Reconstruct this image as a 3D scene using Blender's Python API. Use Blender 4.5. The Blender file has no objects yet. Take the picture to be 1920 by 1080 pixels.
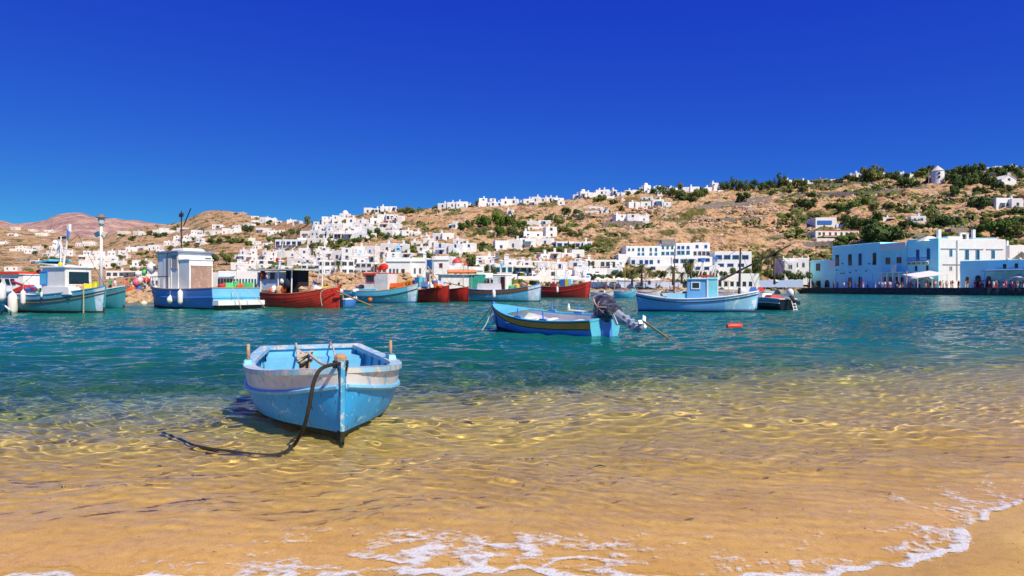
import bpy, bmesh, math, random
import numpy as np
from mathutils import Vector, Matrix, Euler, noise as mnoise
random.seed(7); np.random.seed(7)
R = math.radians
scene = bpy.context.scene
col = scene.collection

# ---------------- camera ----------------
CAMZ, FPX = 1.7, 1280.0
cam_data = bpy.data.cameras.new('camera'); cam = bpy.data.objects.new('camera', cam_data); col.objects.link(cam)
cam_data.sensor_width = 36; cam_data.lens = 24; cam_data.clip_start = 0.05; cam_data.clip_end = 20000
cam.location = (0, 0, CAMZ); cam.rotation_euler = (R(90), 0, 0)
scene.camera = cam
# ---------------- sky, sun ----------------
SUN_DIR = Vector((0.62, -0.78, 0)).normalized()      # horizontal direction towards the sun
SUN_EL = 50
world = bpy.data.worlds.new('World'); scene.world = world; world.use_nodes = True
wn = world.node_tree.nodes; wl = world.node_tree.links; wn.clear()
sky = wn.new('ShaderNodeTexSky'); sky.sky_type = 'NISHITA'; sky.sun_disc = False
sky.sun_elevation = R(SUN_EL); sky.sun_rotation = math.atan2(SUN_DIR.x, SUN_DIR.y)
sky.altitude = 5000; sky.air_density = 1.0; sky.dust_density = 0.0; sky.ozone_density = 6.0
# the photograph's deep saturated blue: a tone curve for each channel of the sky
sep = wn.new('ShaderNodeSeparateColor'); com = wn.new('ShaderNodeCombineColor'); wl.new(sky.outputs[0], sep.inputs[0])
for i, (k, p) in enumerate(((.355, 1.22), (.99, 1.365), (.80, .29))):
    m1 = wn.new('ShaderNodeMath'); m1.operation = 'MULTIPLY'; m1.inputs[1].default_value = .1; wl.new(sep.outputs[i], m1.inputs[0])
    m2 = wn.new('ShaderNodeMath'); m2.operation = 'POWER'; m2.inputs[1].default_value = p; wl.new(m1.outputs[0], m2.inputs[0])
    m3 = wn.new('ShaderNodeMath'); m3.operation = 'MULTIPLY'; m3.inputs[1].default_value = 8.1*k; wl.new(m2.outputs[0], m3.inputs[0]); wl.new(m3.outputs[0], com.inputs[i])
bg = wn.new('ShaderNodeBackground'); bg.inputs[1].default_value = .1; out = wn.new('ShaderNodeOutputWorld')
wl.new(com.outputs[0], bg.inputs[0]); wl.new(bg.outputs[0], out.inputs[0])
sun_data = bpy.data.lights.new('sun', 'SUN'); sun_data.energy = 4.9; sun_data.angle = R(0.53); sun_data.color = (1, .89, .69)
sun = bpy.data.objects.new('sun', sun_data); col.objects.link(sun)
sun.rotation_euler = Vector((-SUN_DIR.x*math.cos(R(SUN_EL)), -SUN_DIR.y*math.cos(R(SUN_EL)), -math.sin(R(SUN_EL)))).to_track_quat('-Z', 'Y').to_euler()
scene.view_settings.view_transform = 'Standard'; scene.view_settings.look = 'None'
scene.view_settings.exposure = 0.3; scene.view_settings.gamma = 1.0
# ---------------- helpers ----------------
def interp(x, pts):
    xs = [p[0] for p in pts]; ys = [p[1] for p in pts]
    return np.interp(x, xs, ys)
def rgb(r, g, b, a=1): return (r, g, b, a)
_M = {}
def mat(name, c, rough=.6, c2=None, scale=6.0, var=.25, bump=.15, spec=.35, metal=0, detail=5, thr=None, coord='Object', stretch=None, dist=.02):
    """procedural paint / stone: base colour broken by noise towards c2, with fine relief"""
    if name in _M: return _M[name]
    m = bpy.data.materials.new(name); m.use_nodes = True; _M[name] = m
    n = m.node_tree.nodes; L = m.node_tree.links; p = n['Principled BSDF']
    p.inputs['Roughness'].default_value = rough; p.inputs['Metallic'].default_value = metal
    p.inputs['Specular IOR Level'].default_value = spec
    tc = n.new('ShaderNodeTexCoord'); src = tc.outputs[coord]
    if stretch:
        mp = n.new('ShaderNodeMapping'); mp.inputs['Scale'].default_value = stretch; L.new(src, mp.inputs[0]); src = mp.outputs[0]
    nz = n.new('ShaderNodeTexNoise'); nz.inputs['Scale'].default_value = scale; nz.inputs['Detail'].default_value = detail; nz.inputs['Roughness'].default_value = .6
    L.new(src, nz.inputs['Vector'])
    if c2 is None: c2 = tuple(x*(1-var) for x in c)
    rp = n.new('ShaderNodeValToRGB'); L.new(nz.outputs[0], rp.inputs[0])
    lo, hi = thr if thr else (.3, .7)
    rp.color_ramp.elements[0].position = lo; rp.color_ramp.elements[0].color = (*c, 1)
    rp.color_ramp.elements[1].position = hi; rp.color_ramp.elements[1].color = (*c2, 1)
    L.new(rp.outputs[0], p.inputs['Base Color'])
    if bump:
        n2 = n.new('ShaderNodeTexNoise'); n2.inputs['Scale'].default_value = scale*4; n2.inputs['Detail'].default_value = 4; L.new(src, n2.inputs['Vector'])
        b = n.new('ShaderNodeBump'); b.inputs['Strength'].default_value = bump; b.inputs['Distance'].default_value = dist
        L.new(n2.outputs[0], b.inputs['Height']); L.new(b.outputs[0], p.inputs['Normal'])
    return m

class MB:
    def __init__(s): s.v = []; s.f = []; s.mi = []; s.mats = []
    def m(s, mt):
        if mt not in s.mats: s.mats.append(mt)
        return s.mats.index(mt)
    def add(s, vs, fs, mt):
        o = len(s.v); k = s.m(mt); s.v.extend([tuple(v) for v in vs]); s.f.extend([tuple(i+o for i in f) for f in fs]); s.mi.extend([k]*len(fs)); return s
    def box(s, c, d, mt, rz=0, taper=1.0, bev=0, tilt=None):
        x, y, z = d[0]/2, d[1]/2, d[2]/2; t = taper
        vs = [(-x, -y, -z), (x, -y, -z), (x, y, -z), (-x, y, -z), (-x*t, -y*t, z), (x*t, -y*t, z), (x*t, y*t, z), (-x*t, y*t, z)]
        M = Matrix.Rotation(rz, 3, 'Z')
        if tilt: M = M @ Euler(tilt).to_matrix()
        vs = [M @ Vector(v)+Vector(c) for v in vs]
        return s.add(vs, [(0, 3, 2, 1), (4, 5, 6, 7), (0, 1, 5, 4), (1, 2, 6, 5), (2, 3, 7, 6), (3, 0, 4, 7)], mt)
    def tube(s, pts, r, mt, n=6, cap=True):
        pts = [Vector(p) for p in pts]; rs = r if isinstance(r, (list, tuple)) else [r]*len(pts)
        vs = []; fs = []
        for i, p in enumerate(pts):
            a = pts[max(0, i-1)]; b = pts[min(len(pts)-1, i+1)]; d = (b-a); d = d.normalized() if d.length > 1e-9 else Vector((0, 0, 1))
            u = d.orthogonal().normalized() if i == 0 else (u-d*u.dot(d)).normalized()
            w = d.cross(u)
            for k in range(n):
                an = 2*math.pi*k/n; vs.append(p+(u*math.cos(an)+w*math.sin(an))*rs[i])
        for i in range(len(pts)-1):
            for k in range(n):
                a = i*n+k; b = i*n+(k+1) % n; fs.append((a, b, b+n, a+n))
        if cap: fs.append(tuple(range(n-1, -1, -1))); fs.append(tuple((len(pts)-1)*n+k for k in range(n)))
        return s.add(vs, fs, mt)
    def lathe(s, c, prof, mt, n=12, axis=None, sx=1, sy=1):
        """prof: list of (r, z)"""
        vs = []; fs = []; c = Vector(c); M = axis.to_track_quat('Z', 'Y').to_matrix() if axis else Matrix.Identity(3)
        for r, z in prof:
            for k in range(n):
                an = 2*math.pi*k/n; vs.append(M @ Vector((r*sx*math.cos(an), r*sy*math.sin(an), z))+c)
        for i in range(len(prof)-1):
            for k in range(n):
                a = i*n+k; b = i*n+(k+1) % n; fs.append((a, b, b+n, a+n))
        fs.append(tuple(range(n-1, -1, -1))); fs.append(tuple((len(prof)-1)*n+k for k in range(n)))
        return s.add(vs, fs, mt)
    def ball(s, c, r, mt, n=10, sz=1, jit=0, sx=1, sy=1):
        m_ = max(4, n//2+1); prof = [(max(1e-3, math.sin(math.pi*i/m_))*r, -math.cos(math.pi*i/m_)*r*sz) for i in range(m_+1)]
        o = len(s.v); s.lathe(c, prof, mt, n, sx=sx, sy=sy)
        if jit:
            for i in range(o, len(s.v)):
                v = Vector(s.v[i]); q = mnoise.noise(v*(2.2/r))*jit*r; d = (v-Vector(c)).normalized(); s.v[i] = tuple(v+d*q)
        return s
    def grid(s, fn, nu, nv, mt, flip=False):
        vs = [fn(i/nu, j/nv) for i in range(nu+1) for j in range(nv+1)]
        fs = []
        for i in range(nu):
            for j in range(nv):
                a = i*(nv+1)+j; q = (a, a+nv+1, a+nv+2, a+1); fs.append(q[::-1] if flip else q)
        return s.add(vs, fs, mt)
    def build(s, name, parent=None, smooth=False, loc=None):
        me = bpy.data.meshes.new(name); me.from_pydata(s.v, [], s.f)
        for m_ in s.mats: me.materials.append(m_)
        me.polygons.foreach_set('material_index', s.mi); 
        if smooth: me.shade_smooth()
        me.update()
        return link(name, me, parent, loc)
def link(name, me, parent=None, loc=None):
    o = bpy.data.objects.new(name, me); col.objects.link(o)
    if parent is not None: o.parent = parent
    if loc is not None: o.location = loc
    return o
def autosmooth(o, ang=40):
    me = o.data; me.shade_smooth()
    try: me.set_sharp_from_angle(angle=R(ang))
    except Exception: pass
    return o
def tag(o, label=None, cat=None, group=None, kind=None):
    if label: o['label'] = label
    if cat: o['category'] = cat
    if group: o['group'] = group
    if kind: o['kind'] = kind
    return o
def thing(name, label, cat, loc=(0, 0, 0), rz=0, group=None):
    o = link(name, None); o.location = loc; o.rotation_euler = (0, 0, rz); o.empty_display_size = .3
    return tag(o, label, cat, group)
def dup(o, parent=None):
    c = o.copy(); col.objects.link(c); c.parent = parent
    for ch in list(o.children): dup(ch, c)
    return c
def P(px, py, D): return Vector(((px-960)/FPX*D, D, CAMZ+(540-py)/FPX*D))
def W(px, py): D = FPX*CAMZ/(py-540); return Vector(((px-960)/FPX*D, D, 0))
def zof(py, D): return CAMZ+(540-py)/FPX*D
def grid_mesh(name, X, Y, Z, mt, smooth=True, attrs=None, keep=None):
    n, m = X.shape; v = np.stack([X, Y, Z], -1).reshape(-1, 3)
    i = np.arange((n-1)*m).reshape(n-1, m)[:, :-1].reshape(-1)
    f = np.stack([i, i+1, i+m+1, i+m], -1)
    if keep is not None: f = f[keep.ravel()[f].all(1)]
    me = bpy.data.meshes.new(name); me.vertices.add(len(v)); me.vertices.foreach_set('co', v.ravel())
    me.loops.add(f.size); me.loops.foreach_set('vertex_index', f.ravel())
    me.polygons.add(len(f)); me.polygons.foreach_set('loop_start', np.arange(0, f.size, 4)); me.update(calc_edges=True)
    if smooth: me.shade_smooth()
    for k, a in (attrs or {}).items():
        at = me.attributes.new(k, 'FLOAT', 'POINT'); at.data.foreach_set('value', np.asarray(a, dtype=np.float32).ravel())
    me.materials.append(mt); return link(name, me)
def vnoise(X, Y, seed=0, oct=4, base=1.0, pers=.5):
    """vectorised value noise"""
    rs = np.random.RandomState(seed); T = rs.rand(256, 256); out = np.zeros(X.shape); a = 1; tot = 0
    for o in range(oct):
        x = X*base*2**o+17.3*o; y = Y*base*2**o+5.1*o; xi = np.floor(x).astype(int); yi = np.floor(y).astype(int); fx = x-xi; fy = y-yi
        fx = fx*fx*(3-2*fx); fy = fy*fy*(3-2*fy)
        g = lambda i, j: T[(xi+i) % 256, (yi+j) % 256]
        out += a*((g(0, 0)*(1-fx)+g(1, 0)*fx)*(1-fy)+(g(0, 1)*(1-fx)+g(1, 1)*fx)*fy); tot += a; a *= pers
    return out/tot*2-1

# ---------------- sea, beach, sea bed ----------------
SH = [(-400, 60), (-60, 14), (-12, 4.6), (-3.2, 4.0), (-1.2, 3.86), (-.28, 4.06), (.1, 4.06), (.6, 3.92), (1.3, 3.93), (1.88, 4.02), (2.2, 4.1), (2.43, 4.19), (2.63, 4.3), (2.86, 4.33), (2.98, 4.45),
      (3.12, 4.63), (3.19, 4.86), (3.45, 4.95), (3.72, 5.2), (4.04, 5.42), (4.4, 5.68), (5.2, 6.0), (8, 7.2), (14, 9.5), (60, 22), (400, 90)]
_sx = np.array([p[0] for p in SH]); _sy = np.array([p[1] for p in SH])
def shore_y(X): return np.interp(X, _sx, _sy)+.035*np.sin(X*9+1)+.02*np.sin(X*23)
_cx = np.array([-400, -60, -12, -3, 0, 2, 4, 8, 14, 60, 400.]); _cy = np.array([60, 14, 4.8, 4.0, 4.0, 4.15, 4.9, 6.2, 8.2, 18, 70.])
def _soft(X):
    return sum(np.interp(X+d, _cx, _cy) for d in (-2, -1, 0, 1, 2))/5
def shore_s(X, Y):
    """distance out to sea from the water's edge"""
    sl = (np.interp(X+.15, _sx, _sy)-np.interp(X-.15, _sx, _sy))/.3; a = (Y-shore_y(X))/np.sqrt(1+sl*sl); c = Y-_soft(X)
    w = np.clip(c/1.6, 0, 1); w = w*w*(3-2*w); return a*(1-w)+c*.97*w
def bed_z(X, Y):
    s = shore_s(X, Y)
    s1 = np.interp(X, [-9, -5, -2.5, 0, 1.5], [.8, 1.4, 3.1, 5.6, 6.3])+.5*vnoise(X, Y, 5, 2, .3)
    d = np.where(s > 0, .046*s, .075*s)
    e = np.maximum(0, s-s1); kk = np.interp(X, [-6, -1.5, 1.5], [.10, .12, .15]); d = d+kk*e*e/(e+np.interp(X, [-6, 1.5], [2.4, 1.6]))
    z = -d+.02*vnoise(X, Y, 9, 2, .5)*np.clip(s, 0, 1)
    rip = .006*np.sin(Y*38+3*vnoise(X, Y, 2, 3, .8)+X*6)*np.clip(s, 0, 1)*np.clip(1.5-s*.05, 0, 1)
    return np.maximum(z, -3.4)+rip+.004*vnoise(X, Y, 11, 3, 4)
def fan(d0, d1, n, u0, u1, m, p=1.6):
    t = np.linspace(0, 1, n); ys = d0+(d1-d0)*t**p; us = np.linspace(u0, u1, m)
    Y, U = np.meshgrid(ys, us, indexing='ij'); return U*(Y+2.5), Y
_rng = np.random.RandomState(11); WV = []
lam = .11
while lam < 5.5:
    for j in range(4):
        a = _rng.normal(math.pi*.50, .62); A = .0042*lam**.82*(1.25 if lam < .33 else .62 if lam < .9 else 1.0 if lam < 2.4 else .7)
        WV.append((2*math.pi/lam, a, _rng.uniform(0, 6.28), A, lam))
    lam *= 1.17
def waves(X, Y, res):
    wx = X+.25*np.sin(Y*.9+X*.5)+.5*vnoise(X, Y, 21, 2, .35); wy = Y+.2*np.sin(X*.8-Y*.37+1)+.5*vnoise(X, Y, 22, 2, .35)
    s = shore_s(X, Y); Z = np.zeros_like(X)
    amp = np.clip(s/3.2, .0, 1)**.8
    for k, a, p, A, lm in WV:
        fade = np.clip((lm/res-2.2)/2, 0, 1)
        if .33 < lm < 1.6: A = A*(1+.55*np.clip(-X/3, 0, 1)*np.clip((6-s)/3, 0, 1))
        if .33 < lm < 1.0: A = A*(1+1.4*np.clip((s-5)/6, 0, 1))
        Z += A*fade*(np.clip(s/1.3, .10, 1) if lm < .35 else np.clip(s/1.6, .05, 1) if lm < .8 else amp)*np.sin(k*(wx*math.cos(a)+wy*math.sin(a))+p)
    gust = .75+.5*vnoise(X, Y, 31, 3, .09)
    return Z*gust
def m_sand():
    m = bpy.data.materials.new('sand'); m.use_nodes = True; n = m.node_tree.nodes; L = m.node_tree.links; p = n['Principled BSDF']
    tc = n.new('ShaderNodeTexCoord'); at = n.new('ShaderNodeAttribute'); at.attribute_name = 'shore'
    n1 = n.new('ShaderNodeTexNoise'); n1.inputs['Scale'].default_value = 160; n1.inputs['Detail'].default_value = 3
    n2 = n.new('ShaderNodeTexNoise'); n2.inputs['Scale'].default_value = .9; n2.inputs['Detail'].default_value = 6
    for q in (n1, n2): L.new(tc.outputs['Object'], q.inputs['Vector'])
    r = n.new('ShaderNodeValToRGB'); L.new(n2.outputs[0], r.inputs[0]); e = r.color_ramp.elements
    e[0].position = .3; e[0].color = (.64, .415, .105, 1); e[1].position = .72; e[1].color = (.76, .53, .18, 1)
    gr = n.new('ShaderNodeMixRGB'); gr.blend_type = 'MULTIPLY'; gr.inputs[0].default_value = .55
    rr = n.new('ShaderNodeValToRGB'); L.new(n1.outputs[0], rr.inputs[0]); rr.color_ramp.elements[0].position = .35; rr.color_ramp.elements[0].color = (.36, .32, .28, 1); rr.color_ramp.elements[1].position = .6
    L.new(r.outputs[0], gr.inputs[1]); L.new(rr.outputs[0], gr.inputs[2])
    # far sea bed: pale grey-green silt and weed
    mx = n.new('ShaderNodeMixRGB'); ms = n.new('ShaderNodeMapRange'); ms.inputs['From Min'].default_value = 7; ms.inputs['From Max'].default_value = 22
    L.new(at.outputs['Fac'], ms.inputs[0]); L.new(ms.outputs[0], mx.inputs[0]); L.new(gr.outputs[0], mx.inputs[1])
    n3 = n.new('ShaderNodeTexNoise'); n3.inputs['Scale'].default_value = .12; n3.inputs['Detail'].default_value = 5; L.new(tc.outputs['Object'], n3.inputs['Vector'])
    r3 = n.new('ShaderNodeValToRGB'); L.new(n3.outputs[0], r3.inputs[0]); r3.color_ramp.elements[0].position = .42; r3.color_ramp.elements[0].color = (.10, .17, .19, 1); r3.color_ramp.elements[1].position = .6; r3.color_ramp.elements[1].color = (.30, .42, .40, 1)
    L.new(r3.outputs[0], mx.inputs[2])
    # wet band at the water's edge
    wet = n.new('ShaderNodeMapRange'); wet.inputs['From Min'].default_value = -.55; wet.inputs['From Max'].default_value = -.15; L.new(at.outputs['Fac'], wet.inputs[0])
    dk = n.new('ShaderNodeMixRGB'); dk.blend_type = 'MULTIPLY'; dk.inputs[2].default_value = (.86, .80, .74, 1); L.new(wet.outputs[0], dk.inputs[0]); L.new(mx.outputs[0], dk.inputs[1])
    n4 = n.new('ShaderNodeTexNoise'); n4.inputs['Scale'].default_value = 14; n4.inputs['Detail'].default_value = 7; n4.inputs['Roughness'].default_value = .7; L.new(tc.outputs['Object'], n4.inputs['Vector'])
    r4 = n.new('ShaderNodeValToRGB'); L.new(n4.outputs[0], r4.inputs[0]); r4.color_ramp.elements[0].position = .30; r4.color_ramp.elements[0].color = (.62, .56, .5, 1); r4.color_ramp.elements[1].position = .52
    g4 = n.new('ShaderNodeMixRGB'); g4.blend_type = 'MULTIPLY'; g4.inputs[0].default_value = .6; L.new(dk.outputs[0], g4.inputs[1]); L.new(r4.outputs[0], g4.inputs[2])
    L.new(g4.outputs[0], p.inputs['Base Color'])
    ro = n.new('ShaderNodeMapRange'); ro.inputs['To Min'].default_value = .9; ro.inputs['To Max'].default_value = .45; L.new(wet.outputs[0], ro.inputs[0]); L.new(ro.outputs[0], p.inputs['Roughness'])
    b = n.new('ShaderNodeBump'); b.inputs['Strength'].default_value = .35; b.inputs['Distance'].default_value = .004; L.new(n1.outputs[0], b.inputs['Height']); L.new(b.outputs[0], p.inputs['Normal'])
    return m
def m_sea():
    """clear sea water: Fresnel mirror over refraction whose colour is lost with depth, and murk that grows with depth"""
    m = bpy.data.materials.new('sea_water'); m.use_nodes = True; n = m.node_tree.nodes; n.clear(); L = m.node_tree.links
    def N(t, **k):
        q = n.new(t)
        for a_, b_ in k.items(): setattr(q, a_, b_)
        return q
    o = N('ShaderNodeOutputMaterial'); rf = N('ShaderNodeBsdfRefraction'); rf.inputs['Roughness'].default_value = 0; rf.inputs['IOR'].default_value = 1.333
    gl = N('ShaderNodeBsdfGlossy'); gl.inputs['Roughness'].default_value = .02; gl.inputs['Color'].default_value = (1, 1, 1, 1)
    df = N('ShaderNodeBsdfDiffuse'); fr = N('ShaderNodeFresnel'); fr.inputs['IOR'].default_value = 1.15
    tc = N('ShaderNodeTexCoord'); mp = N('ShaderNodeMapping'); mp.inputs['Scale'].default_value = (1, 1.5, 1); L.new(tc.outputs['Object'], mp.inputs[0])
    a = N('ShaderNodeTexNoise'); a.inputs['Scale'].default_value = 4.5; a.inputs['Detail'].default_value = 4; a.inputs['Roughness'].default_value = .55; L.new(mp.outputs[0], a.inputs['Vector'])
    at = N('ShaderNodeAttribute', attribute_name='shore'); dp = N('ShaderNodeAttribute', attribute_name='depth')
    mr = N('ShaderNodeMapRange'); mr.inputs['From Min'].default_value = 8; mr.inputs['From Max'].default_value = 28; mr.inputs['To Max'].default_value = .9
    L.new(at.outputs['Fac'], mr.inputs[0])
    b = N('ShaderNodeBump'); b.inputs['Distance'].default_value = .09; L.new(mr.outputs[0], b.inputs['Strength']); L.new(a.outputs[0], b.inputs['Height'])
    for q in (rf, gl, fr, df): L.new(b.outputs[0], q.inputs['Normal'])
    com = N('ShaderNodeCombineColor')
    for i, k in enumerate(WATER_K):          # Beer-Lambert loss over the slant path
        mu = N('ShaderNodeMath', operation='MULTIPLY'); mu.inputs[1].default_value = -k; L.new(dp.outputs['Fac'], mu.inputs[0])
        ex = N('ShaderNodeMath', operation='EXPONENT'); L.new(mu.outputs[0], ex.inputs[0])
        # extra brightness put into the refraction colour to lift the submerged sand
        gn = N('ShaderNodeMath', operation='MULTIPLY'); gn.inputs[1].default_value = 1.30; L.new(ex.outputs[0], gn.inputs[0]); L.new(gn.outputs[0], com.inputs[i])
    L.new(com.outputs[0], rf.inputs['Color'])
    mu = N('ShaderNodeMath', operation='MULTIPLY'); mu.inputs[1].default_value = -MURK; L.new(dp.outputs['Fac'], mu.inputs[0])
    ex = N('ShaderNodeMath', operation='EXPONENT'); L.new(mu.outputs[0], ex.inputs[0])
    big = N('ShaderNodeTexNoise'); big.inputs['Scale'].default_value = .05; big.inputs['Detail'].default_value = 4; L.new(tc.outputs['Object'], big.inputs['Vector'])
    rp = N('ShaderNodeValToRGB'); L.new(big.outputs[0], rp.inputs[0]); rp.color_ramp.elements[0].position = .35; rp.color_ramp.elements[0].color = (*MURK_A, 1); rp.color_ramp.elements[1].position = .62; rp.color_ramp.elements[1].color = (*MURK_B, 1)
    L.new(rp.outputs[0], df.inputs['Color'])
    m1 = N('ShaderNodeMixShader'); L.new(ex.outputs[0], m1.inputs[0]); L.new(df.outputs[0], m1.inputs[1]); L.new(rf.outputs[0], m1.inputs[2])
    m2 = N('ShaderNodeMixShader'); L.new(fr.outputs[0], m2.inputs[0]); L.new(m1.outputs[0], m2.inputs[1]); L.new(gl.outputs[0], m2.inputs[2])
    L.new(m2.outputs[0], o.inputs['Surface'])
    return m
WATER_K = (.60, .10, .16); MURK = .55
MURK_A = (.001, .105, .100); MURK_B = (.004, .175, .120)
sand = m_sand(); seam = m_sea()
X, Y = fan(1.2, 16, 420, -1.5, 1.5, 520, 1.4); S = shore_s(X, Y)
bed_near = tag(grid_mesh('beach_sand', X, Y, bed_z(X, Y), sand, attrs={'shore': S}), kind='structure')
X, Y = fan(16, 330, 160, -1.9, 1.9, 260, 2); X[0] *= 1.0
bed_far = tag(grid_mesh('sea_bed', X, Y, bed_z(X, Y)-.0, sand, attrs={'shore': shore_s(X, Y)}), kind='structure')
X, Y = fan(3.2, 16, 560, -1.15, 1.15, 820, 1.35); S = shore_s(X, Y)
wnear = tag(grid_mesh('water', X, Y, waves(X, Y, .02+.0022*Y), seam, attrs={'shore': S, 'depth': np.maximum(0, -bed_z(X, Y))}, keep=(-bed_z(X, Y) > .006)), kind='structure')
X2, Y2 = fan(16, 330, 620, -1.35, 1.35, 620, 2.1)
wfar = tag(grid_mesh('water_far', X2, Y2, waves(X2, Y2, .035+.0033*Y2), seam, attrs={'shore': shore_s(X2, Y2), 'depth': np.maximum(0, -bed_z(X2, Y2))}), kind='structure')
wfar.name = 'sea'
for o in (bed_near, bed_far): o.cycles.is_caustics_receiver = True
for o in (wnear, wfar): o.cycles.is_caustics_caster = True
sun_data.cycles.is_caustics_light = True
# ---------------- hills ----------------
SKY = [(-900, 470), (-400, 445), (-100, 428), (0, 424), (50, 429), (100, 436), (150, 444), (180, 447), (205, 440), (230, 430), (270, 426), (320, 421), (345, 415), (370, 402), (385, 396), (405, 394), (430, 396), (455, 401), (480, 407), (500, 410),
       (540, 416), (572, 420), (590, 418), (610, 416), (635, 408), (680, 402), (720, 396), (760, 395), (800, 391), (850, 388), (900, 385), (960, 382), (1000, 379), (1050, 377), (1100, 370), (1150, 365), (1200, 361), (1250, 358), (1300, 357),
       (1340, 355), (1400, 351), (1450, 348), (1500, 345), (1560, 340), (1600, 335), (1650, 331), (1700, 328), (1750, 326), (1800, 323), (1850, 320), (1920, 315), (2050, 306), (2300, 300), (2900, 330)]
D0 = [(-900, 420), (-300, 320), (0, 250), (200, 190), (420, 165), (560, 150), (900, 150), (1100, 165), (1300, 192), (1480, 212), (1560, 212), (1760, 180), (1920, 165), (2300, 130), (2900, 120)]
D1 = [(-900, 1300), (0, 1050), (250, 950), (400, 900), (500, 760), (580, 520), (650, 400), (760, 385), (1000, 370), (1300, 370), (1600, 370), (1920, 360), (2900, 330)]
def pys(px): return 540+(CAMZ-1.3)*FPX/interp(px, D0)
def terr(px, t):
    """surface of the hill: column px, t from shore (0) to ridge (1)"""
    d = interp(px, D0)+(interp(px, D1)-interp(px, D0))*np.clip(t, 0, 2)
    py = pys(px)+(interp(px, SKY)-pys(px))*np.clip(t, 0, 1)**.84
    return d, CAMZ+(540-py)/FPX*d
def t_of(px, py):
    q = (pys(px)-py)/(pys(px)-interp(px, SKY)); return float(max(0.0, min(1.0, q))**(1/.84))
def ground(px, py):
    t = t_of(px, py); d, z = terr(px, t); return Vector(((px-960)/FPX*float(d), float(d), float(z)))
cols = np.concatenate([np.linspace(-900, -20, 50), np.linspace(-16, 1940, 700), np.linspace(1960, 2900, 50)])
ts = np.concatenate([np.linspace(0, 1, 300), np.linspace(1.03, 1.9, 14)])
T_, C_ = np.meshgrid(ts, cols, indexing='ij')
Dg, Zg = terr(C_, T_)
Xg = (C_-960)/FPX*Dg
over = np.clip(T_-1, 0, 1); Zg = Zg-over**1.5*Zg*.9
rl = np.clip(T_*5, 0, 1)*np.clip((1.0-T_)*14, .12, 1)
rk = vnoise(Xg, Dg*1.6, 3, 5, .045)
ridge = 1-np.abs(vnoise(Xg*.7+5, Dg*1.4, 6, 5, .09))*2
right = np.clip((C_-620)/200, .35, 1)
Zg += rl*(rk*2.6+(np.clip(ridge, 0, 1)**3-.3)*1.5+vnoise(Xg, Dg, 8, 3, .5)*.9)*right
# terraces: small steps in height on the dry slopes
st = 5.5; fr_ = (Zg/st+vnoise(Xg, Dg, 13, 2, .02)*1.2) % 1
Zg += rl*.9*(np.clip(fr_*6, 0, 1)-fr_)*right
def m_hill():
    m = bpy.data.materials.new('dry_hillside'); m.use_nodes = True; n = m.node_tree.nodes; L = m.node_tree.links; p = n['Principled BSDF']; p.inputs['Roughness'].default_value = .95; p.inputs['Specular IOR Level'].default_value = .1
    tc = n.new('ShaderNodeTexCoord'); ge = n.new('ShaderNodeNewGeometry')
    def noise(sc, det=6, st=None):
        q = n.new('ShaderNodeTexNoise'); q.inputs['Scale'].default_value = sc; q.inputs['Detail'].default_value = det; q.inputs['Roughness'].default_value = .62
        mp = n.new('ShaderNodeMapping'); mp.inputs['Scale'].default_value = st or (1, 1, 1); L.new(tc.outputs['Object'], mp.inputs[0]); L.new(mp.outputs[0], q.inputs['Vector']); return q
    def ramp(src, *els):
        r = n.new('ShaderNodeValToRGB'); L.new(src, r.inputs[0]); e = r.color_ramp.elements
        while len(e) < len(els): e.new(.5)
        for k, (ps, c) in enumerate(els): e[k].position = ps; e[k].color = (*c, 1) if len(c) == 3 else c
        return r
    soil = ramp(noise(.045, 8).outputs[0], (.32, (.43, .235, .115)), (.5, (.51, .325, .175)), (.68, (.56, .43, .29)))
    rock = ramp(noise(.5, 6, (1, 1, 2.6)).outputs[0], (.40, (.09, .055, .04)), (.49, (.42, .27, .16)), (.70, (.60, .46, .32)))
    f1 = ramp(noise(.16, 6).outputs[0], (.42, (0, 0, 0)), (.58, (1, 1, 1)))
    a = n.new('ShaderNodeMixRGB'); L.new(f1.outputs[0], a.inputs[0]); L.new(soil.outputs[0], a.inputs[1]); L.new(rock.outputs[0], a.inputs[2])
    f2 = ramp(noise(.07, 9).outputs[0], (.53, (0, 0, 0)), (.60, (1, 1, 1)))
    scr = ramp(noise(.8, 4).outputs[0], (.4, (.055, .065, .02)), (.65, (.20, .17, .06)))
    b = n.new('ShaderNodeMixRGB'); L.new(f2.outputs[0], b.inputs[0]); L.new(a.outputs[0], b.inputs[1]); L.new(scr.outputs[0], b.inputs[2])
    sp = ramp(noise(1.3, 3).outputs[0], (.36, (.35, .3, .25)), (.46, (1, 1, 1)))
    c = n.new('ShaderNodeMixRGB'); c.blend_type = 'MULTIPLY'; c.inputs[0].default_value = .8; L.new(b.outputs[0], c.inputs[1]); L.new(sp.outputs[0], c.inputs[2])
    L.new(c.outputs[0], p.inputs['Base Color'])
    bp = n.new('ShaderNodeBump'); bp.inputs['Strength'].default_value = .9; bp.inputs['Distance'].default_value = .9; L.new(noise(.6, 6, (1, 1, 2)).outputs[0], bp.inputs['Height']); L.new(bp.outputs[0], p.inputs['Normal'])
    return m
hill_mat = m_hill()
tag(grid_mesh('hillside', Xg, Dg, Zg, hill_mat), kind='structure')
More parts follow.
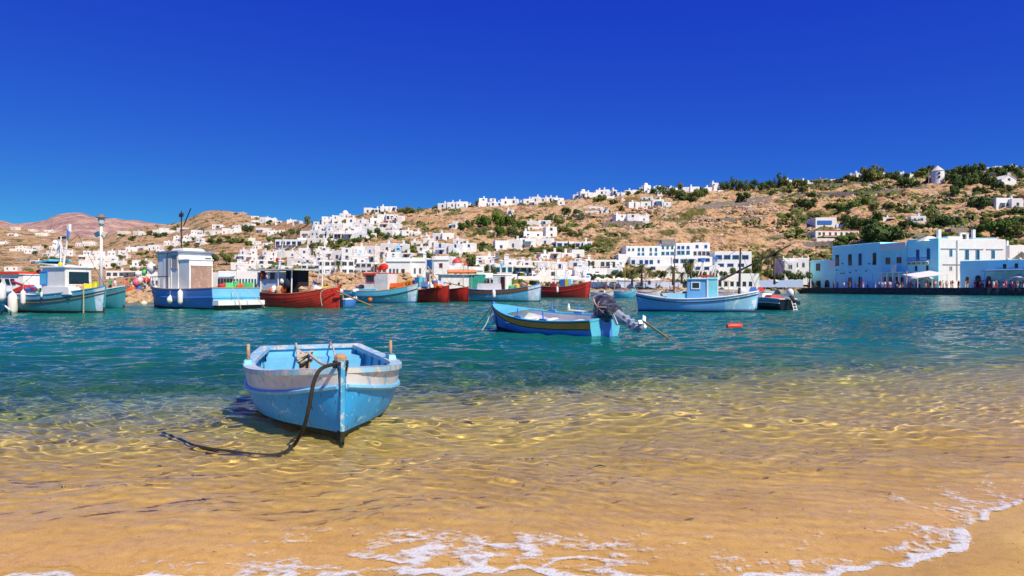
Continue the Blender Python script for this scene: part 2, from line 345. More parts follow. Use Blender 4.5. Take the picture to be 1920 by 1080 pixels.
# far mountains
MS = [(-700, 450), (-400, 432), (-60, 421), (0, 413), (12, 415), (25, 420), (60, 417), (85, 413), (98, 406), (110, 402), (125, 399.5), (145, 398.5), (155, 399), (165, 403), (178, 407), (190, 410), (203, 410), (215, 409), (240, 413), (250, 412), (280, 417), (310, 421), (345, 423), (420, 430), (700, 470), (1000, 520)]
cm = np.linspace(-700, 1000, 420); tm = np.concatenate([np.linspace(0, 1, 90), np.linspace(1.1, 1.8, 6)])
T2, C2 = np.meshgrid(tm, cm, indexing='ij'); Dm = 1300+1300*T2; pym = 500+(interp(C2, MS)-500)*np.clip(T2, 0, 1)**.8
Zm = CAMZ+(540-pym)/FPX*Dm; Xm = (C2-960)/FPX*Dm; Zm -= np.clip(T2-1, 0, 1)*Zm*.9
Zm += np.clip((1-T2)*8, .0, 1)*(vnoise(Xm, Dm, 41, 5, .006)*26+np.abs(vnoise(Xm, Dm*.5, 42, 4, .01))*-14)
tag(grid_mesh('mountain', Xm, Dm, Zm, mat('hazed_mountain_heath', (.52, .36, .29), .95, c2=(.30, .18, .18), scale=.02, detail=12, bump=1, dist=14, spec=.05, thr=(.38, .60))), kind='structure')  # mountain colour paled to carry the distance haze

# ---------------- houses ----------------
def wallmat(i):
    return [mat('whitewash', (.80, .80, .79), .85, c2=(.72, .71, .69), scale=.6, bump=.1), mat('warm_whitewash', (.80, .77, .71), .85, c2=(.70, .66, .58), scale=.6, bump=.1),
            mat('ochre_plaster', (.62, .50, .34), .85, c2=(.54, .42, .28), scale=.6), mat('pale_blue_wall', (.42, .62, .80), .85, c2=(.36, .56, .76), scale=.6),
            mat('rubble_stone', (.40, .32, .25), .95, c2=(.26, .21, .17), scale=1.6, bump=.6, dist=.2), mat('grey_stone', (.30, .28, .27), .95, c2=(.20, .19, .19), scale=1.4, bump=.6, dist=.2)][i]
WINC = {'night': (.02, .025, .035), 'blue': (.04, .16, .50), 'brown': (.20, .09, .05), 'dark': (.22, .24, .27), 'red': (.35, .03, .03), 'green': (.03, .20, .14), 'sky': (.14, .42, .66), 'teal': (.05, .30, .34), 'white': (.7, .7, .7)}
def winmat(c): return mat('shutter_'+c, WINC[c], .5, var=.2, scale=2, bump=0)
glass = mat('window_glass', (.02, .03, .045), .12, var=.3, scale=1, bump=0, spec=.6)
_WM = {}
def win_mesh(c, w, h, arch=False):
    k = (c, round(w, 1), round(h, 1), arch)
    if k in _WM: return _WM[k]
    w, h = k[1], k[2]; b = MB(); m = winmat(c); t = min(.14, w*.18)
    b.box((0, .03, h/2), (w-2*t, .05, h-t), glass)
    b.box((-w/2+t/2, 0, h/2), (t, .14, h), m); b.box((w/2-t/2, 0, h/2), (t, .14, h), m); b.box((0, 0, h-t/2), (w-2*t, .14, t), m)
    b.box((0, .0, h*.5), (t*.6, .10, h-t), m)
    if w > 1.6: b.box((-w*.25, .0, h*.5), (t*.5, .09, h-t), m); b.box((w*.25, .0, h*.5), (t*.5, .09, h-t), m)
    if arch:
        vs = [(math.cos(a)*w/2, -.07, h+math.sin(a)*w/2) for a in np.linspace(0, math.pi, 9)]; vs += [(x, .07, z) for x, y, z in vs]
        b.add(vs, [tuple(range(8, -1, -1)), tuple(range(9, 18))]+[(i, i+1, i+10, i+9) for i in range(8)], m)
    o = b.build('window'); me = o.data; bpy.data.objects.remove(o); _WM[k] = me; return me
SPLIT = [False]
def place_win(par, face, x, z, w, h, c, name='window', arch=False, D=0, Wd=0):
    o = link(name, win_mesh(c, w, h, arch), par)
    if SPLIT[0]:
        k = ('pane', round(w, 1), round(h, 1))
        if k not in _WM:
            q = MB().box((0, .0, k[2]/2), (k[1]*.62, .03, k[2]*.8), glass).build('pane'); _WM[k] = q.data; bpy.data.objects.remove(q)
        p_ = link('pane', _WM[k], o); p_.location = (0, -.005, 0)
    if face == 'f': o.location = (x, -.06, z)
    elif face == 'l': o.location = (-Wd/2-.06, x, z); o.rotation_euler = (0, 0, R(-90))
    elif face == 'r': o.location = (Wd/2+.06, x, z); o.rotation_euler = (0, 0, R(90))
    return o
def block(par, x, y, w, d, z0, h, wm, parapet=.45, name='wall'):
    """flat-roofed cube: front face at y, outer wall ring and a sunken roof"""
    b = MB(); t = .22; X0, X1, Y0, Y1 = x-w/2, x+w/2, y, y+d; zt = z0+h
    o = [(X0, Y0), (X1, Y0), (X1, Y1), (X0, Y1)]; i = [(X0+t, Y0+t), (X1-t, Y0+t), (X1-t, Y1-t), (X0+t, Y1-t)]
    vs = [(*p, z0) for p in o]+[(*p, zt) for p in o]+[(*p, zt) for p in i]+[(*p, zt-parapet) for p in i]
    fs = []
    for k in range(4):
        j = (k+1) % 4; fs += [(k, j, j+4, k+4), (k+4, j+4, j+8, k+8), (k+8, j+8, j+12, k+12)]
    b.add(vs, fs, wm); ob = b.build(name, par)
    bv = ob.modifiers.new('soft', 'BEVEL'); bv.width = .09; bv.segments = 1; bv.limit_method = 'ANGLE'; bv.angle_limit = R(50)
    MB().box((x, y+d/2, zt-parapet-.05), (w-2*t-.01, d-2*t-.01, .1), wm).build('roof', par)
    return ob
_hcount = [0]
HOUSES = []
def house(cx, yt, yb, w, win='dark', fl=0, wm=0, yaw=None, opts='', D=None):
    rs = random.Random(int(cx*7+yt*13+yb)); _hcount[0] += 1
    g = ground(cx, yb) if D is None else P(cx, yb, D)
    s = g.y/FPX; Wd = w*s; H = (yb-yt)*s; yaw = rs.uniform(-.30, .30) if yaw is None else yaw
    dp = min(9, max(4, Wd*.75)); fnd = 3.0
    fl = fl or max(1, int(round(H/3.1)))
    nm = 'house' if 'ruin' not in opts else 'stone_hut'
    t = thing(nm, None, 'house', g, yaw); M = wallmat(wm)
    if 'solid' in opts or Wd < 5 or fl == 1 and 'step' not in opts:
        block(t, 0, 0, Wd, dp, -fnd, H+fnd, M); top = [(0, Wd, H)]
    else:   # stepped cube house: upper storey narrower and set back
        uw = Wd*rs.uniform(.5, .72); ux = rs.choice((-1, 1))*(Wd-uw)/2*rs.uniform(.6, .98); lh = H*(fl-1)/fl if fl > 1 else H*.6
        block(t, 0, 0, Wd, dp, -fnd, lh+fnd, M); block(t, ux, dp*.22, uw, dp*.74, lh-.6, H-lh+.6, M)
        top = [(ux, uw, H)]
        if rs.random() < .5:
            b = MB(); x2 = -ux; b.box((x2, dp*.35, lh+1.1), (Wd-uw-.6, dp*.5, .12), winmat('brown'))
            for sx in (-1, 1): b.box((x2+sx*(Wd-uw-.9)/2, dp*.12, lh+.55), (.14, .14, 1.1), M)
            b.build('pergola', t)
    # openings, floor by floor
    fh = H/fl
    if 'blank' not in opts:
        for f in range(fl):
            stepd = len(top) == 1 and top[0][1] < Wd*.99 and f == fl-1
            x0, wd = (top[0][0], top[0][1]) if stepd else (0, Wd)
            if stepd: y_off = dp*.22
            else: y_off = 0
            ww = rs.choice((.7, .85, 1.0)); hh = min(rs.choice((1.0, 1.25, 1.4)), fh*.5)
            if 'band' in opts and not stepd:
                n = max(3, int(wd/3.2)); ww = wd/n*.70; hh = fh*.50
            else: n = max(1, int(wd/rs.uniform(2.5, 3.4)))
            for k in range(n):
                if 'band' not in opts and n > 1 and rs.random() < .22: continue
                x = x0+(k+.5)/n*wd-wd/2+rs.uniform(-.15, .15)*(0 if 'band' in opts else 1)
                door = f == 0 and rs.random() < .25 and 'band' not in opts
                o = place_win(t, 'f', x, f*fh+(.05 if door else fh*.30), ww, min(2.1, fh*.75) if door else hh, win, 'door' if door else 'window', arch='arch' in opts and not door)
                o.location.y += y_off
            if dp > 5 and rs.random() < .6 and not stepd:
                for k in (.3, .7): place_win(t, 'l', dp*k, f*fh+fh*.3, ww, hh, win, Wd=wd)
    if rs.random() < .6 or 'chim' in opts:
        x = top[0][0]+rs.uniform(-.3, .3)*top[0][1]; b = MB(); b.box((x, dp*.6, top[0][2]+.45), (.7, .7, 1.5), M); b.box((x, dp*.6, top[0][2]+1.3), (.95, .95, .2), M, taper=.7); b.build('chimney', t)
    q = rs.random(); fh_ = H/fl
    if q < .16: MB().box((rs.uniform(-.2, .2)*Wd, -.8, min(H*.8, 2.7)), (Wd*rs.uniform(.3, .7), 1.7, .09), rs.choice([winmat('sky'), mat('cream_canvas', (.75, .68, .52), .8), winmat('brown'), mat('wood_slats', (.34, .24, .15), .8)]), tilt=(.14, 0, 0)).build('awning', t)
    elif q < .32:
        b = MB(); sd = rs.choice((-1, 1)); n_ = 7
        for k in range(n_): b.box((sd*(Wd/2-.4-k*.42), -.5, (k+1)*.2-.6), (.44, 1.0, (k+1)*.4+1.2), M)
        b.build('stairs', t)
    elif q < .50: MB().box((rs.uniform(-.25, .25)*Wd, -1.3, -.9), (Wd*rs.uniform(.5, 1.1), 2.6, 3.4), M).build('terrace', t)
    elif q < .62 and fl > 1:
        b = MB(); b.box((0, -.5, fh_), (Wd*.6, 1.0, .14), M); b.box((0, -.95, fh_+.75), (Wd*.6, .06, .08), winmat(win if win != 'dark' else 'blue')); [b.box((-Wd*.3+Wd*.6*k/8, -.95, fh_+.4), (.06, .06, .7), winmat(win if win != 'dark' else 'blue')) for k in range(9)]; b.build('balcony', t)
    if 'terrace' in opts:
        MB().box((0, -1.6, -fnd/2+.2), (Wd*1.05, 3.1, fnd), M).build('terrace_wall', t)
    if 'awning' in opts:
        MB().box((0, -1.7, fh*.86), (Wd*.96, 3.3, .1), mat('cream_canvas', (.75, .68, .52), .8), tilt=(.12, 0, 0)).build('awning', t)
    if 'dome' in opts:
        b = MB(); r = Wd*.3; b.lathe((0, dp/2, H-.3), [(r, 0), (r, .6), (r*.92, r*.45+.6), (r*.7, r*.75+.6), (r*.38, r*.95+.6), (.05, r+.6)], M, 14); autosmooth(b.build('dome', t))
    HOUSES.append((t, cx, yt, yb, w, win, fl, wm, opts)); return t
H = []
# (cx, top, base, width, window colour, storeys, wall, options) measured on the hill, region by region
REG = {}
def reg(name, rows): REG[name] = rows
reg('on the tan slope at the far left', [(24,426,431,14,'dark',1,1,''),(24,438,443,18,'dark',1,0,''),(60,430,434,14,'dark',1,1,''),(78,437,442,22,'dark',1,0,''),(91,431,436,16,'dark',1,1,''),(5,453,458,16,'dark',1,0,''),(33,461,471,30,'dark',2,1,''),
 (56,467,475,20,'blue',1,0,''),(68,461,468,14,'dark',1,1,''),(85,470,480,22,'dark',2,0,''),(101,455,468,16,'dark',2,0,'dome'),(112,463,474,20,'dark',2,0,''),(100,474,484,22,'dark',2,1,''),(128,470,480,16,'dark',1,0,''),(150,455,462,18,'dark',1,0,''),(166,453,460,22,'dark',1,0,''),(40,484,491,18,'dark',1,4,''),(62,488,496,16,'dark',1,1,''),(20,500,508,22,'dark',1,0,'')])
reg('in the white row behind the lamp post', [(158,470,487,20,'dark',2,0,''),(176,470,488,20,'dark',2,0,''),(193,471,490,20,'blue',2,0,''),(210,470,492,20,'dark',2,0,''),(229,469,486,20,'dark',2,0,''),(160,488,503,26,'dark',1,0,''),(184,489,502,24,'blue',1,0,''),(205,492,503,18,'dark',1,0,''),(216,508,522,34,'dark',1,0,'band'),(246,508,521,34,'dark',1,0,'awning'),(274,510,521,26,'dark',1,0,''),
 (246,463,473,20,'dark',1,0,''),(263,461,471,16,'dark',1,0,''),(288,459,470,22,'dark',1,0,''),(300,468,475,14,'dark',1,0,''),(262,488,500,28,'blue',1,0,''),(313,452,461,12,'dark',1,0,'')])
reg('below the rounded hill on the left', [(228,433,442,18,'dark',1,1,''),(255,433,442,14,'dark',1,0,''),(267,436,441,8,'dark',1,1,''),(293,431,439,15,'dark',1,0,''),(304,427,437,14,'dark',1,0,''),(318,432,438,18,'dark',1,0,''),(341,427,434,22,'dark',1,0,''),(334,442,454,18,'blue',2,0,''),(349,441,456,14,'blue',2,0,''),(328,452,462,12,'dark',1,0,''),
 (369,431,447,28,'dark',2,0,''),(373,446,461,18,'blue',2,0,''),(389,432,440,14,'dark',1,1,''),(402,432,440,16,'dark',1,0,''),(408,421,428,20,'dark',1,0,''),(424,428,438,16,'dark',1,0,''),(437,422,437,20,'brown',2,0,''),(447,426,436,10,'dark',1,0,''),(464,419,426,18,'blue',1,0,''),(478,413,422,14,'dark',1,0,''),(446,398,402,22,'brown',1,2,''),(478,405,409,14,'dark',1,1,''),
 (494,407,418,16,'dark',1,0,''),(508,409,419,20,'dark',1,0,''),(522,414,420,12,'dark',1,0,''),(491,427,437,24,'dark',1,0,''),(510,432,440,18,'dark',1,0,''),(545,412,417,14,'dark',1,0,''),(556,414,420,16,'dark',1,0,''),(478,452,460,14,'dark',1,0,''),(472,446,452,12,'dark',1,1,''),(528,431,437,10,'blue',1,0,'')])
reg('behind the harbour on the left', [(450,468,490,22,'blue',2,0,''),(471,466,492,22,'dark',2,0,''),(492,470,489,20,'dark',2,0,''),(509,472,491,20,'dark',2,0,''),(541,449,468,52,'blue',1,0,'band solid'),(524,470,484,18,'dark',1,0,''),(548,470,484,20,'blue',1,0,''),(570,465,492,22,'dark',2,0,''),(590,466,480,22,'dark',1,0,''),(500,487,498,60,'dark',1,0,'band solid'),(560,484,499,50,'dark',1,0,''),(445,492,508,26,'teal',1,0,''),(468,495,509,22,'dark',1,0,''),
 (500,455,462,18,'dark',1,0,''),(478,461,468,14,'dark',1,0,''),(582,496,517,34,'dark',2,0,'band solid'),(614,488,517,32,'dark',2,0,'band solid')])
reg('in the dense white village on the left slope', [(645,400,411,18,'dark',1,0,'dome'),(612,410,421,14,'dark',1,0,''),(627,407,421,16,'dark',1,0,''),(642,408,421,18,'dark',1,0,''),(658,408,420,18,'blue',1,0,''),(676,411,421,18,'dark',1,0,''),(598,421,432,16,'dark',1,0,''),(616,419,433,16,'dark',1,0,''),(634,419,433,18,'dark',1,0,''),(652,419,432,18,'dark',1,0,''),(668,420,431,16,'dark',1,0,''),(685,418,428,16,'dark',1,0,''),
 (572,433,446,20,'dark',1,0,''),(590,431,445,20,'sky',1,0,''),(606,433,446,18,'dark',1,0,''),(622,432,446,18,'dark',1,0,''),(640,431,444,18,'dark',1,0,''),(657,432,444,18,'dark',1,0,'band'),(674,430,443,18,'dark',1,0,''),(566,446,457,18,'dark',1,0,''),(584,446,459,18,'brown',1,0,''),(600,446,458,18,'dark',1,0,''),(617,447,458,16,'dark',1,0,''),(690,389,400,16,'dark',1,0,''),(706,391,401,18,'dark',1,0,'band'),(723,387,398,20,'dark',1,0,''),(737,387,397,14,'dark',1,0,''),
 (717,402,416,20,'dark',1,0,''),(735,402,416,22,'dark',1,0,'band'),(752,405,417,14,'brown',1,0,''),(702,412,422,18,'dark',1,0,''),(720,418,431,22,'dark',1,0,''),(740,419,433,18,'dark',1,0,''),(690,424,437,22,'dark',1,0,''),(708,426,440,18,'dark',1,0,''),(636,436,450,20,'dark',1,0,'band'),(655,437,450,22,'dark',1,0,''),(676,436,449,22,'dark',1,0,''),(696,437,449,20,'dark',1,0,''),(728,431,444,18,'dark',1,0,''),(745,432,446,20,'dark',1,0,''),(764,432,447,22,'dark',2,0,''),(780,434,447,20,'dark',1,0,''),(795,442,452,14,'dark',1,0,''),(602,462,472,12,'red',1,0,'')])
reg('in the harbour front houses left of the red dome', [(612,470,488,26,'sky',1,0,''),(632,470,492,20,'dark',1,0,''),(650,465,488,20,'sky',2,0,''),(672,462,480,26,'blue',1,0,''),(694,461,480,22,'sky',1,0,''),(668,479,497,30,'blue',1,0,''),(698,478,497,26,'blue',1,0,''),(646,488,517,36,'dark',2,0,'band solid'),(682,492,517,34,'dark',2,0,'band solid'),(712,494,517,28,'dark',1,0,'band solid'),(726,456,474,28,'brown',1,0,''),(751,457,475,24,'brown',1,0,''),(738,473,486,26,'dark',1,0,''),(761,474,487,24,'dark',1,0,''),(716,470,486,16,'dark',2,0,''),(788,484,512,32,'dark',1,0,''),(790,462,474,18,'dark',1,0,''),(778,452,464,16,'dark',1,0,'')])
reg('in the centre below the green grove', [(803,447,462,20,'dark',1,0,''),(820,437,455,20,'dark',1,0,''),(840,437,455,22,'dark',1,0,''),(812,452,466,18,'brown',1,0,''),(858,448,460,20,'red',1,0,''),(826,456,480,28,'blue',2,0,'arch solid'),(854,457,480,28,'blue',2,0,'arch solid'),(880,456,478,26,'blue',2,0,'solid'),(818,481,514,18,'red',1,0,'solid'),(836,481,515,20,'red',1,0,'solid'),(800,468,482,18,'teal',1,0,''),(845,420,432,9,'dark',1,0,''),(852,415,432,8,'dark',1,0,''),
 (900,480,494,18,'dark',1,0,''),(918,480,494,18,'dark',1,0,''),(901,496,514,20,'red',1,0,''),(930,482,496,16,'dark',1,5,'blank'),(920,494,512,20,'dark',1,0,''),(957,393,405,14,'dark',1,0,''),(1000,434,447,38,'dark',1,0,'solid'),(1008,425,434,38,'green',1,0,''),(999,415,425,24,'dark',1,0,''),(1021,413,424,24,'dark',1,0,''),(1034,425,446,22,'green',2,0,'solid'),(940,451,471,24,'dark',1,0,'solid'),(963,449,470,26,'dark',1,0,'solid'),(990,447,467,32,'dark',2,0,'solid'),(1022,447,463,34,'dark',1,0,'solid'),
 (1062,453,466,40,'blue',1,0,'band solid'),(1094,453,468,32,'dark',1,0,'band solid'),(1084,468,488,24,'white',1,0,''),(1022,476,490,18,'dark',1,0,''),(1040,473,489,24,'brown',1,0,''),(1063,474,489,22,'red',1,0,''),(965,487,500,40,'dark',1,0,''),(1000,489,502,30,'dark',1,0,''),(945,497,517,34,'teal',1,0,'band solid'),(982,498,517,40,'teal',1,0,'band solid awning'),(1022,490,508,30,'blue',1,0,''),(1050,491,508,28,'blue',1,0,''),(1078,489,505,26,'dark',1,0,''),(1026,506,522,34,'dark',1,0,'band'),(1062,506,522,38,'dark',1,0,''),(1088,500,524,26,'dark',1,0,''),
 (1112,487,505,28,'blue',1,0,''),(1140,487,505,30,'dark',1,0,'band'),(1163,488,504,18,'blue',1,0,''),(1120,503,522,34,'dark',1,0,''),(1150,503,521,30,'dark',1,0,''),(1104,508,527,22,'blue',1,0,''),(1126,512,527,26,'white',1,0,''),(885,500,514,14,'brown',1,0,'')])
reg('along the brow of the brown ridge', [(830,381,392,20,'brown',1,0,''),(848,379,391,20,'dark',1,0,''),(866,378,390,22,'dark',1,0,''),(880,384,391,14,'dark',1,0,''),(906,366,379,16,'dark',2,0,''),(922,367,379,18,'brown',2,0,''),(908,379,388,22,'dark',1,0,''),(930,379,388,24,'blue',1,0,''),(948,373,386,18,'dark',1,0,''),(963,373,384,16,'dark',1,0,''),(976,379,384,12,'dark',1,0,''),(990,373,384,18,'dark',1,0,''),(1004,369,380,16,'dark',1,0,''),(1018,371,380,16,'dark',1,0,''),(1032,370,379,16,'dark',1,0,''),(1048,371,378,20,'dark',1,0,''),(1000,378,387,16,'blue',1,0,''),(1052,377,385,14,'dark',1,0,''),
 (1082,365,374,16,'brown',1,0,''),(1095,359,373,14,'dark',1,0,'dome'),(1110,361,371,16,'dark',1,0,''),(1128,356,367,22,'brown',1,0,''),(1146,358,367,18,'dark',1,0,''),(1166,361,370,18,'red',1,0,''),(1180,357,364,18,'dark',1,0,''),(1195,356,362,18,'dark',1,0,''),(1206,351,360,16,'dark',1,0,''),(1214,345,358,14,'brown',1,0,'dome'),(1232,353,361,14,'dark',1,0,''),(1249,351,359,16,'dark',1,0,''),(1264,352,360,14,'dark',1,0,''),(1144,368,379,18,'dark',1,0,''),(1162,373,382,18,'dark',1,0,''),(1288,351,362,16,'dark',1,0,''),(1303,350,363,18,'dark',1,0,''),(1286,360,368,14,'dark',1,0,''),(1328,351,363,14,'dark',1,0,''),(1342,340,352,14,'dark',1,0,''),(1346,348,361,16,'dark',1,0,'')])
reg('on the open hillside above the hotel', [(1117,388,399,26,'sky',1,0,''),(1134,391,401,14,'blue',1,0,''),(1190,379,389,24,'dark',1,0,''),(1213,369,379,20,'dark',1,0,''),(1212,378,388,22,'brown',1,0,''),(1234,374,388,22,'dark',1,0,''),(1251,379,388,14,'blue',1,0,''),(1166,402,418,24,'dark',2,0,'solid'),(1187,401,419,22,'dark',2,0,'solid'),(1207,404,418,20,'dark',1,0,'')])
reg('on the right skyline', [(1480,334,343,16,'dark',1,0,''),(1492,335,343,12,'dark',1,0,''),(1512,338,345,12,'dark',1,0,''),(1546,336,341,16,'brown',1,4,''),(1563,336,341,12,'dark',1,0,''),(1600,326,333,14,'dark',1,0,''),(1611,323,333,12,'dark',1,0,''),(1660,323,329,12,'dark',1,0,''),(1685,323,330,18,'dark',1,0,''),(1702,325,331,14,'dark',1,0,''),(1858,312,318,14,'dark',1,0,''),(1872,310,317,14,'dark',1,0,''),(1898,310,316,18,'dark',1,0,'')])
reg('on the green slope above the blue buildings', [(1667,408,419,22,'blue',1,0,'solid'),(1722,405,419,26,'blue',1,0,'solid'),(1882,371,393,32,'teal',1,0,'solid'),(1908,372,392,22,'dark',1,0,''),(1800,428,442,32,'dark',1,4,'blank solid'),(1728,437,446,26,'dark',1,4,'blank')])
_r = random.Random(77)
for nm_, x0, x1, ya, yb_, n_ in (('in the dense white village on the left slope', 590, 755, 420, 450, 22), ('in the harbour front houses left of the red dome', 600, 800, 478, 522, 26), ('in the centre below the green grove', 885, 1165, 492, 530, 26), ('behind the harbour on the left', 445, 600, 480, 512, 16), ('along the brow of the brown ridge', 1080, 1260, 356, 368, 8), ('in the white row behind the lamp post', 150, 250, 480, 506, 8)):
    for _ in range(n_):
        w_ = _r.uniform(11, 24) if n_ > 10 else _r.uniform(9, 15); yb2 = _r.uniform(ya, yb_); h_ = _r.uniform(8, 17)*(1 if n_ > 10 else .7)
        REG[nm_].append((round(_r.uniform(x0, x1)), round(yb2-h_), round(yb2), round(w_), _r.choice(['dark', 'dark', 'blue', 'brown', 'sky', 'dark']), 1 if h_ < 13 else 2, _r.choice([0, 0, 0, 0, 1, 3]), ''))
for rn, rows in REG.items():
    for r_ in rows: house(r_[0], r_[1], r_[2], r_[3], r_[4], r_[5], r_[6], None, r_[7])
    
# ---------------- waterfront: quays, mole ----------------
def ribbon(name, pts, z1, z0, depth, mt, kind=None, label=None, cat=None, jag=0, n=60):
    """a quay: pts = (px, D) along its water edge, top at z1, foot at z0, running back by depth"""
    b = MB(); xs = np.linspace(pts[0][0], pts[-1][0], n); rs = random.Random(len(name))
    fr = [((x-960)/FPX*float(interp(x, pts)), float(interp(x, pts))) for x in xs]; vs = []; fs = []
    for i, (x, y) in enumerate(fr):
        j = rs.uniform(-jag, jag)
        vs += [(x, y+j*.4, z0), (x, y-abs(j)*.5, z1*.45), (x, y+j*.2, z1+j*.1), (x*(1+depth/y), y+depth, z1)]
    for i in range(n-1):
        for k in range(3): a = i*4+k; fs.append((a, a+4, a+5, a+1))
    b.add(vs, fs, mt); return b.build(name)
QR = [(1500, 213), (1560, 200), (1640, 182), (1700, 172), (1760, 165), (1850, 156), (1920, 150), (2300, 128)]
quay_stone = mat('wet_quay_stone', (.075, .085, .10), .85, c2=(.015, .02, .025), scale=1.2, bump=.8, dist=.3, stretch=(1, 1, 2))
quay_top = mat('quay_paving', (.42, .40, .38), .9, scale=.8, bump=.2)
tag(ribbon('quay_wall', QR, 1.75, -2, .5, quay_stone, jag=.35, n=140), 'dark rough stone quay wall below the blue buildings', 'quay wall')
def apron(name, pts, z, dep0, dep1, n=80):
    b = MB(); xs = np.linspace(pts[0][0], pts[-1][0], n); vs = []
    for x in xs:
        D = float(interp(x, pts)); X = (x-960)/FPX*D; k = (D+dep1)/D; vs += [(X*(1+dep0/D), D+dep0, z), (X*k, D+dep1, z)]
    b.add(vs, [(2*i, 2*i+2, 2*i+3, 2*i+1) for i in range(n-1)], quay_top); return tag(b.build(name), kind='structure')
apron('pavement', QR, 1.754, .4, 60)
PR = [(-900, 400), (-300, 300), (0, 236), (200, 180), (420, 158), (560, 143), (900, 143), (1100, 158), (1300, 185), (1500, 213)]
tag(ribbon('quay_wall', PR, 1.28, -2, .5, mat('pale_quay_stone', (.40, .38, .35), .9, c2=(.22, .20, .19), scale=.7, bump=.5, dist=.2), jag=.1, n=160), 'long low pale quay along the harbour promenade behind the boats', 'quay wall')
apron('promenade', PR, 1.29, .3, 26, 140)
# mole with riprap on the left
ML = [(-700, 78), (0, 78), (230, 80), (420, 90), (600, 100), (790, 112)]
tag(ribbon('mole', ML, 1.15, -2, .5, mat('mole_concrete', (.36, .33, .29), .9, c2=(.22, .20, .18), scale=.8, bump=.4, dist=.2), jag=.2, n=80), 'low concrete mole behind the boats on the left', 'mole')
apron('mole_top', ML, 1.154, .4, 9, 60)
def rock_mesh(seed, mt):
    rs = random.Random(seed); bm = bmesh.new(); bmesh.ops.create_icosphere(bm, subdivisions=1, radius=1)
    for v in bm.verts:
        v.co *= rs.uniform(.78, 1.15); v.co.z *= .72
    me = bpy.data.meshes.new('rock'); bm.to_mesh(me); bm.free(); me.materials.append(mt); return me
tan_rock = mat('tan_boulder', (.55, .38, .22), .95, c2=(.34, .22, .13), scale=1.5, bump=.6, dist=.15)
grey_rock = mat('weathered_boulder', (.50, .42, .34), .95, c2=(.30, .24, .18), scale=1.2, bump=.6, dist=.2)
RK = [rock_mesh(i, tan_rock) for i in range(5)]; RG = [rock_mesh(i+9, grey_rock) for i in range(5)]
def heap(label, n, fpos, rr, meshes, group=None):
    root = thing('rock_pile', label, 'rock pile'); rs = random.Random(n)
    for i in range(n):
        p = fpos(rs); o = link('rock', rs.choice(meshes), root); o.location = p; s = rs.uniform(*rr); o.scale = (s*rs.uniform(.8, 1.3), s, s*rs.uniform(.7, 1.1)); o.rotation_euler = (rs.uniform(-.5, .5), rs.uniform(-.5, .5), rs.uniform(0, 6))
    root.location = (0, 0, 0); return root
def slope_pos(px0, px1, z0, z1, off0, off1, pts):
    def f(rs):
        x = rs.uniform(px0, px1); k = rs.random(); D = float(interp(x, pts))+off0+(off1-off0)*k; return ((x-960)/FPX*D, D, z0+(z1-z0)*k)
    return f
heap('heap of tan boulders at the waterline between the two left fishing boats', 70, slope_pos(196, 290, -.2, 1.2, -2.4, 0, ML), (.4, .8), RK)
heap('long bank of pale tan boulders behind the red and teal fishing boats', 210, slope_pos(540, 790, 1.2, 4.0, 6, 12, ML), (.5, 1.0), RK)
b = MB(); xs = np.linspace(535, 800, 40); vs = []
for x in xs:
    D = float(interp(x, ML)); X = (x-960)/FPX; vs += [(X*(D+7), D+7, .9), (X*(D+12), D+12, 3.6), (X*(D+20), D+20, 3.6)]
b.add(vs, [(3*i+k, 3*i+3+k, 3*i+4+k, 3*i+1+k) for i in range(39) for k in (0, 1)], mat('rubble_stone_bank', (.42, .30, .19), .95, c2=(.22, .15, .09), scale=.8, bump=.8, dist=.3)); tag(b.build('embankment'), kind='structure')
# dry-stone terrace walls that follow the slope
drystone = mat('dry_stone', (.34, .29, .25), .95, c2=(.15, .13, .12), scale=1.3, bump=.9, dist=.25, detail=7)
def stone_wall(pts, h, label, mt=None, th=.8):
    b = MB(); n = max(6, int(abs(pts[-1][0]-pts[0][0])/5)); vs = []; rs = random.Random(n)
    for i in range(n+1):
        px = pts[0][0]+(pts[-1][0]-pts[0][0])*i/n; py = float(np.interp(px, [p[0] for p in pts], [p[1] for p in pts])) if pts[0][0] < pts[-1][0] else 0
        g = ground(px, py); hh = h*rs.uniform(.85, 1.1)
        for dy, z in ((0, -1.5), (0, hh), (th, hh), (th, -1.5)): vs.append((g.x, g.y+dy, g.z+z))
    fs = [(4*i+k, 4*i+4+k, 4*i+5+k, 4*i+1+k) for i in range(n) for k in range(3)]+[(0, 1, 2, 3), (4*n+3, 4*n+2, 4*n+1, 4*n)]
    b.add(vs, fs, mt or drystone); return tag(b.build('stone_wall'), label, 'stone wall')
stone_wall([(1302, 399), (1342, 391), (1378, 386)], 3.0, 'grey retaining wall under the flat terrace left of the long hillside wall')
stone_wall([(1372, 387), (1430, 381), (1500, 372)], 1.5, 'dry stone wall crossing the brown slope below the row of ridge trees')
stone_wall([(1400, 380), (1500, 367), (1560, 368), (1640, 366), (1740, 357)], 2.0, 'longest dry stone terrace wall high on the right hillside')
stone_wall([(1515, 350), (1580, 349), (1660, 343)], 1.6, 'short stone wall just below the right skyline houses')
stone_wall([(1768, 332), (1830, 330), (1868, 332)], 2.4, 'grey stone wall right of the windmill among the trees')
stone_wall([(1130, 427), (1170, 425), (1206, 425)], 2.6, 'dark grey retaining wall under the white house with magenta vines')
stone_wall([(1480, 469), (1525, 467), (1562, 468)], 3.0, 'grey stone wall below the white house with the red balcony')
stone_wall([(1200, 441), (1300, 437), (1400, 432)], .9, 'low broken stone wall on the bare slope above the hotel')
stone_wall([(1350, 412), (1400, 411), (1440, 408)], .8, 'short rough ledge wall in the middle of the bare slope')
stone_wall([(1560, 400), (1650, 398), (1700, 396)], 1.0, 'low stone wall above the two small white huts')
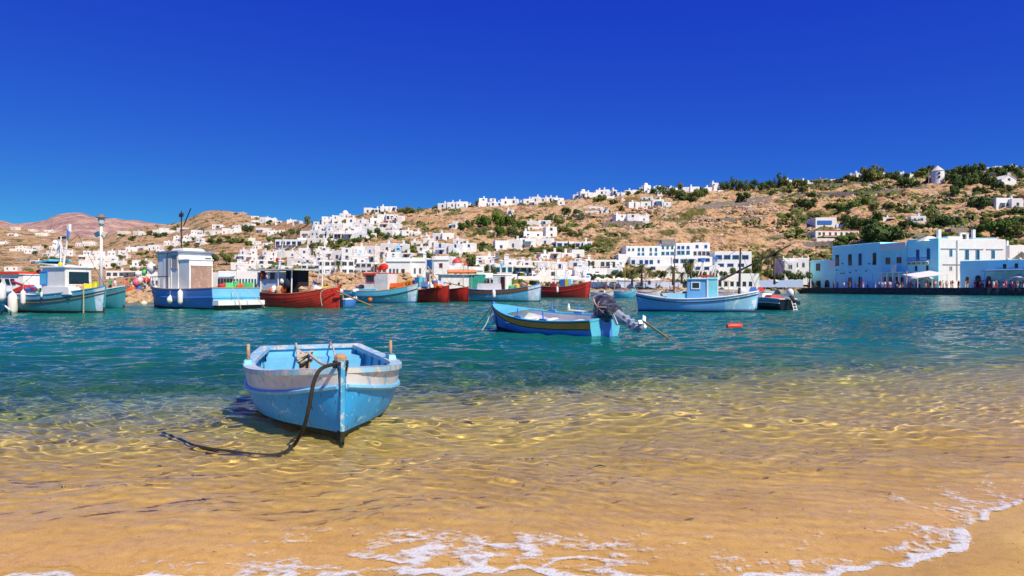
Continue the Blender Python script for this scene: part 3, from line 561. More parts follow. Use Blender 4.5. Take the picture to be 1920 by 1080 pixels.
stone_wall([(1380, 455), (1430, 452), (1470, 446)], 1.6, 'stone wall at the foot of the bare slope right of the hotel')
stone_wall([(1080, 409), (1130, 412), (1160, 409)], 1.6, 'small stone wall below the white house with pale blue windows')
stone_wall([(340, 456), (420, 455), (500, 457)], 1.6, 'grey stone wall on the slope behind the blue fishing boat')
SPLIT[0] = True
# ---------------- windmill, chapels ----------------
W0, W1 = wallmat(0), wallmat(1)
g = ground(1758, 344); s = g.y/FPX
t = thing('windmill', 'round white windmill tower with a pale conical cap on the ridge', 'windmill', g)
b = MB(); r = 11.5*s; b.lathe((0, 0, -1), [(r*1.12, -2), (r*1.12, .1), (r, .12), (r*.94, 23*s+1), (r*.9, 23*s+1.02)], W0, 24); autosmooth(b.build('tower', t))
b = MB(); b.lathe((0, 0, 23*s), [(r*1.02, 0), (r*.96, .15), (.06, 10.5*s)], mat('pale_thatch', (.66, .62, .58), .95, c2=(.5, .46, .42), scale=3), 24); b.build('conical_roof', t)
for z in (11*s, 18*s): MB().box((-.3*r, -r*.93, z), (.8, .25, 1.1), mat('dark_opening', (.02, .02, .025), .9, bump=0)).build('window', t)
b = MB(); b.box((0, 1, -1.9), (3.6*r, 3.2*r, 2.4), drystone); b.build('stone_base', t)
b = MB(); b.tube([(-13*s-1, 0, -1), (-13*s-1, 0, 24*s)], .18, mat('grey_timber', (.42, .38, .33), .8)); b.build('post', t)
def gable(cx, yt, yb, w, label, win='dark', yaw=.1):
    g = ground(cx, yb); s = g.y/FPX; w *= s; h = (yb-yt)*s
    t = thing('chapel', label, 'chapel', g, yaw); b = MB(); d = w*.9; x = w/2
    vs = [(-x, 0, -2), (x, 0, -2), (x, 0, h*.52), (0, 0, h*.86), (-x, 0, h*.52)]; vs += [(a, d, c) for a, _, c in vs]
    b.add(vs, [(4, 3, 2, 1, 0)[::-1], (5, 6, 7, 8, 9)[::-1], (0, 1, 6, 5), (1, 2, 7, 6), (4, 0, 5, 9)], W0); b.build('wall', t)
    b = MB(); 
    for sg in (-1, 1):
        b.add([(sg*(x+.2), -.2, h*.52-.1), (0, -.2, h*.86+.06), (0, d+.2, h*.86+.06), (sg*(x+.2), d+.2, h*.52-.1), (sg*(x+.2), -.2, h*.52-.35), (0, -.2, h*.86-.2)], [(0, 1, 2, 3), (0, 4, 5, 1)], W0)
    b.build('roof', t)
    b = MB(); 
    for sg in (-1, 1): b.box((sg*w*.07, .2, h*.9), (w*.05, .4, h*.14), W0)
    b.box((0, .2, h*.985), (w*.2, .4, h*.04), W0); b.build('bell_gable', t)
    place_win(t, 'f', 0, h*.38, 1.2, 1.2, win); return t
gable(1892, 324, 348, 30, 'white gabled chapel with a small belfry at the right end of the ridge')
# ---------------- church with the red dome ----------------
def placed(cx, yb, D, nm, label, cat, yaw=0):
    p = P(cx, yb, D); return thing(nm, label, cat, p, yaw), D/FPX
t, s = placed(858, 530, 148, 'church', 'white church with a red ringed dome on the harbour front', 'church')
block(t, 0, 0, 34*s, 30*s, -3, 32*s+3, W0)
b = MB(); b.lathe((-2*s, 9*s, 31*s), [(9*s, 0), (9*s, 6*s), (8.6*s, 6.2*s)], W0, 20); b.build('drum', t)
b = MB(); rd = mat('red_paint', (.62, .06, .06), .5, c2=(.5, .05, .05)); rr = 9.3*s; b.lathe((-2*s, 9*s, 37*s), [(rr, 0), (rr, .5*s), (rr*.92, 3.6*s), (rr*.7, 6.6*s), (rr*.36, 8.6*s), (.05, 9.3*s)], rd, 20); autosmooth(b.build('dome', t), 50)
b = MB(); b.box((-2*s, 9*s, 48*s), (.12, .12, 3.4*s), W0); b.box((-2*s, 9*s, 48.4*s), (1.6*s, .12, .12), W0); b.build('cross', t)
b = MB(); b.lathe((15*s, 6*s, 31*s), [(3.6*s, 0), (3.6*s, 3*s), (2.2*s, 5.2*s), (.05, 6*s)], rd, 12); b.build('small_dome', t)
for x in (-4, 6): place_win(t, 'f', x*s, 10*s, 4*s, 8*s, 'red')
b = MB(); vs = []; n = 12
for k in range(n+1): a = math.pi*k/n; vs.append((-17*s-7*s*math.cos(a), 0, 20*s+7*s*math.sin(a)))
vs += [(-24*s+14*s, 0, -3), (-24*s, 0, -3)]; m_ = len(vs); vs += [(x, 12*s, z) for x, _, z in vs]
b.add(vs, [tuple(range(m_)), tuple(range(2*m_-1, m_-1, -1))]+[(i, i+m_, (i+1) % m_+m_, (i+1) % m_) for i in range(m_)], W0); o = b.build('apse', t); o.location = (0, -1.2, 0)
o = place_win(t, 'f', -17*s, 10*s, 3*s, 7*s, 'brown', 'door'); o.location.y = -1.3
# neoclassical building with tall dark doors
def facade_house(cx, yt, yb, w, D, label, wm, wins, yaw=0, nm='building', dep=8, doors=(), cornice=True):
    t, s = placed(cx, yb, D, nm, label, 'building', yaw); H_ = (yb-yt)*s; block(t, 0, 0, w*s, dep, -2.5, H_+2.5, wm)
    if cornice: b = MB(); b.box((0, -.12, H_-.75), (w*s+.3, .24, .22), wm); b.build('cornice', t)
    for (x, z, ww, hh, c, *r) in wins: place_win(t, 'f', x*s, z*s, ww*s, hh*s, c, r[0] if r else 'window', arch=len(r) > 1)
    return t, s
facade_house(746, 483, 535, 46, 148, 'white building with three tall dark windows and a dark red door behind the red-trimmed boat', W0, [(-14, 20, 3.2, 11, 'dark'), (-7, 20, 3.2, 11, 'dark'), (-.6, 20, 3.2, 11, 'dark'), (10, 10, 6, 21, 'brown', 'door')])
facade_house(784, 483, 535, 26, 150, 'plain white building with one dark window between the pillared building and the church', W0, [(-6, 22, 3.4, 10, 'dark'), (4, 22, 3.4, 10, 'dark')])
facade_house(826, 480, 532, 30, 149, 'white house with one square red lattice window left of the church', W0, [(1, 30, 6, 9, 'red'), (8, 6, 3, 8, 'dark')])
facade_house(892, 500, 536, 26, 150, 'low white house with a small dark red door right of the church', W0, [(-4, 14, 3, 6, 'red'), (6, 4, 5, 10, 'dark')])
# ---------------- the long white hotel ----------------
t = thing('hotel', 'long white terraced hotel with rows of blue shutters behind the palms', 'hotel', P(1260, 520, 205), 0); s = 205/FPX
def hx(px): return (px-1260)*s
def hz(py): return (520-py)*s
BLK = [(1180, 1246, 459, 6, 'teal'), (1246, 1276, 454, 6.4, 'teal'), (1276, 1310, 453, 6.1, 'blue'), (1310, 1343, 452, 6.5, 'blue'), (1184, 1262, 480, 2.2, 'blue'), (1262, 1344, 481, 1.9, 'blue'), (1342, 1412, 471, 1.2, 'blue'), (1164, 1192, 475, 5, 'sky'), (1205, 1350, 497, .4, 'blue')]
for i, (a, c, top, yo, wc) in enumerate(BLK): block(t, hx((a+c)/2), yo, (c-a)*s, 9-(i % 3)*.5, -3-i*.1, hz(top)+3+i*.1, W0)
def hw(px, py, w, h, yo, c, nm='window'):
    o = place_win(t, 'f', hx(px), hz(py+h/2), w*s, h*s, c, nm); o.location.y = yo-.08
for px in (1186, 1194): hw(px, 466, 4, 5, 6, 'teal')
for px in (1205, 1213, 1228, 1238): hw(px, 466, 4, 7, 6, 'teal'); hw(px, 475, 5, 6, 6, 'sky')
for px in (1252, 1261, 1270): hw(px, 462, 4, 6, 6.4, 'teal'); hw(px, 473, 6, 7, 6.4, 'sky')
for px in (1282, 1290, 1300): hw(px, 462, 5, 6, 6.1, 'blue'); hw(px, 472, 7, 8, 6.1, 'sky')
for px in (1318, 1335): hw(px, 460, 5, 6, 6.5, 'blue')
for px in (1314, 1323, 1331, 1339): hw(px, 473, 6, 8, 6.5, 'dark')
for px in (1190, 1205, 1215, 1224): hw(px, 491, 6, 8, 2.2, 'blue')
for px in (1238,): hw(px, 490, 4, 6, 2.2, 'blue')
for px in (1270, 1284, 1299): hw(px, 489, 10, 8, 1.9, 'blue' if px != 1284 else 'sky')
for px in (1316, 1330): hw(px, 487, 8, 7, 1.9, 'blue')
for px in (1350, 1366, 1382, 1400): hw(px, 482, 12, 8, 1.2, 'blue'); 
for px in (1354, 1372, 1392): hw(px, 497, 11, 6, 1.2, 'blue')
for px in (1225, 1290, 1310, 1326): hw(px, 503, 9, 6, .4, 'blue')
b = MB()
for (a, c, py, yo) in ((1246, 1300, 479.5, 5.4), (1310, 1343, 479.5, 5.4), (1200, 1244, 479, 5.2)): b.box((hx((a+c)/2), yo-.6, hz(py)), ((c-a)*s, 1.6, .18), W0)
b.build('balcony', t)
b = MB(); b.box((hx(1262), 8, hz(451)), (26*s, 4, 1.6), wallmat(5)); b.build('roof_room', t)
# white house with arches right of the tall palm
t, s = placed(1492, 516, 214, 'villa', 'small white villa with two arched openings and roof finials left of the blue buildings', 'house', -.1)
block(t, 0, 0, 48*s, 8, -3, 32*s+3, W0); block(t, -12*s, -1.4, 22*s, 3, -3.1, 27*s+3.1, W0)
place_win(t, 'f', -12*s, 12*s, 7*s, 8*s, 'white', arch=True).location.y = -1.5
for x in (2, 14): place_win(t, 'f', x*s, 15*s, 4*s, 7*s, 'dark', arch=True)
b = MB(); [b.box((x*s, .4, 34.5*s), (2*s, .6, 5*s), W0, taper=.3) for x in (-22, -3, 12, 23)]; b.build('finial', t)
# house with blue glazed gallery and the red balcony
t, s = placed(1549, 432, 268, 'villa', 'two-storey white villa with a long bright blue window band above the blue buildings', 'house', 0)
t.location = ground(1549, 432); s = t.location.y/FPX
block(t, 0, 0, 40*s, 9, -3, 24*s+3, W0)
b = MB(); b.box((-3*s, -.12, 15*s), (27*s, .2, 7*s), winmat('blue')); b.build('blue_glazing', t)
for x in (-9, 1): place_win(t, 'f', x*s, 3*s, 5*s, 2.4*s, 'dark', arch=True)
block(t, 26*s, -.5, 16*s, 8, -3.1, 12*s+3.1, W0)
t2 = thing('villa', 'long low white villa with a red balcony rail below the blue-windowed villa', 'house', ground(1570, 447), .05); s = t2.location.y/FPX
block(t2, 0, 0, 84*s, 8, -3, 14*s+3, W1); b = MB(); b.box((-10*s, -1.2, 4.6*s), (44*s, .12, 1.2*s), mat('red_rail', (.6, .05, .04), .5)); b.build('balcony_rail', t2)
b = MB(); b.box((-10*s, -.6, 3.6*s), (44*s, 1.3, .25), W1); b.build('balcony', t2)
b = MB(); b.box((6*s, 3, 14.6*s), (70*s, 6, .5), mat('terracotta', (.45, .17, .10), .8)); b.build('roof_edge', t2)
for x in (-34, -26, -14, -3, 8, 18, 30, 38): place_win(t2, 'f', x*s, 5.6*s, 4*s, 6*s, 'dark')
t3 = thing('house', 'small white lower wing with a dark doorway under the red balcony', 'house', ground(1548, 461), 0); s = t3.location.y/FPX
block(t3, 0, 0, 34*s, 6, -3, 14*s+3, W1); place_win(t3, 'f', 5*s, 6*s, 3*s, 4*s, 'dark'); place_win(t3, 'f', 13*s, 0, 6*s, 9*s, 'dark', 'door')

# ---------------- the shade-blue waterfront buildings ----------------
BLUE = mat('blue_wash', (.44, .93, .97), .85, c2=(.34, .82, .92), scale=.35, bump=.15, detail=8)  # white walls coloured blue: their shade is painted into the albedo
BLUE2 = mat('blue_wash_patched', (.44, .92, .95), .85, c2=(.28, .72, .74), scale=.5, bump=.2, detail=8)  # same blue, painted for the shade on white walls
ZQ = 1.75
def qd(px): return float(interp(px, QR))+9
def qpt(px, off=0): D = qd(px)+off; return Vector(((px-960)/FPX*D, D, ZQ))
def front(px0, px1, ytop, label, wm, wins, dep=12, nm='waterfront_building', off=0, D1=None, parts=None, back=None):
    """a building whose front runs from px0 to px1 along the quay; ytop = roof height read at px1; wins: (px, ytop, ybot, wpx, colour, kind)"""
    a = qpt(px0, off); c = qpt(px1, off) if D1 is None else Vector(((px1-960)/FPX*D1, D1, ZQ))
    v = c-a; Lh = v.length; rz = math.atan2(v.y, v.x); H_ = zof(ytop, c.y)-ZQ
    t = thing(nm, label, 'building', (a+c)/2, rz)
    block(t, 0, 0, Lh, dep, -.3, H_+.3, wm)
    for i, w in enumerate(wins):
        px, y0, y1, wp, cc = w[:5]; kd = w[5] if len(w) > 5 else 'window'
        k = (px-960)/FPX   # where the sight line meets the front
        den = v.x-k*v.y; u = (k*a.y-a.x)/den; D = a.y+u*v.y; x = (u-.5)*Lh
        wr = wp*D/FPX/max(.25, abs(math.cos(rz)-k*math.sin(rz))); z0 = zof(y1, D)-ZQ; h = (y1-y0)*D/FPX
        if kd == 'door': z0 = .05
        o = place_win(t, 'f', x, max(z0, .05), wr, h, cc, kd, arch=(len(w) > 6))
    return t, a, v, Lh, rz, H_
t, *_ = front(1519, 1562, 486.5, 'low shade-blue corner house with an arched dark doorway at the left end of the quay', BLUE, [(1534, 494, 508, 7, 'night'), (1535, 520, 533, 7, 'night', 'door'), (1551, 524, 533, 8, 'night', 'door', 1)], dep=9)
MB().box((6, .6, 7.2), (5.5, 1.5, 2.2), W0).build('white_parapet', t)
t, a, v, Lh, rz, H_ = front(1560, 1650, 454, 'large shade-blue building with four tall dark upper windows', BLUE, [(1570, 478, 499, 6, 'night'), (1594, 477, 498, 5.5, 'night'), (1613, 475, 498, 5.5, 'blue'), (1640, 474, 497, 6, 'night'),
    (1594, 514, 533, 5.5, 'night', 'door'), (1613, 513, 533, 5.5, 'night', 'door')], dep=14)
b = MB()
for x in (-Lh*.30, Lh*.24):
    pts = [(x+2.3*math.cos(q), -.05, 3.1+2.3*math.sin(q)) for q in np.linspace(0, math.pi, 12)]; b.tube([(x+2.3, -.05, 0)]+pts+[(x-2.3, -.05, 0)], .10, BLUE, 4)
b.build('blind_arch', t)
b = MB(); rs = random.Random(4)
for i in range(9): b.box((rs.uniform(-Lh*.45, Lh*.45), -.12, rs.uniform(4, 7.5)), (.35, .3, .3), quay_stone)
b.build('beam_end', t)
t, a, v, Lh, rz, H_ = front(1650, 1700, 456.5, 'shade-blue middle building with two dark red windows over a columned ground floor', BLUE2, [(1665, 483, 496, 8, 'brown'), (1686, 482, 494, 8, 'red'), (1661, 507, 527, 5, 'night', 'door'), (1671, 507, 527, 6, 'brown', 'door'), (1683, 507, 527, 5, 'night', 'door'), (1692, 507, 527, 5, 'night', 'door')], dep=12)
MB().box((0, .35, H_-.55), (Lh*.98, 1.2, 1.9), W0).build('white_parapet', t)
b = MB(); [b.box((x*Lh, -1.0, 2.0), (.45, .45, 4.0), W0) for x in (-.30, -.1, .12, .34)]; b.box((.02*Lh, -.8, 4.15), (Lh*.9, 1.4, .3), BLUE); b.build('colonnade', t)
MB().box((.18*Lh, -1.4, 5.2), (1.5, .3, 1.8), W0).build('sign', t)
t, a, v, Lh, rz, H_ = front(1701, 1760, 446, 'tall shade-blue building with a bright blue iron balcony and two upper doors', BLUE, [(1721, 468, 489, 6, 'blue', 'balcony_door'), (1741, 466, 487, 6, 'blue', 'balcony_door'), (1718, 499, 508, 4, 'night'), (1739, 498, 508, 4, 'night')], dep=14)
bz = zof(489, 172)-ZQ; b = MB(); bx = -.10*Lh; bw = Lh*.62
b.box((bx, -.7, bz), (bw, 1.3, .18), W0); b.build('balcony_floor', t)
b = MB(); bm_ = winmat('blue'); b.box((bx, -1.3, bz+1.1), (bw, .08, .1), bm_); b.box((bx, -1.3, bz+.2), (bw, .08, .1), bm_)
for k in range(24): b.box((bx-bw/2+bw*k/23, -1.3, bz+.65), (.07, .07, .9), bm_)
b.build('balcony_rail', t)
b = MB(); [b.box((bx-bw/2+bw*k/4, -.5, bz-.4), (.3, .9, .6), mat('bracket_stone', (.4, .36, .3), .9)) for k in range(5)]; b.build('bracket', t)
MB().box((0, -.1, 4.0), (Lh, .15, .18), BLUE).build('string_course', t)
# town hall: sunlit white face turned to the right
c = qpt(1760); DW = c.y+1.5; rzw = math.radians(4)
t, a, v, Lh, rz, H_ = front(1761.5, 1886, 449, 'tall white building with grey mouldings and narrow shuttered windows right of the blue buildings', W0,
    [(1783, 466, 481, 5, 'sky'), (1813, 467, 487, 7, 'sky', 'balcony_door'), (1833, 467, 487, 7, 'sky', 'balcony_door'), (1862, 468, 485, 6, 'sky'), (1783, 499, 507, 5, 'white')], dep=9, off=.4, D1=DW)
b = MB(); grey = mat('grey_moulding', (.50, .49, .48), .8)
b.box((-Lh*.36, -.1, H_-2.4), (Lh*.24, .16, .16), grey); b.box((-Lh*.02, -.1, H_-2.5), (Lh*.36, .16, .16), grey); b.box((Lh*.33, -.1, H_-2.5), (Lh*.26, .16, .16), grey); b.build('moulding', t)
b = MB(); b.box((-Lh*.30, -.1, 6.0), (Lh*.3, .16, .16), grey); b.build('string_course', t)
b = MB(); b.tube([(-Lh*.24, -.2, 2), (-Lh*.24, -.2, H_-.2)], .09, grey); b.build('drainpipe', t)
b = MB(); 
for x in (1812, 1834): pass
b.box((.02*Lh, -.9, 5.75), (Lh*.36, .06, .06), winmat('sky')); b.box((.02*Lh, -.9, 6.6), (Lh*.36, .06, .06), winmat('sky'))
for k in range(16): b.box((.02*Lh-Lh*.18+Lh*.36*k/15, -.9, 6.17), (.05, .05, .85), winmat('sky'))
b.build('balcony_rail', t); MB().box((.02*Lh, -.5, 5.62), (Lh*.36, .9, .14), W0).build('balcony_floor', t)
b = MB(); b.box((-Lh*.2, 3, H_+.2), (4, 3, 1.3), W0); b.box((Lh*.30, 4, H_+.1), (7, 3, 1.0), wallmat(3)); b.build('roof_room', t)
b = MB(); x = -Lh*.46; b.box((x-1.2, 3.2, H_+.3), (5, 3, 1.2), W0, taper=.3); b.box((x+1.3, 3, H_+1.4), (.8, .8, 2.6), W0); b.build('chimney', t)
b = MB(); x = Lh*.02; [b.box((x+sg*.9, 3.6, H_+.8), (.5, .5, 2.2), W0) for sg in (-1, 1)]; b.box((x+2.6, 3.6, H_+1.3), (.7, .7, 3.0), W0); b.box((x, 3.6, H_+1.8), (2.2, .5, .4), W0); b.build('bell_frame', t)
t, a, v, Lh, rz, H_ = front(1800, 1990, 484, 'long low shade-blue restaurant with arched doors and canopy at the right edge', BLUE, [(1814, 515, 533, 6, 'brown', 'door', 1), (1834, 514, 533, 10, 'night', 'door', 1), (1854, 515, 533, 8, 'brown', 'door', 1), (1884, 495, 504, 6, 'night'), (1906, 494, 503, 6, 'night'), (1930, 494, 503, 6, 'night')], dep=5, off=-3.5)
MB().box((Lh*.10, -2.2, 4.1), (Lh*.62, 4.2, .18), mat('blue_canvas', (.10, .22, .42), .8), tilt=(.08, 0, 0)).build('canopy', t)
b = MB(); [b.box((Lh*(-.18+.18*k), -4.1, 1.9), (.14, .14, 3.8), winmat('sky')) for k in range(4)]; b.build('canopy_post', t)
b = MB(); [b.ball((x*Lh, -.4, 6.6), .35, W0, 8) for x in (.0, .12, .25)]; b.build('wall_lamp', t)
t, s = placed(1912, 520, 178, 'house', 'white house with a blue-shaded roof edge behind the blue restaurant', 'house', .15)
block(t, 0, 0, 44*s, 8, -3, 60*s+3, W0); b = MB(); b.box((-14*s, 2, 64*s), (4*s, .8, 11*s), W0); b.build('chimney', t)
t, s = placed(1912, 525, 172, 'parasol', 'cream canvas sail shade behind the blue restaurant roof', 'sunshade'); b = MB(); b.add([(-14*s, 0, 36*s), (4*s, 0, 54*s), (20*s, 0, 40*s), (3*s, 4, 38*s)], [(0, 3, 1), (1, 3, 2)], mat('cream_canvas', (.75, .68, .52), .8)); b.build('canvas', t)
b = MB(); b.tube([(3*s, 1, 0), (4*s, 1, 54*s)], .1, W0); b.build('pole', t)
# long low white wall on the promenade, shade put into its blue colour
t, s = placed(1430, 537, 205, 'garden_wall', 'long low shade-blue garden wall with a small gabled gate behind the moored boats', 'wall')
b = MB(); lb = mat('shade_tinted_wall', (.45, .56, .80), .85); b.box((0, 0, 5*s), (150*s, .8, 13*s), lb); b.build('wall', t)
b = MB(); b.box((-30*s, -.3, 6.5*s), (17*s, 1.6, 15*s), lb); b.add([(-39*s, -1.2, 14*s), (-21*s, -1.2, 14*s), (-30*s, -1.2, 18*s), (-39*s, .6, 14*s), (-21*s, .6, 14*s), (-30*s, .6, 18*s)], [(0, 1, 2), (5, 4, 3), (0, 2, 5, 3), (1, 4, 5, 2)], W0); b.build('gate_house', t)
place_win(t, 'f', -30*s, 1*s, 4*s, 9*s, 'blue', 'door').location.y = -1.25

b = MB(); xs = np.linspace(1090, 1350, 60); vs = []
for x in xs:
    D = float(interp(x, PR))+9; X = (x-960)/FPX; vs += [(X*D, D, .9), (X*D, D, 3.2), (X*(D+.5), D+.5, 3.2), (X*(D+22), D+22, 3.9)]
b.add(vs, [(4*i+k, 4*i+4+k, 4*i+5+k, 4*i+1+k) for i in range(59) for k in (0, 1, 2)], mat('shade_tinted_wall', (.45, .56, .80), .85)); tag(b.build('garden_wall'), 'long pale shade-blue retaining wall below the palms and parasols', 'wall')  # same blue tint, painted for the shade on a white wall
for i, (px0, px1, y0, y1, D, c) in enumerate(((1160, 1424, 513, 541, 197, 'night'), )):
    t, s = placed((px0+px1)/2, y1, D, 'terrace_building', 'long low white terrace building behind the palms at the foot of the hotel', 'building'); block(t, 0, 0, (px1-px0)*s, 5, -1.5, (y1-y0)*s+1.5, W0)
    for k in range(22): place_win(t, 'f', (-.48+k/22.9)*(px1-px0)*s, 4*s, 6*s, 9*s, 'night')
ROW = [(425, 34, 508, 'dark', 6), (462, 38, 507, 'teal', 7), (503, 40, 506, 'dark', 7), (540, 34, 509, 'blue', 6), (905, 40, 512, 'dark', 6), (948, 44, 514, 'dark', 8), (992, 42, 518, 'sky', 7), (1030, 36, 519, 'dark', 5), (1066, 38, 518, 'blue', 6), (1102, 34, 521, 'dark', 6), (1136, 36, 521, 'blue', 6), (330, 40, 512, 'dark', 6), (372, 42, 511, 'dark', 7), (290, 38, 514, 'dark', 6)]
WF = []
for i, (cx, w, yt, wc, n) in enumerate(ROW):
    D = float(interp(cx, PR))+14; t, s = placed(cx, 541, D, 'shop_building', None, 'building', (-.08, .05, .1)[i % 3]); H_ = (541-yt)*s; block(t, 0, 0, w*s, 6+i % 3, -1.5, H_+1.5, [W0, W1][i % 4 == 3])
    for k in range(n): place_win(t, 'f', (-.44+.88*k/(n-1))*w*s, .1, w*s/n*.62, min(2.3, H_*.55), wc, 'door' if k % 3 == 0 else 'window')
    if i % 2 == 0: MB().box((0, -1.5, min(3, H_*.72)), (w*s*.96, 3.0, .1), mat('cream_canvas', (.75, .68, .52), .8) if i % 4 else mat('pale_blue_canvas', (.50, .68, .75), .8), tilt=(.12, 0, 0)).build('awning', t)
    WF.append((t, cx, wc, i % 2 == 0))
SPLIT[0] = False
for i, (t, cx, wc, aw) in enumerate(sorted(WF, key=lambda q: q[1])):
    tag(t, f'low white harbour front building with {dict(sky="light blue").get(wc, wc)} openings{" and awning" if aw else ""}, number {i+1} from left' if False else f'low white waterfront shop with {dict(sky="light blue").get(wc, wc)} openings{" under an awning" if aw else ""}, {["first","second","third","fourth","fifth","sixth","seventh","eighth","ninth","tenth","eleventh","twelfth","thirteenth","fourteenth"][i]} from the left', 'building', 'low shops along the harbour front')
ORD = ['first', 'second', 'third', 'fourth', 'fifth', 'sixth', 'seventh', 'eighth', 'ninth', 'tenth', 'eleventh', 'twelfth', 'thirteenth', 'fourteenth', 'fifteenth', 'sixteenth', 'seventeenth', 'eighteenth', 'nineteenth']
def ordn(i):
    n = i+1
    if n < 20: return ORD[i]
    if n % 10 == 0: return ['twentieth', 'thirtieth', 'fortieth', 'fiftieth', 'sixtieth', 'seventieth', 'eightieth'][n//10-2]
    return ['twenty', 'thirty', 'forty', 'fifty', 'sixty', 'seventy', 'eighty'][n//10-2]+'-'+ORD[n % 10-1]
# ---------------- vegetation ----------------
def leafmat(name, c, c2, tr=.25):
    m = mat(name, c, .75, c2=c2, scale=.9, bump=0, spec=.15, detail=4)
    return m
LEAF = [leafmat('pine_green', (.115, .165, .042), (.055, .09, .022)), leafmat('olive_green', (.19, .21, .055), (.09, .115, .03)), leafmat('fresh_green', (.11, .19, .03), (.05, .10, .015)),
        leafmat('dark_green', (.085, .135, .036), (.04, .075, .02)), leafmat('dry_scrub', (.28, .23, .08), (.15, .13, .05)), leafmat('magenta_bloom', (.50, .02, .16), (.3, .01, .08)), leafmat('scrub_green', (.17, .19, .055), (.09, .10, .03))]
bark = mat('bark', (.16, .11, .075), .95, c2=(.08, .06, .045), scale=3, bump=.6)
def crown_mesh(seed, lm, n=850, flat=.62, leaf=.19, lumps=9, under=.35):
    """unit crown (radius about 1): leaf-sized faces gathered in uneven clumps with gaps"""
    rs = random.Random(seed); C_ = []
    for i in range(lumps):
        a = rs.uniform(0, 6.28); r = rs.uniform(.15, .72)**.8; C_.append((math.cos(a)*r, math.sin(a)*r, rs.uniform(-.35, .55)*flat/.62, rs.uniform(.26, .48)))
    C_.append((0, 0, .1, .5)); vs = []; fs = []
    for i in range(n):
        c = rs.choice(C_); d = Vector((rs.gauss(0, 1), rs.gauss(0, 1), rs.gauss(0, 1))).normalized()
        p = Vector(c[:3])+Vector((d.x, d.y, d.z*.8))*c[3]*rs.uniform(.65, 1.05)
        if p.z < -under*flat*1.6: continue
        u = (d+Vector((rs.uniform(-.7, .7), rs.uniform(-.7, .7), rs.uniform(-.7, .7)))).normalized().orthogonal().normalized(); w = u.cross(d).normalized()
        s = leaf*rs.uniform(.6, 1.3); k = len(vs)
        vs += [p-u*s*.6, p+w*s*.35, p+u*s*.6, p-w*s*.35]; fs.append((k, k+1, k+2, k+3))
    me = bpy.data.meshes.new('crown'); me.from_pydata([tuple(v) for v in vs], [], fs); me.materials.append(lm); me.update(); return me
def trunk_mesh(seed):
    rs = random.Random(seed); b = MB(); b.tube([(0, 0, -.6), (.03, .02, .2), (.0, .05, .75)], [.085, .07, .05], bark, 6)
    for k in range(4):
        a = rs.uniform(0, 6.28); b.tube([(.01, .03, .45+.07*k), (math.cos(a)*.25, math.sin(a)*.25, .8), (math.cos(a)*.5, math.sin(a)*.5, 1.0)], [.035, .025, .012], bark, 5)
    o = b.build('trunk', smooth=True); me = o.data; bpy.data.objects.remove(o); return me
CR = {k: [crown_mesh(100+k*7+j, LEAF[k], n=820 if k != 5 else 450) for j in range(3)] for k in range(7)}
TRK = [trunk_mesh(i) for i in range(2)]
TREES = []
def tree(cx, yb, w, h, kind=0, D=None, nm='tree', label=None, reg=''):
    """crown w by h pixels standing with its foot at (cx, yb)"""
    rs = random.Random(int(cx*31+yb)); g = ground(cx, yb) if D is None else P(cx, yb, D); s = g.y/FPX; Wd, Ht = w*s, h*s
    bush = h < w*.75 or h < 9
    t = thing('bush' if bush else 'tree', label, 'bush' if bush else 'tree', g, rs.uniform(0, 6.28))
    c = link('crown', rs.choice(CR[kind]), t); cz = Ht*(.5 if bush else .58); c.location = (0, 0, cz); k_ = 1.18; c.scale = (Wd/2*k_, Wd/2*rs.uniform(.85, 1)*k_, Ht*(.66 if bush else .60)/.75*k_)
    if not bush: tk = link('trunk', TRK[rs.randint(0, 1)], t); tk.scale = (Ht*.5, Ht*.5, Ht*.55)
    TREES.append((t, cx, yb, w, h, kind, reg, bush)); return t
def trees(reg, rows):
    for r in rows: tree(*r, reg=reg)
trees('in the green grove on the centre slope', [(868,436,18,14,2),(882,434,22,18,0),(898,431,24,20,2),(915,433,26,22,2),(932,430,28,24,2),(948,432,24,26,2),(960,426,22,20,0),(940,444,24,16,2),(960,442,22,18,0),(975,436,20,16,2),(985,430,16,12,2),(905,443,18,12,0),(890,446,12,9,1),(975,448,14,12,3),(862,446,12,8,1),(985,444,12,12,2),(905,462,12,8,3),(892,455,16,9,3),(920,452,14,9,6),(870,441,14,8,6)])
trees('in the row along the ridge', [(1356,361,18,20,3),(1370,362,18,22,0),(1384,364,18,22,3),(1398,363,16,20,0),(1412,361,16,20,3),(1426,362,16,19,0),(1440,360,16,18,3),(1452,356,14,16,0),(1464,351,20,20,0),(1475,352,18,15,1),(1492,351,16,13,1),(1506,352,16,14,0),(1503,364,22,13,1),(1477,366,18,12,6),(1448,366,20,8,1),(1530,345,20,8,1),(1550,347,18,7,1),(1575,345,22,9,0),(1590,336,14,9,0),(1600,341,16,11,1),
  (1622,343,22,24,1),(1634,345,28,28,1),(1648,342,22,22,1),(1665,336,16,11,0),(1678,338,18,14,0),(1690,350,20,18,3),(1702,352,20,20,3),(1716,354,18,12,3),(1698,344,16,16,3),(1732,325,22,13,0),(1746,322,12,14,0),(1726,332,24,10,1),(1740,342,14,10,3)])
trees('right of the windmill', [(1782,331,22,14,0),(1795,330,20,16,0),(1808,330,20,18,3),(1822,332,22,20,0),(1836,330,20,20,3),(1785,348,24,18,3),(1798,358,22,22,3),(1812,352,22,20,0),(1826,350,22,22,0),(1840,346,24,22,3),(1856,350,22,16,3),(1870,356,20,14,3),(1790,370,16,20,3),(1835,362,18,11,3),(1862,330,20,14,0),(1876,328,20,14,0),(1890,324,16,12,3),(1905,326,20,14,0),(1916,338,16,16,3),(1895,359,18,10,1),(1868,374,16,8,1),(1776,342,14,12,3),(1848,364,16,9,0),(1880,364,14,8,1)])
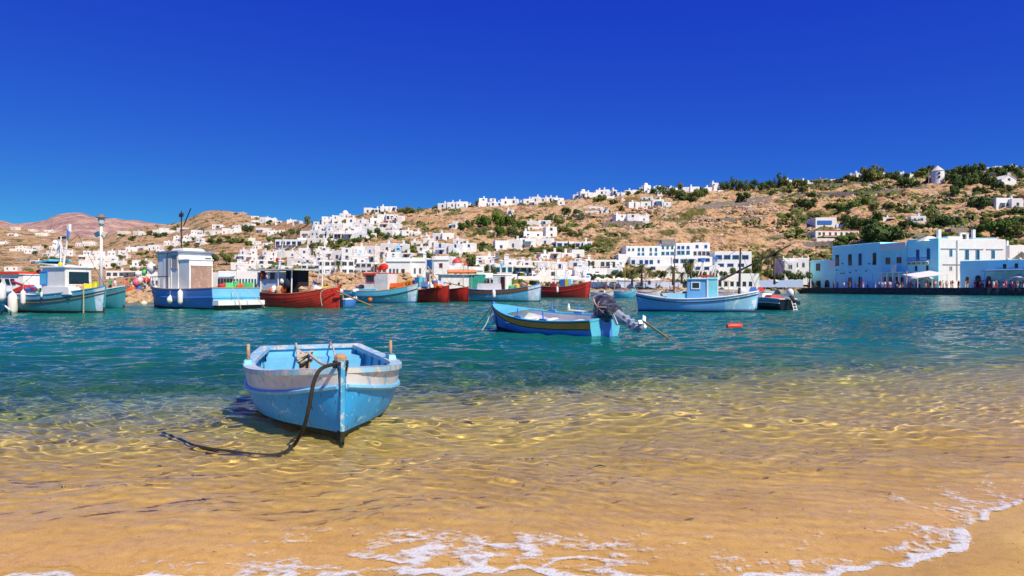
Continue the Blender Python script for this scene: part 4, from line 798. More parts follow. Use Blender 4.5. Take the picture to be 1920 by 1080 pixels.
trees('on the green slope above the blue buildings', [(1838,394,40,24,3),(1512,391,40,16,3),(1525,372,24,12,3),(1393,379,30,15,3),(1490,386,14,7,6),(1560,392,30,10,6),(1580,405,26,16,2),(1600,396,30,16,2),(1620,392,26,16,2),(1636,395,22,12,1),(1665,393,26,12,6),(1690,402,24,10,6),(1590,426,30,22,3),(1605,430,34,22,3),(1625,428,26,18,3),(1648,420,22,18,2),(1640,430,26,16,3),(1740,412,22,12,1),(1765,424,36,22,3),(1785,428,26,18,3),(1700,425,26,12,3),(1716,428,28,12,3),(1735,432,24,12,3),
  (1840,440,34,18,2),(1862,446,30,22,2),(1885,446,34,24,2),(1905,448,30,24,1),(1850,426,28,12,6),(1880,424,30,14,6),(1905,428,30,16,3),(1905,405,26,12,3),(1880,408,24,10,6),(1850,412,22,10,1),(1822,405,18,8,6),(1740,398,14,8,6),(1775,396,14,7,6),(1540,456,14,12,3),(1510,418,26,10,6),(1490,428,20,9,6),(1530,410,20,9,6),(1470,420,18,9,6),(1480,410,16,8,2),(1500,440,20,8,2),(1550,400,14,7,6),(1570,415,16,7,6)])
trees('beside the blue buildings', [(1655,458,64,36,3,None),(1632,456,40,26,0,None),(1678,455,40,28,3,None),(1586,460,36,18,2,None),(1575,464,24,13,0,None),(1775,446,26,10,2,None),(1830,450,24,10,2,None)])
trees('between the ridge houses above the hotel', [(1062,402,18,11,3),(1082,402,16,9,0),(1068,416,14,8,1),(1030,420,18,16,3),(1048,422,18,12,1),(1052,440,26,16,1),(1068,444,22,14,6),(1085,446,18,10,6),(1130,381,16,15,0),(1118,383,14,11,0),(1150,388,18,11,3),(1162,396,16,9,0),(1138,400,16,8,0),(1196,365,14,7,1),(1240,366,22,15,0),(1255,370,22,15,0),(1270,374,24,18,1),(1285,378,26,17,0),(1300,380,22,18,1),(1312,374,18,18,0),(1322,372,16,18,0),(1276,352,14,12,1),(1225,364,16,8,2),(1178,370,14,9,0),(1100,378,12,8,0),(1018,387,14,7,1),(980,392,16,7,6),(895,384,10,9,0),(886,390,10,7,1),(1080,371,10,7,0),(1326,386,14,7,1),(1200,352,10,7,0)])
trees('among the white houses on the left slope', [(575,424,14,16,1),(592,421,14,7,1),(560,441,14,10,0),(548,440,12,9,0),(530,445,18,8,6),(620,450,8,9,0),(652,440,14,10,1),(668,456,18,9,3),(690,455,14,7,3),(640,460,22,10,0),(620,460,18,11,0),(660,466,16,10,2),(632,468,18,9,2),(645,474,14,8,2),(710,446,22,14,2),(695,449,18,13,2),(725,448,14,9,1),(745,449,16,7,1),(770,449,14,7,1),(785,446,18,9,1),(762,402,16,12,6),(775,400,14,9,6),(750,398,12,7,1),(700,402,12,7,1),(720,402,14,6,1),(604,448,10,7,0),(585,466,16,9,6),(598,462,12,7,1),
  (500,470,12,9,0),(520,455,16,9,0),(506,454,14,8,1),(545,455,14,7,0),(538,480,14,13,1),(565,478,12,11,0),(600,485,12,8,1),(760,462,14,10,1),(770,470,14,8,0),(748,468,12,8,0),(775,478,14,10,1),(800,466,10,8,0),(790,480,14,7,3),(805,492,12,18,1),(797,500,14,16,0),(815,505,14,16,1),(884,510,18,30,0),(892,516,16,18,0),(903,478,8,16,3),(912,516,10,18,3),(925,520,12,18,0),(940,480,12,6,1)])
trees('in the gardens of the left valley', [(463,438,18,14,3),(450,430,10,7,3),(505,422,12,8,3),(480,424,14,7,3),(470,430,14,6,0),(294,446,16,9,3),(310,444,14,9,3),(280,442,10,8,3),(248,452,14,8,3),(258,468,12,8,3),(282,466,16,9,3),(330,430,12,6,1),(380,438,12,7,0),(361,452,6,8,3),(395,458,16,8,2),(410,458,18,9,2),(430,458,20,9,2),(450,456,18,8,0),(465,462,16,8,2),(400,448,14,6,1),(425,448,16,6,6),(440,500,12,12,1),(425,496,22,20,1),(400,494,18,16,3),(262,480,12,6,2),(275,478,10,6,2),(225,488,12,8,2),(215,505,16,9,2),(232,476,8,5,0),(350,462,14,7,1),(368,464,12,6,1),(320,470,12,8,6),(62,470,8,5,3),(44,470,8,5,3),(65,478,12,8,3),(84,465,8,6,3),(130,466,12,6,1),(164,466,8,5,3),(228,445,14,6,3),(270,502,14,12,1),(250,512,12,10,6),(110,492,14,8,1),(75,492,10,6,3)])
trees('behind the promenade parasols', [(1113,528,14,12,3,165),(1128,527,16,12,0,168),(1142,526,14,10,3,170),(1160,526,18,16,3,175),(1178,524,18,14,0,178),(1240,524,18,14,3,185),(1228,523,16,12,0,184),(1300,522,20,13,3,190),(1316,522,18,12,3,192),(1340,524,18,14,0,195),(1356,522,16,12,3,197),(1372,524,18,16,2,200),(1388,524,16,14,3,200),(1404,525,20,16,2,205),(1420,524,22,22,1,206),(1412,512,22,26,0,210),(1425,500,18,24,1,212),(1440,522,20,16,1,208),(1398,512,14,18,1,212),(1480,526,24,16,3,208),(1500,526,22,14,0,208),(1515,527,14,18,3,207),(1464,526,16,12,0,209),(1290,518,16,26,1,193),(1072,470,14,12,2),(1090,476,20,11,2),(1104,470,22,11,2),(1118,466,16,10,1),(1108,508,16,16,0),(1030,475,30,10,1),(1005,476,26,12,0),(1050,474,18,9,1),(970,490,14,7,4),(985,488,14,8,1),(1026,540,10,10,0,160),(975,536,10,10,2,150)])
# magenta vines
for cx, yb, w, h in ((1180, 418, 10, 12), (1192, 417, 12, 12), (1913, 390, 14, 18), (755, 414, 7, 10), (728, 420, 12, 5)): tree(cx, yb, w, h, 5, label=None, reg='climbing a white wall')
# palms
frond_m = leafmat('palm_green', (.10, .13, .035), (.05, .07, .02)); dryf = leafmat('dry_palm', (.25, .19, .09), (.16, .12, .06)); ptr = mat('palm_trunk', (.20, .14, .09), .95, c2=(.10, .07, .05), scale=6, bump=.8, stretch=(1, 1, 4))
def palm_crown(seed, n=30):
    rs = random.Random(seed); b = MB()
    for i in range(n):
        a = 6.283*i/n*2.4+rs.uniform(-.2, .2); el = rs.uniform(-.5, 1.15); L_ = rs.uniform(.85, 1.1); pts = []
        for k in range(6):
            t_ = k/5; r = L_*t_*(math.cos(el)*.9+.15); z = L_*(math.sin(el)*t_-.75*t_*t_*(1.1-.4*math.sin(el))); pts.append(Vector((math.cos(a)*r, math.sin(a)*r, z)))
        side = Vector((-math.sin(a), math.cos(a), 0)); mt = dryf if el < -.25 else frond_m
        for k in range(5):
            p, q = pts[k], pts[k+1]
            for sg in (-1, 1):
                for j in range(3):
                    f = j/3; o = p.lerp(q, f); o2 = p.lerp(q, f+.22); w = .20*(1-.6*(k+f)/5)
                    tip = o+side*sg*w+(q-p)*.6+Vector((0, 0, -.09)); b.add([o, o2, tip], [(0, 1, 2)], mt)
            b.add([p+side*.012, p-side*.012, q-side*.01, q+side*.01], [(0, 1, 2, 3)], mt)
    o = b.build('crown'); me = o.data; bpy.data.objects.remove(o); return me
PCM = [palm_crown(i) for i in range(3)]
def palm(cx, yb, r, h, D, label):
    rs = random.Random(int(cx)); g = P(cx, yb, D); s = D/FPX; t = thing('palm_tree', label, 'palm tree', g, rs.uniform(0, 6)); b = MB(); Hh = h*s
    b.tube([(0, 0, -.5), (.1, 0, Hh*.5), (0, .05, Hh)], [.34, .26, .22], ptr, 8); b.build('trunk', t, smooth=True)
    c = link('crown', PCM[int(cx) % 3], t); c.location = (0, 0, Hh); c.scale = (r*s, r*s, r*s); return t
palm(1185, 531, 13, 20, 172, 'leftmost palm behind the promenade parasols, short and bushy')
palm(1203, 532, 17, 32, 171, 'tallest palm of the left promenade cluster, with a dark trunk')
palm(1218, 530, 16, 24, 178, 'palm with drooping brown fronds right of the tallest palm in the left cluster')
palm(1262, 531, 17, 27, 176, 'rounded green palm in front of the middle of the white hotel')
palm(1278, 528, 12, 14, 182, 'small low palm just right of the rounded palm by the hotel')
palm(1296, 530, 17, 38, 180, 'grey-brown withered palm before the right part of the hotel')
palm(1452, 530, 26, 52, 195, 'largest palm, standing alone left of the small villa with arches')
palm(634, 512, 13, 20, 158, 'palm in front of the blue-shuttered white houses on the left harbour front')
palm(705, 520, 10, 22, 142, 'thin palm left of the white building with tall dark windows')
palm(585, 476, 9, 8, 240, 'small spreading palm between the white houses right of the curved hotel')
# scrub and loose rock that nobody could count
def scatter_blobs(name, n, fn, mts, size, seed, quads=9, rocky=False, label=None):
    rs = np.random.RandomState(seed); pr = random.Random(seed); b = MB()
    ico = [(0, 0, 1), (.9, 0, .3), (.28, .85, .3), (-.72, .53, .3), (-.72, -.53, .3), (.28, -.85, .3), (.72, .53, -.4), (-.28, .85, -.4), (-.9, 0, -.4), (-.28, -.85, -.4), (.72, -.53, -.4)]
    icf = [(0, 1, 2), (0, 2, 3), (0, 3, 4), (0, 4, 5), (0, 5, 1), (1, 6, 2), (2, 7, 3), (3, 8, 4), (4, 9, 5), (5, 10, 1), (2, 6, 7), (3, 7, 8), (4, 8, 9), (5, 9, 10), (1, 10, 6)]
    for i in range(n):
        p = fn(pr)
        if p is None: continue
        px, t, sz = p; d, z = terr(px, t); d = float(d); z = float(z); x = (px-960)/FPX*d; s = pr.uniform(*size)*sz; mt = pr.choice(mts)
        if rocky:
            a = pr.uniform(0, 6.28); ca, sa = math.cos(a), math.sin(a); ax, ay, az = s*pr.uniform(.8, 1.9), s*pr.uniform(.6, 1), s*pr.uniform(.4, .9)
            vs = []
            for v in ico:
                j = pr.uniform(.75, 1.2); q = (v[0]*ax*j, v[1]*ay*j, v[2]*az*j); vs.append((x+q[0]*ca*.4+q[0]*.6-q[1]*sa, d+q[0]*sa*.4+q[1], z+q[2]+az*.2))
            b.add(vs, icf, mt)
        else:
            for k in range(quads):
                dv = Vector((pr.gauss(0, 1), pr.gauss(0, 1), abs(pr.gauss(0, .8)))).normalized(); c = Vector((x, d, z))+Vector((dv.x*s, dv.y*s, dv.z*s*.7)); u = dv.orthogonal().normalized()*s*.55; w = dv.cross(u).normalized()*s*.45
                u = u+Vector((pr.uniform(-.3, .3)*s, 0, pr.uniform(-.3, .3)*s)); b.add([c-u, c+w, c+u, c-w], [(0, 1, 2, 3)], mt)
    return tag(b.build(name), label, None, None, 'stuff')
def f_scrub(pr):
    px = pr.uniform(-200, 2100); t = pr.uniform(.02, 1.02)
    d = float(interp(px, D0)); x = (px-960)/60; v = float(vnoise(np.array([[x]]), np.array([[t*9]]), 77, 3, .9)[0, 0])
    dens = .30
    if px > 1460: dens = .80
    if 1220 < px < 1460 and t > .35 and t < .86: dens = -.25
    if 900 < px < 1160 and t < .5: dens = .25
    if px < 240: dens = .05
    if v+dens < pr.uniform(.05, .55): return None
    return px, t, .55+.45*d/200
scatter_blobs('undergrowth', 9500, f_scrub, [LEAF[6], LEAF[1], LEAF[0], LEAF[4], LEAF[6], LEAF[2]], (.7, 2.1), 5, 12)
scatter_blobs('dry_grass', 3000, lambda pr: (pr.uniform(-100, 2000), pr.uniform(0, 1), 1), [LEAF[4]], (.4, 1.0), 6, 6)
def f_rock(pr):
    px = pr.uniform(620, 2050); t = pr.uniform(.05, 1.0)
    v = float(vnoise(np.array([[px/50]]), np.array([[t*12]]), 79, 3, .9)[0, 0])
    return (px, t, .6+.7*pr.random()**2) if v > pr.uniform(-.35, .4) else None
hrock = mat('hill_rock', (.52, .36, .22), .95, c2=(.34, .21, .12), scale=.7, bump=.6, dist=.2)
hrock2 = mat('hill_rock_pale', (.56, .46, .35), .95, c2=(.36, .28, .20), scale=.7, bump=.6, dist=.2)
scatter_blobs('rubble', 9500, f_rock, [hrock, hrock, hrock2], (.6, 1.7), 8, rocky=True)
# boulders large enough to pick out
pr = random.Random(12)
BO = []
for i in range(58): BO.append((pr.uniform(1690, 1830), pr.uniform(366, 412), pr.uniform(5, 14)))
for i in range(34): BO.append((pr.uniform(1380, 1480), pr.uniform(386, 402), pr.uniform(5, 12)))
for i in range(40): BO.append((pr.uniform(1240, 1500), pr.uniform(400, 440), pr.uniform(5, 11)))
for i in range(30): BO.append((pr.uniform(960, 1130), pr.uniform(384, 430), pr.uniform(4, 10)))
for i in range(14): BO.append((pr.uniform(1640, 1700), pr.uniform(340, 360), pr.uniform(4, 9)))
BOL = []
for (cx, yb, w) in BO:
    g = ground(cx, yb); s = g.y/FPX*w/2; o = link('boulder', pr.choice(RG+RG+RK), None); o.location = g+Vector((0, 0, s*.2)); o.scale = (s*pr.uniform(.9, 1.3), s, s*pr.uniform(.6, 1)); o.rotation_euler = (pr.uniform(-.4, .4), pr.uniform(-.4, .4), pr.uniform(0, 6.28))
    BOL.append((o, cx, w))
for lo, hi_, nm_, ids in ((1600, 9999, 'below the windmill', 0), (1200, 1600, 'on the bare brown slope above the hotel', 1), (0, 1200, 'on the brown slope below the ridge houses', 2)):
    for sz, a_, b_ in (('small', 0, 7.5), ('medium', 7.5, 10.5), ('large', 10.5, 99)):
        L = sorted([q for q in BOL if lo <= q[1] < hi_ and a_ <= q[2] < b_], key=lambda q: q[1])
        for i, q in enumerate(L): tag(q[0], f'{sz} pale boulder {nm_}, {ordn(i)} from the left', 'boulder', 'boulders '+nm_)

# ---------------- people, parasols and posts along the quay ----------------
SK = mat('skin', (.55, .32, .21), .6, bump=0)
CL = {'white': (.78, .78, .78), 'red': (.60, .05, .05), 'pink': (.75, .10, .32), 'blue': (.06, .16, .50), 'black': (.02, .02, .025), 'orange': (.75, .25, .05), 'yellow': (.75, .60, .15), 'green': (.1, .35, .15)}
def clothm(c): return mat('cloth_'+c, CL[c], .85, var=.15, scale=8, bump=0)
HR = mat('dark_hair', (.05, .035, .025), .8, bump=0)
_PM = {}
def person_mesh(top, bot, pose):
    k = (top, bot, pose)
    if k in _PM: return _PM[k]
    b = MB(); a, c = clothm(top), clothm(bot); st = .16 if pose == 1 else .05
    for sg, f in ((-1, st), (1, -st)):
        b.tube([(sg*.09, 0, .92), (sg*.10, f*.5, .52), (sg*.10, f, .06)], [.10, .075, .05], c if pose != 2 else SK, 6); b.box((sg*.10, f-.05, .035), (.09, .24, .07), HR)
    if pose == 2: b.lathe((0, 0, .62), [(.20, 0), (.15, .32)], c, 8)
    b.lathe((0, 0, .86), [(.15, 0), (.165, .08), (.14, .22), (.185, .48), (.15, .60), (.06, .64)], a, 8, sy=.68)
    b.tube([(0, 0, 1.44), (0, 0, 1.56)], .05, SK, 6)
    b.ball((0, -.01, 1.65), .105, SK, 8, 1.2); b.lathe((0, .015, 1.62), [(.112, 0), (.118, .06), (.09, .13), (.02, .16)], HR, 8)
    for sg in (-1, 1):
        e = .1 if pose == 1 else .02; b.tube([(sg*.19, 0, 1.40), (sg*.25, sg*e, 1.14)], [.05, .042], a, 5); b.tube([(sg*.25, sg*e, 1.14), (sg*.24, sg*e-.12, .90)], [.036, .028], SK, 5)
    o = b.build('person'); me = o.data; bpy.data.objects.remove(o); _PM[k] = me; return me
PEOPLE = []
def person(px, p, rs):
    top = rs.choice(['white', 'red', 'pink', 'blue', 'black', 'orange', 'white', 'yellow', 'green']); bot = rs.choice(['blue', 'black', 'white', 'red']); po = rs.randint(0, 2)
    o = link('person', person_mesh(top, bot, po)); o.location = p; o.rotation_euler = (0, 0, rs.uniform(0, 6.28)); h = rs.uniform(.92, 1.06); o.scale = (h, h, h); PEOPLE.append((o, px, top, bot, po))
pr = random.Random(33)
for px in list(np.linspace(1524, 1530, 2))+list(np.linspace(1556, 1650, 20))+[1592, 1597]+list(np.linspace(1652, 1700, 22))+list(np.linspace(1703, 1760, 28))+list(np.linspace(1764, 1795, 10))+list(np.linspace(1803, 1822, 6))+list(np.linspace(1826, 1935, 48)):
    px += pr.uniform(-7, 7); px = max(px, 1523)
    if pr.random() < .10: continue
    D = float(interp(px, QR))+pr.uniform(1, 6.5); person(px, Vector(((px-960)/FPX*D, D, 1.756)), pr)
for px in list(np.linspace(1385, 1512, 44))+list(np.linspace(1100, 1380, 20))+list(np.linspace(205, 275, 8)):
    px += pr.uniform(-9, 9); Q = PR if px > 400 else ML; D = float(interp(px, Q))+pr.uniform(1, 6); person(px, Vector(((px-960)/FPX*D, D, 1.294 if px > 400 else 1.156)), pr)
canvas = mat('cream_canvas', (.75, .68, .52), .8); wcan = mat('white_canvas', (.80, .79, .76), .8); bcan = mat('pale_blue_canvas', (.50, .68, .75), .8)
PARA = []
def parasol_mesh(mt):
    b = MB(); b.tube([(0, 0, 0), (0, 0, 2.7)], .05, mat('grey_timber', (.42, .38, .33), .8)); n = 8; vs = [(0, 0, 2.75)]+[(1.6*math.cos(6.283*k/n), 1.6*math.sin(6.283*k/n), 2.15) for k in range(n)]+[(1.6*math.cos(6.283*k/n), 1.6*math.sin(6.283*k/n), 2.0) for k in range(n)]
    b.add(vs, [(0, 1+k, 1+(k+1) % n) for k in range(n)]+[(1+k, 9+k, 9+(k+1) % n, 1+(k+1) % n) for k in range(n)], mt); o = b.build('parasol'); me = o.data; bpy.data.objects.remove(o); return me
pme = {'cream': parasol_mesh(canvas), 'white': parasol_mesh(wcan), 'pale blue': parasol_mesh(bcan)}
for i, (px, D, c) in enumerate([(1122, 168, 'white'), (1138, 170, 'cream'), (1160, 172, 'white'), (1172, 173, 'white'), (1196, 176, 'cream'), (1215, 178, 'white'), (1232, 180, 'white'), (1332, 190, 'cream'), (1344, 192, 'cream'), (1366, 194, 'cream'), (1400, 200, 'white'), (1050, 160, 'pale blue'), (1062, 160, 'pale blue'), (1720, 178, 'white'), (1735, 175, 'white'), (1912, 155, 'white'), (690, 150, 'cream'), (676, 151, 'cream'), (1452, 206, 'white')]):
    z = 1.756 if px > 1500 else 1.29; o = link('parasol', pme[c]); o.location = ((px-960)/FPX*D, D, z); k = 1.15; o.scale = (k, k, k); PARA.append((o, px, c))
t, s = placed(1735, 533, 172, 'awning', 'large white canvas awning slung from the blue balcony building over the crowd', 'awning'); t.location.z = 1.756
b = MB(); b.add([(-26*s, -2.6, 2.5), (22*s, -4, 3.4), (22*s, 3, 4.4), (-26*s, 4, 3.4), (-26*s, -2.6, 2.42), (22*s, -4, 3.32), (22*s, 3, 4.3), (-26*s, 4, 3.3)], [(0, 1, 2, 3), (7, 6, 5, 4), (0, 4, 5, 1), (1, 5, 6, 2)], wcan); b.build('canvas', t)
b = MB(); [b.tube([(x*s, y, 0), (x*s, y, z)], .07, W0) for x, y, z in ((-26, -2.6, 2.5), (22, -4, 3.4), (-2, -3.2, 2.9))]; b.build('post', t)
for px, y0, lab in ((1520, 512, 'white post at the left end of the blue quay, nearest the corner house'), (1500, 521, 'thin white post second from the blue corner house'), (1479, 519, 'white post beside the villa with arches, third from the blue corner house'), (1700, 508, 'pinkish post on the quay before the tall blue building')):
    D = float(interp(px, QR if px > 1500 else PR))+.6; z0 = 1.75 if px > 1500 else 1.28; b = MB(); b.tube([(0, 0, 0), (0, 0, zof(y0, D)-z0)], .13, W0 if px != 1700 else mat('pink_paint', (.7, .35, .4), .6)); o = b.build('post', loc=((px-960)/FPX*D, D, z0)); b2 = MB(); tag(o, lab, 'post')
# ---------------- boats ----------------
def worn(name, c, chip=(.62, .60, .56), rust=(.16, .07, .03), amt=.60, ramt=.70, sc=5.0, rough=.42):
    """old boat paint: scuffed pale scratches and rust runs over the colour"""
    if name in _M: return _M[name]
    m = bpy.data.materials.new(name); _M[name] = m; m.use_nodes = True; n = m.node_tree.nodes; L = m.node_tree.links; p = n['Principled BSDF']; p.inputs['Specular IOR Level'].default_value = .3
    tc = n.new('ShaderNodeTexCoord')
    def nz(scale, st, det=6, dst=0):
        mp = n.new('ShaderNodeMapping'); mp.inputs['Scale'].default_value = st; L.new(tc.outputs['Object'], mp.inputs[0]); q = n.new('ShaderNodeTexNoise'); q.inputs['Scale'].default_value = scale; q.inputs['Detail'].default_value = det; q.inputs['Roughness'].default_value = .65; q.inputs['Distortion'].default_value = dst; L.new(mp.outputs[0], q.inputs['Vector']); return q.outputs[0]
    def rmp(s_, a, b, ca=(0, 0, 0), cb=(1, 1, 1)):
        r = n.new('ShaderNodeValToRGB'); L.new(s_, r.inputs[0]); r.color_ramp.elements[0].position = a; r.color_ramp.elements[0].color = (*ca, 1); r.color_ramp.elements[1].position = b; r.color_ramp.elements[1].color = (*cb, 1); return r.outputs[0]
    base = rmp(nz(sc*.35, (1, 1, 1)), .3, .7, tuple(x*.82 for x in c), tuple(min(1, x*1.12+.01) for x in c))
    def mix(f, a, b):
        x = n.new('ShaderNodeMixRGB'); L.new(f, x.inputs[0]); L.new(a, x.inputs[1]) if not isinstance(a, tuple) else None
        if isinstance(b, tuple): x.inputs[2].default_value = (*b, 1)
        else: L.new(b, x.inputs[2])
        return x.outputs[0]
    k = mix(rmp(nz(sc*1.1, (1, 1, 1), 8, .6), amt, amt+.035), base, chip)
    k = mix(rmp(nz(sc*1.6, (2.2, 2.2, .35), 5), ramt, ramt+.03), k, rust)
    L.new(k, p.inputs['Base Color']); p.inputs['Roughness'].default_value = rough
    b = n.new('ShaderNodeBump'); b.inputs['Strength'].default_value = .25; b.inputs['Distance'].default_value = .01; L.new(nz(sc*2.5, (1, 1, 1), 6), b.inputs['Height']); L.new(b.outputs[0], p.inputs['Normal'])
    return m
anti = mat('antifouling', (.035, .04, .04), .8, c2=(.06, .05, .03), scale=5, bump=.4)
weed = mat('weedy_bottom', (.035, .045, .02), .9, c2=(.015, .02, .012), scale=12, bump=.8)
rope_w = mat('pale_rope', (.60, .54, .44), .9, c2=(.42, .36, .28), scale=40, bump=.6); rope_d = mat('dark_wet_rope', (.035, .03, .022), .7, c2=(.015, .014, .01), scale=30, bump=.6)
wood = mat('varnished_wood', (.34, .17, .07), .5, c2=(.22, .10, .04), scale=6, bump=.3, stretch=(1, 6, 6)); oldwood = mat('weathered_wood', (.48, .32, .20), .85, c2=(.34, .22, .14), scale=8, bump=.5)
wp = worn('white_boat_paint', (.74, .74, .72), chip=(.6, .58, .54), rust=(.36, .22, .12), amt=.64, ramt=.70, sc=1.5)
navy = mat('dark_pane', (.012, .02, .035), .08, bump=0, spec=.8)
class Hull:
    def __init__(s, L, B, fb, bow, stern, draft=.3, tw=.7, rake=.35, srake=.1, double=False, full=.8, bf=.9, vp=1.5):
        s.__dict__.update(L=L, B=B, fb=fb, bow=bow, stern=stern, draft=draft, tw=tw, rake=rake, srake=srake, double=double, full=full, bf=bf, vp=vp)
    def hb(s, u):
        if s.double: return s.B/2*max(0.012, (1-abs(2*u-1)**2.5))**.85
        if u < .42: return s.B/2*(s.tw+(1-s.tw)*math.sin(math.pi/2*u/.42))
        return s.B/2*max(.012, (1-((u-.42)/.58)**2.3))**s.bf
    def zs(s, u): return s.fb+((s.bow-s.fb)*((u-.4)/.6)**2 if u > .4 else (s.stern-s.fb)*((.4-u)/.4)**2)
    def pt(s, u, v, sg=1, off=0, up=0):
        w = max(0, (u-.45)/.55)**s.vp; 
        if s.double: w = max(w, max(0, (.45-u)/.45)**1.5)
        yk = (1-w)*math.sin(v*math.pi/2)**s.full+w*v**1.15; zk = (1-w)*(1-math.cos(v*math.pi/2))+w*v
        z0 = -s.draft+(.06*max(0, (u-.8)/.2)**2 if not s.double else 0); zz = z0+(s.zs(u)-z0)*zk
        x = -s.L/2+s.L*u; x -= s.rake*(1-zk)*max(0, (u-.6)/.4)**2; x += (s.rake if s.double else s.srake)*(1-zk)*max(0, (.4-u)/.4)**2
        return Vector((x, sg*max(0.0, s.hb(u)*yk-off), zz+up))
    def build(s, par, side, top=None, bottom=anti, inner=None, rail=None, strake_v=.80, sole=.12, nu=26, nv=10, cap=.10, rub=None, rubv=None, topfrom=0, wl=.05, transom_m=None, bowpatch=None, foot=None, stem_m=None):
        top = top or side; inner = inner or side; rail = rail or side; b = MB()
        zf = foot[1] if foot else None; j1 = max(3, int(nv*.35)); j2 = j1+(2 if foot else 0); j3 = nv-2
        def vz(u, z):
            lo, hi = 0.0, 1.0
            for _ in range(18):
                m = (lo+hi)/2
                if s.pt(u, m).z < z: lo = m
                else: hi = m
            return lo
        V = []
        for i in range(nu+1):
            u = i/nu; a = min(vz(u, wl+.0), strake_v-.1); c = min(max(vz(u, zf), a+.01), strake_v-.05) if foot else a
            row = [a*j/j1 for j in range(j1)]+([a+(c-a)*j/(j2-j1) for j in range(j2-j1)] if foot else [])+[c+(strake_v-c)*j/(j3-j2) for j in range(j3-j2)]+[strake_v+(1-strake_v)*j/2 for j in range(3)]
            V.append(row)
        for sg in (1, -1):
            vs = [s.pt(i/nu, V[i][j], sg) for i in range(nu+1) for j in range(nv+1)]; o = len(b.v); b.v.extend(map(tuple, vs))
            for i in range(nu):
                for j in range(nv):
                    a = i*(nv+1)+j+o; q = (a, a+nv+1, a+nv+2, a+1)
                    mt = bottom if j < j1 else foot[0] if (foot and j < j2) else top if j >= j3 else side
                    if bowpatch and (i+.5)/nu > bowpatch[1] and j >= j2: mt = bowpatch[0]
                    b.f.append(q if sg < 0 else q[::-1]); b.mi.append(b.m(mt))
        h = b.build('hull', par); autosmooth(h, 55)
        if not s.double:
            t_ = MB(); ring = [s.pt(0, j/nv, 1) for j in range(nv+1)]+[s.pt(0, j/nv, -1) for j in range(nv, -1, -1)]
            up = [p for p in ring if p.z >= wl-.04]
            t_.add(ring, [tuple(range(len(ring)))], transom_m or side); t_.build('transom', par)
        i_ = MB(); t = .05
        for sg in (1, -1):
            vs = []
            for i in range(nu+1):
                u = .012+.976*i/nu
                for j in range(nv+1):
                    p = s.pt(u, j/nv, sg, t); p.z = max(p.z+t*.5*(1-j/nv), sole) if j < nv else p.z; vs.append(p)
            i_.add(vs, [((i*(nv+1)+j), (i*(nv+1)+j+1), ((i+1)*(nv+1)+j+1), ((i+1)*(nv+1)+j))[::sg] for i in range(nu) for j in range(nv)], inner)
        autosmooth(i_.build('inner_lining', par), 50)
        if not s.double:
            tb = MB(); ring = [s.pt(0, j/nv, 1, t, 0) for j in range(nv+1)]+[s.pt(0, j/nv, -1, t, 0) for j in range(nv, -1, -1)]
            ring = [Vector((p.x+t, p.y, max(p.z, sole))) for p in ring]; tb.add(ring, [tuple(range(len(ring)-1, -1, -1))], inner); tb.build('inner_transom', par)
        # gunwale cap: a flat rail all round
        g = MB(); c = cap
        for sg in (1, -1):
            vs = []; n_ = 34
            for i in range(n_+1):
                u = i/n_; p = s.pt(u, 1, sg); oy = .03*min(1, s.hb(u)/.2); iy = min(c, s.hb(u)*.98)
                vs += [(p.x, p.y+sg*oy, p.z-.03), (p.x, p.y+sg*oy, p.z+.03), (p.x, p.y-sg*iy, p.z+.03), (p.x, p.y-sg*iy, p.z-.03)]
            fs = [(4*i+k, 4*i+(k+1) % 4, 4*i+4+(k+1) % 4, 4*i+4+k) for i in range(n_) for k in range(4)]
            fs = [f if sg > 0 else f[::-1] for f in fs]; fs += [(0, 3, 2, 1) if sg > 0 else (0, 1, 2, 3)]; g.add(vs, fs, rail)
        if not s.double: p = s.pt(0, 1, 1); g.box((p.x+.03, 0, p.z+.002), (c*.9, p.y*2-.02, .062), rail)
        g.build('gunwale', par)
        for (v, r, mt) in (rub or []):
            rb = MB()
            for sg in (1, -1): rb.tube([s.pt(i/30, v, sg, -.012) for i in range(31)], r, mt, 6)
            rb.build('rub_rail', par)
        k = MB(); pts = [s.pt(1, j/8, 1) for j in range(9)]; pts = [Vector((p.x+.015, 0, p.z)) for p in pts]; pts.append(pts[-1]+Vector((.01, 0, .10))); vs = []
        for p in pts: vs += [(p.x+.035, -.022, p.z), (p.x+.035, .022, p.z), (p.x-.10, .045, p.z), (p.x-.10, -.045, p.z)]
        k.add(vs, [(4*i+q, 4*i+(q+1) % 4, 4*i+4+(q+1) % 4, 4*i+4+q) for i in range(9) for q in range(4)]+[(36, 37, 38, 39)], stem_m or side)
        k.mi = [(k.m(bottom) if (i//4 < 9 and pts[i//4+0].z < wl) else 0) if i < 36 else 0 for i in range(37)]; k.build('stem', par)
        return h
    def deck(s, par, z, mt, u0=0.02, u1=.98, name='deck'):
        d = MB(); n_ = 24; vs = []
        for i in range(n_+1):
            u = u0+(u1-u0)*i/n_; zz = z(u) if callable(z) else z; hbm = s.hb(u)
            vv = 1.0
            for v_ in np.linspace(.3, 1, 40):
                if s.pt(u, v_).z >= zz: vv = v_; break
            y = max(.005, s.pt(u, vv).y-.055); x = s.pt(u, vv).x; vs += [(x, -y, zz), (x, 0, zz+.02), (x, y, zz)]
        d.add(vs, [(3*i+k, 3*i+3+k, 3*i+4+k, 3*i+1+k) for i in range(n_) for k in (0, 1)], mt); return d.build(name, par)
def boatthing(nm, label, bow, stern, group=None, cat='boat', roll=0, tilt=0):
    a = Vector(((bow[0]-960)/FPX*bow[1], bow[1], 0)); c = Vector(((stern[0]-960)/FPX*stern[1], stern[1], 0)); v = a-c
    t = thing(nm, label, cat, (a+c)/2, math.atan2(v.y, v.x), group); t.rotation_euler = (roll, tilt, t.rotation_euler.z); return t, v.length
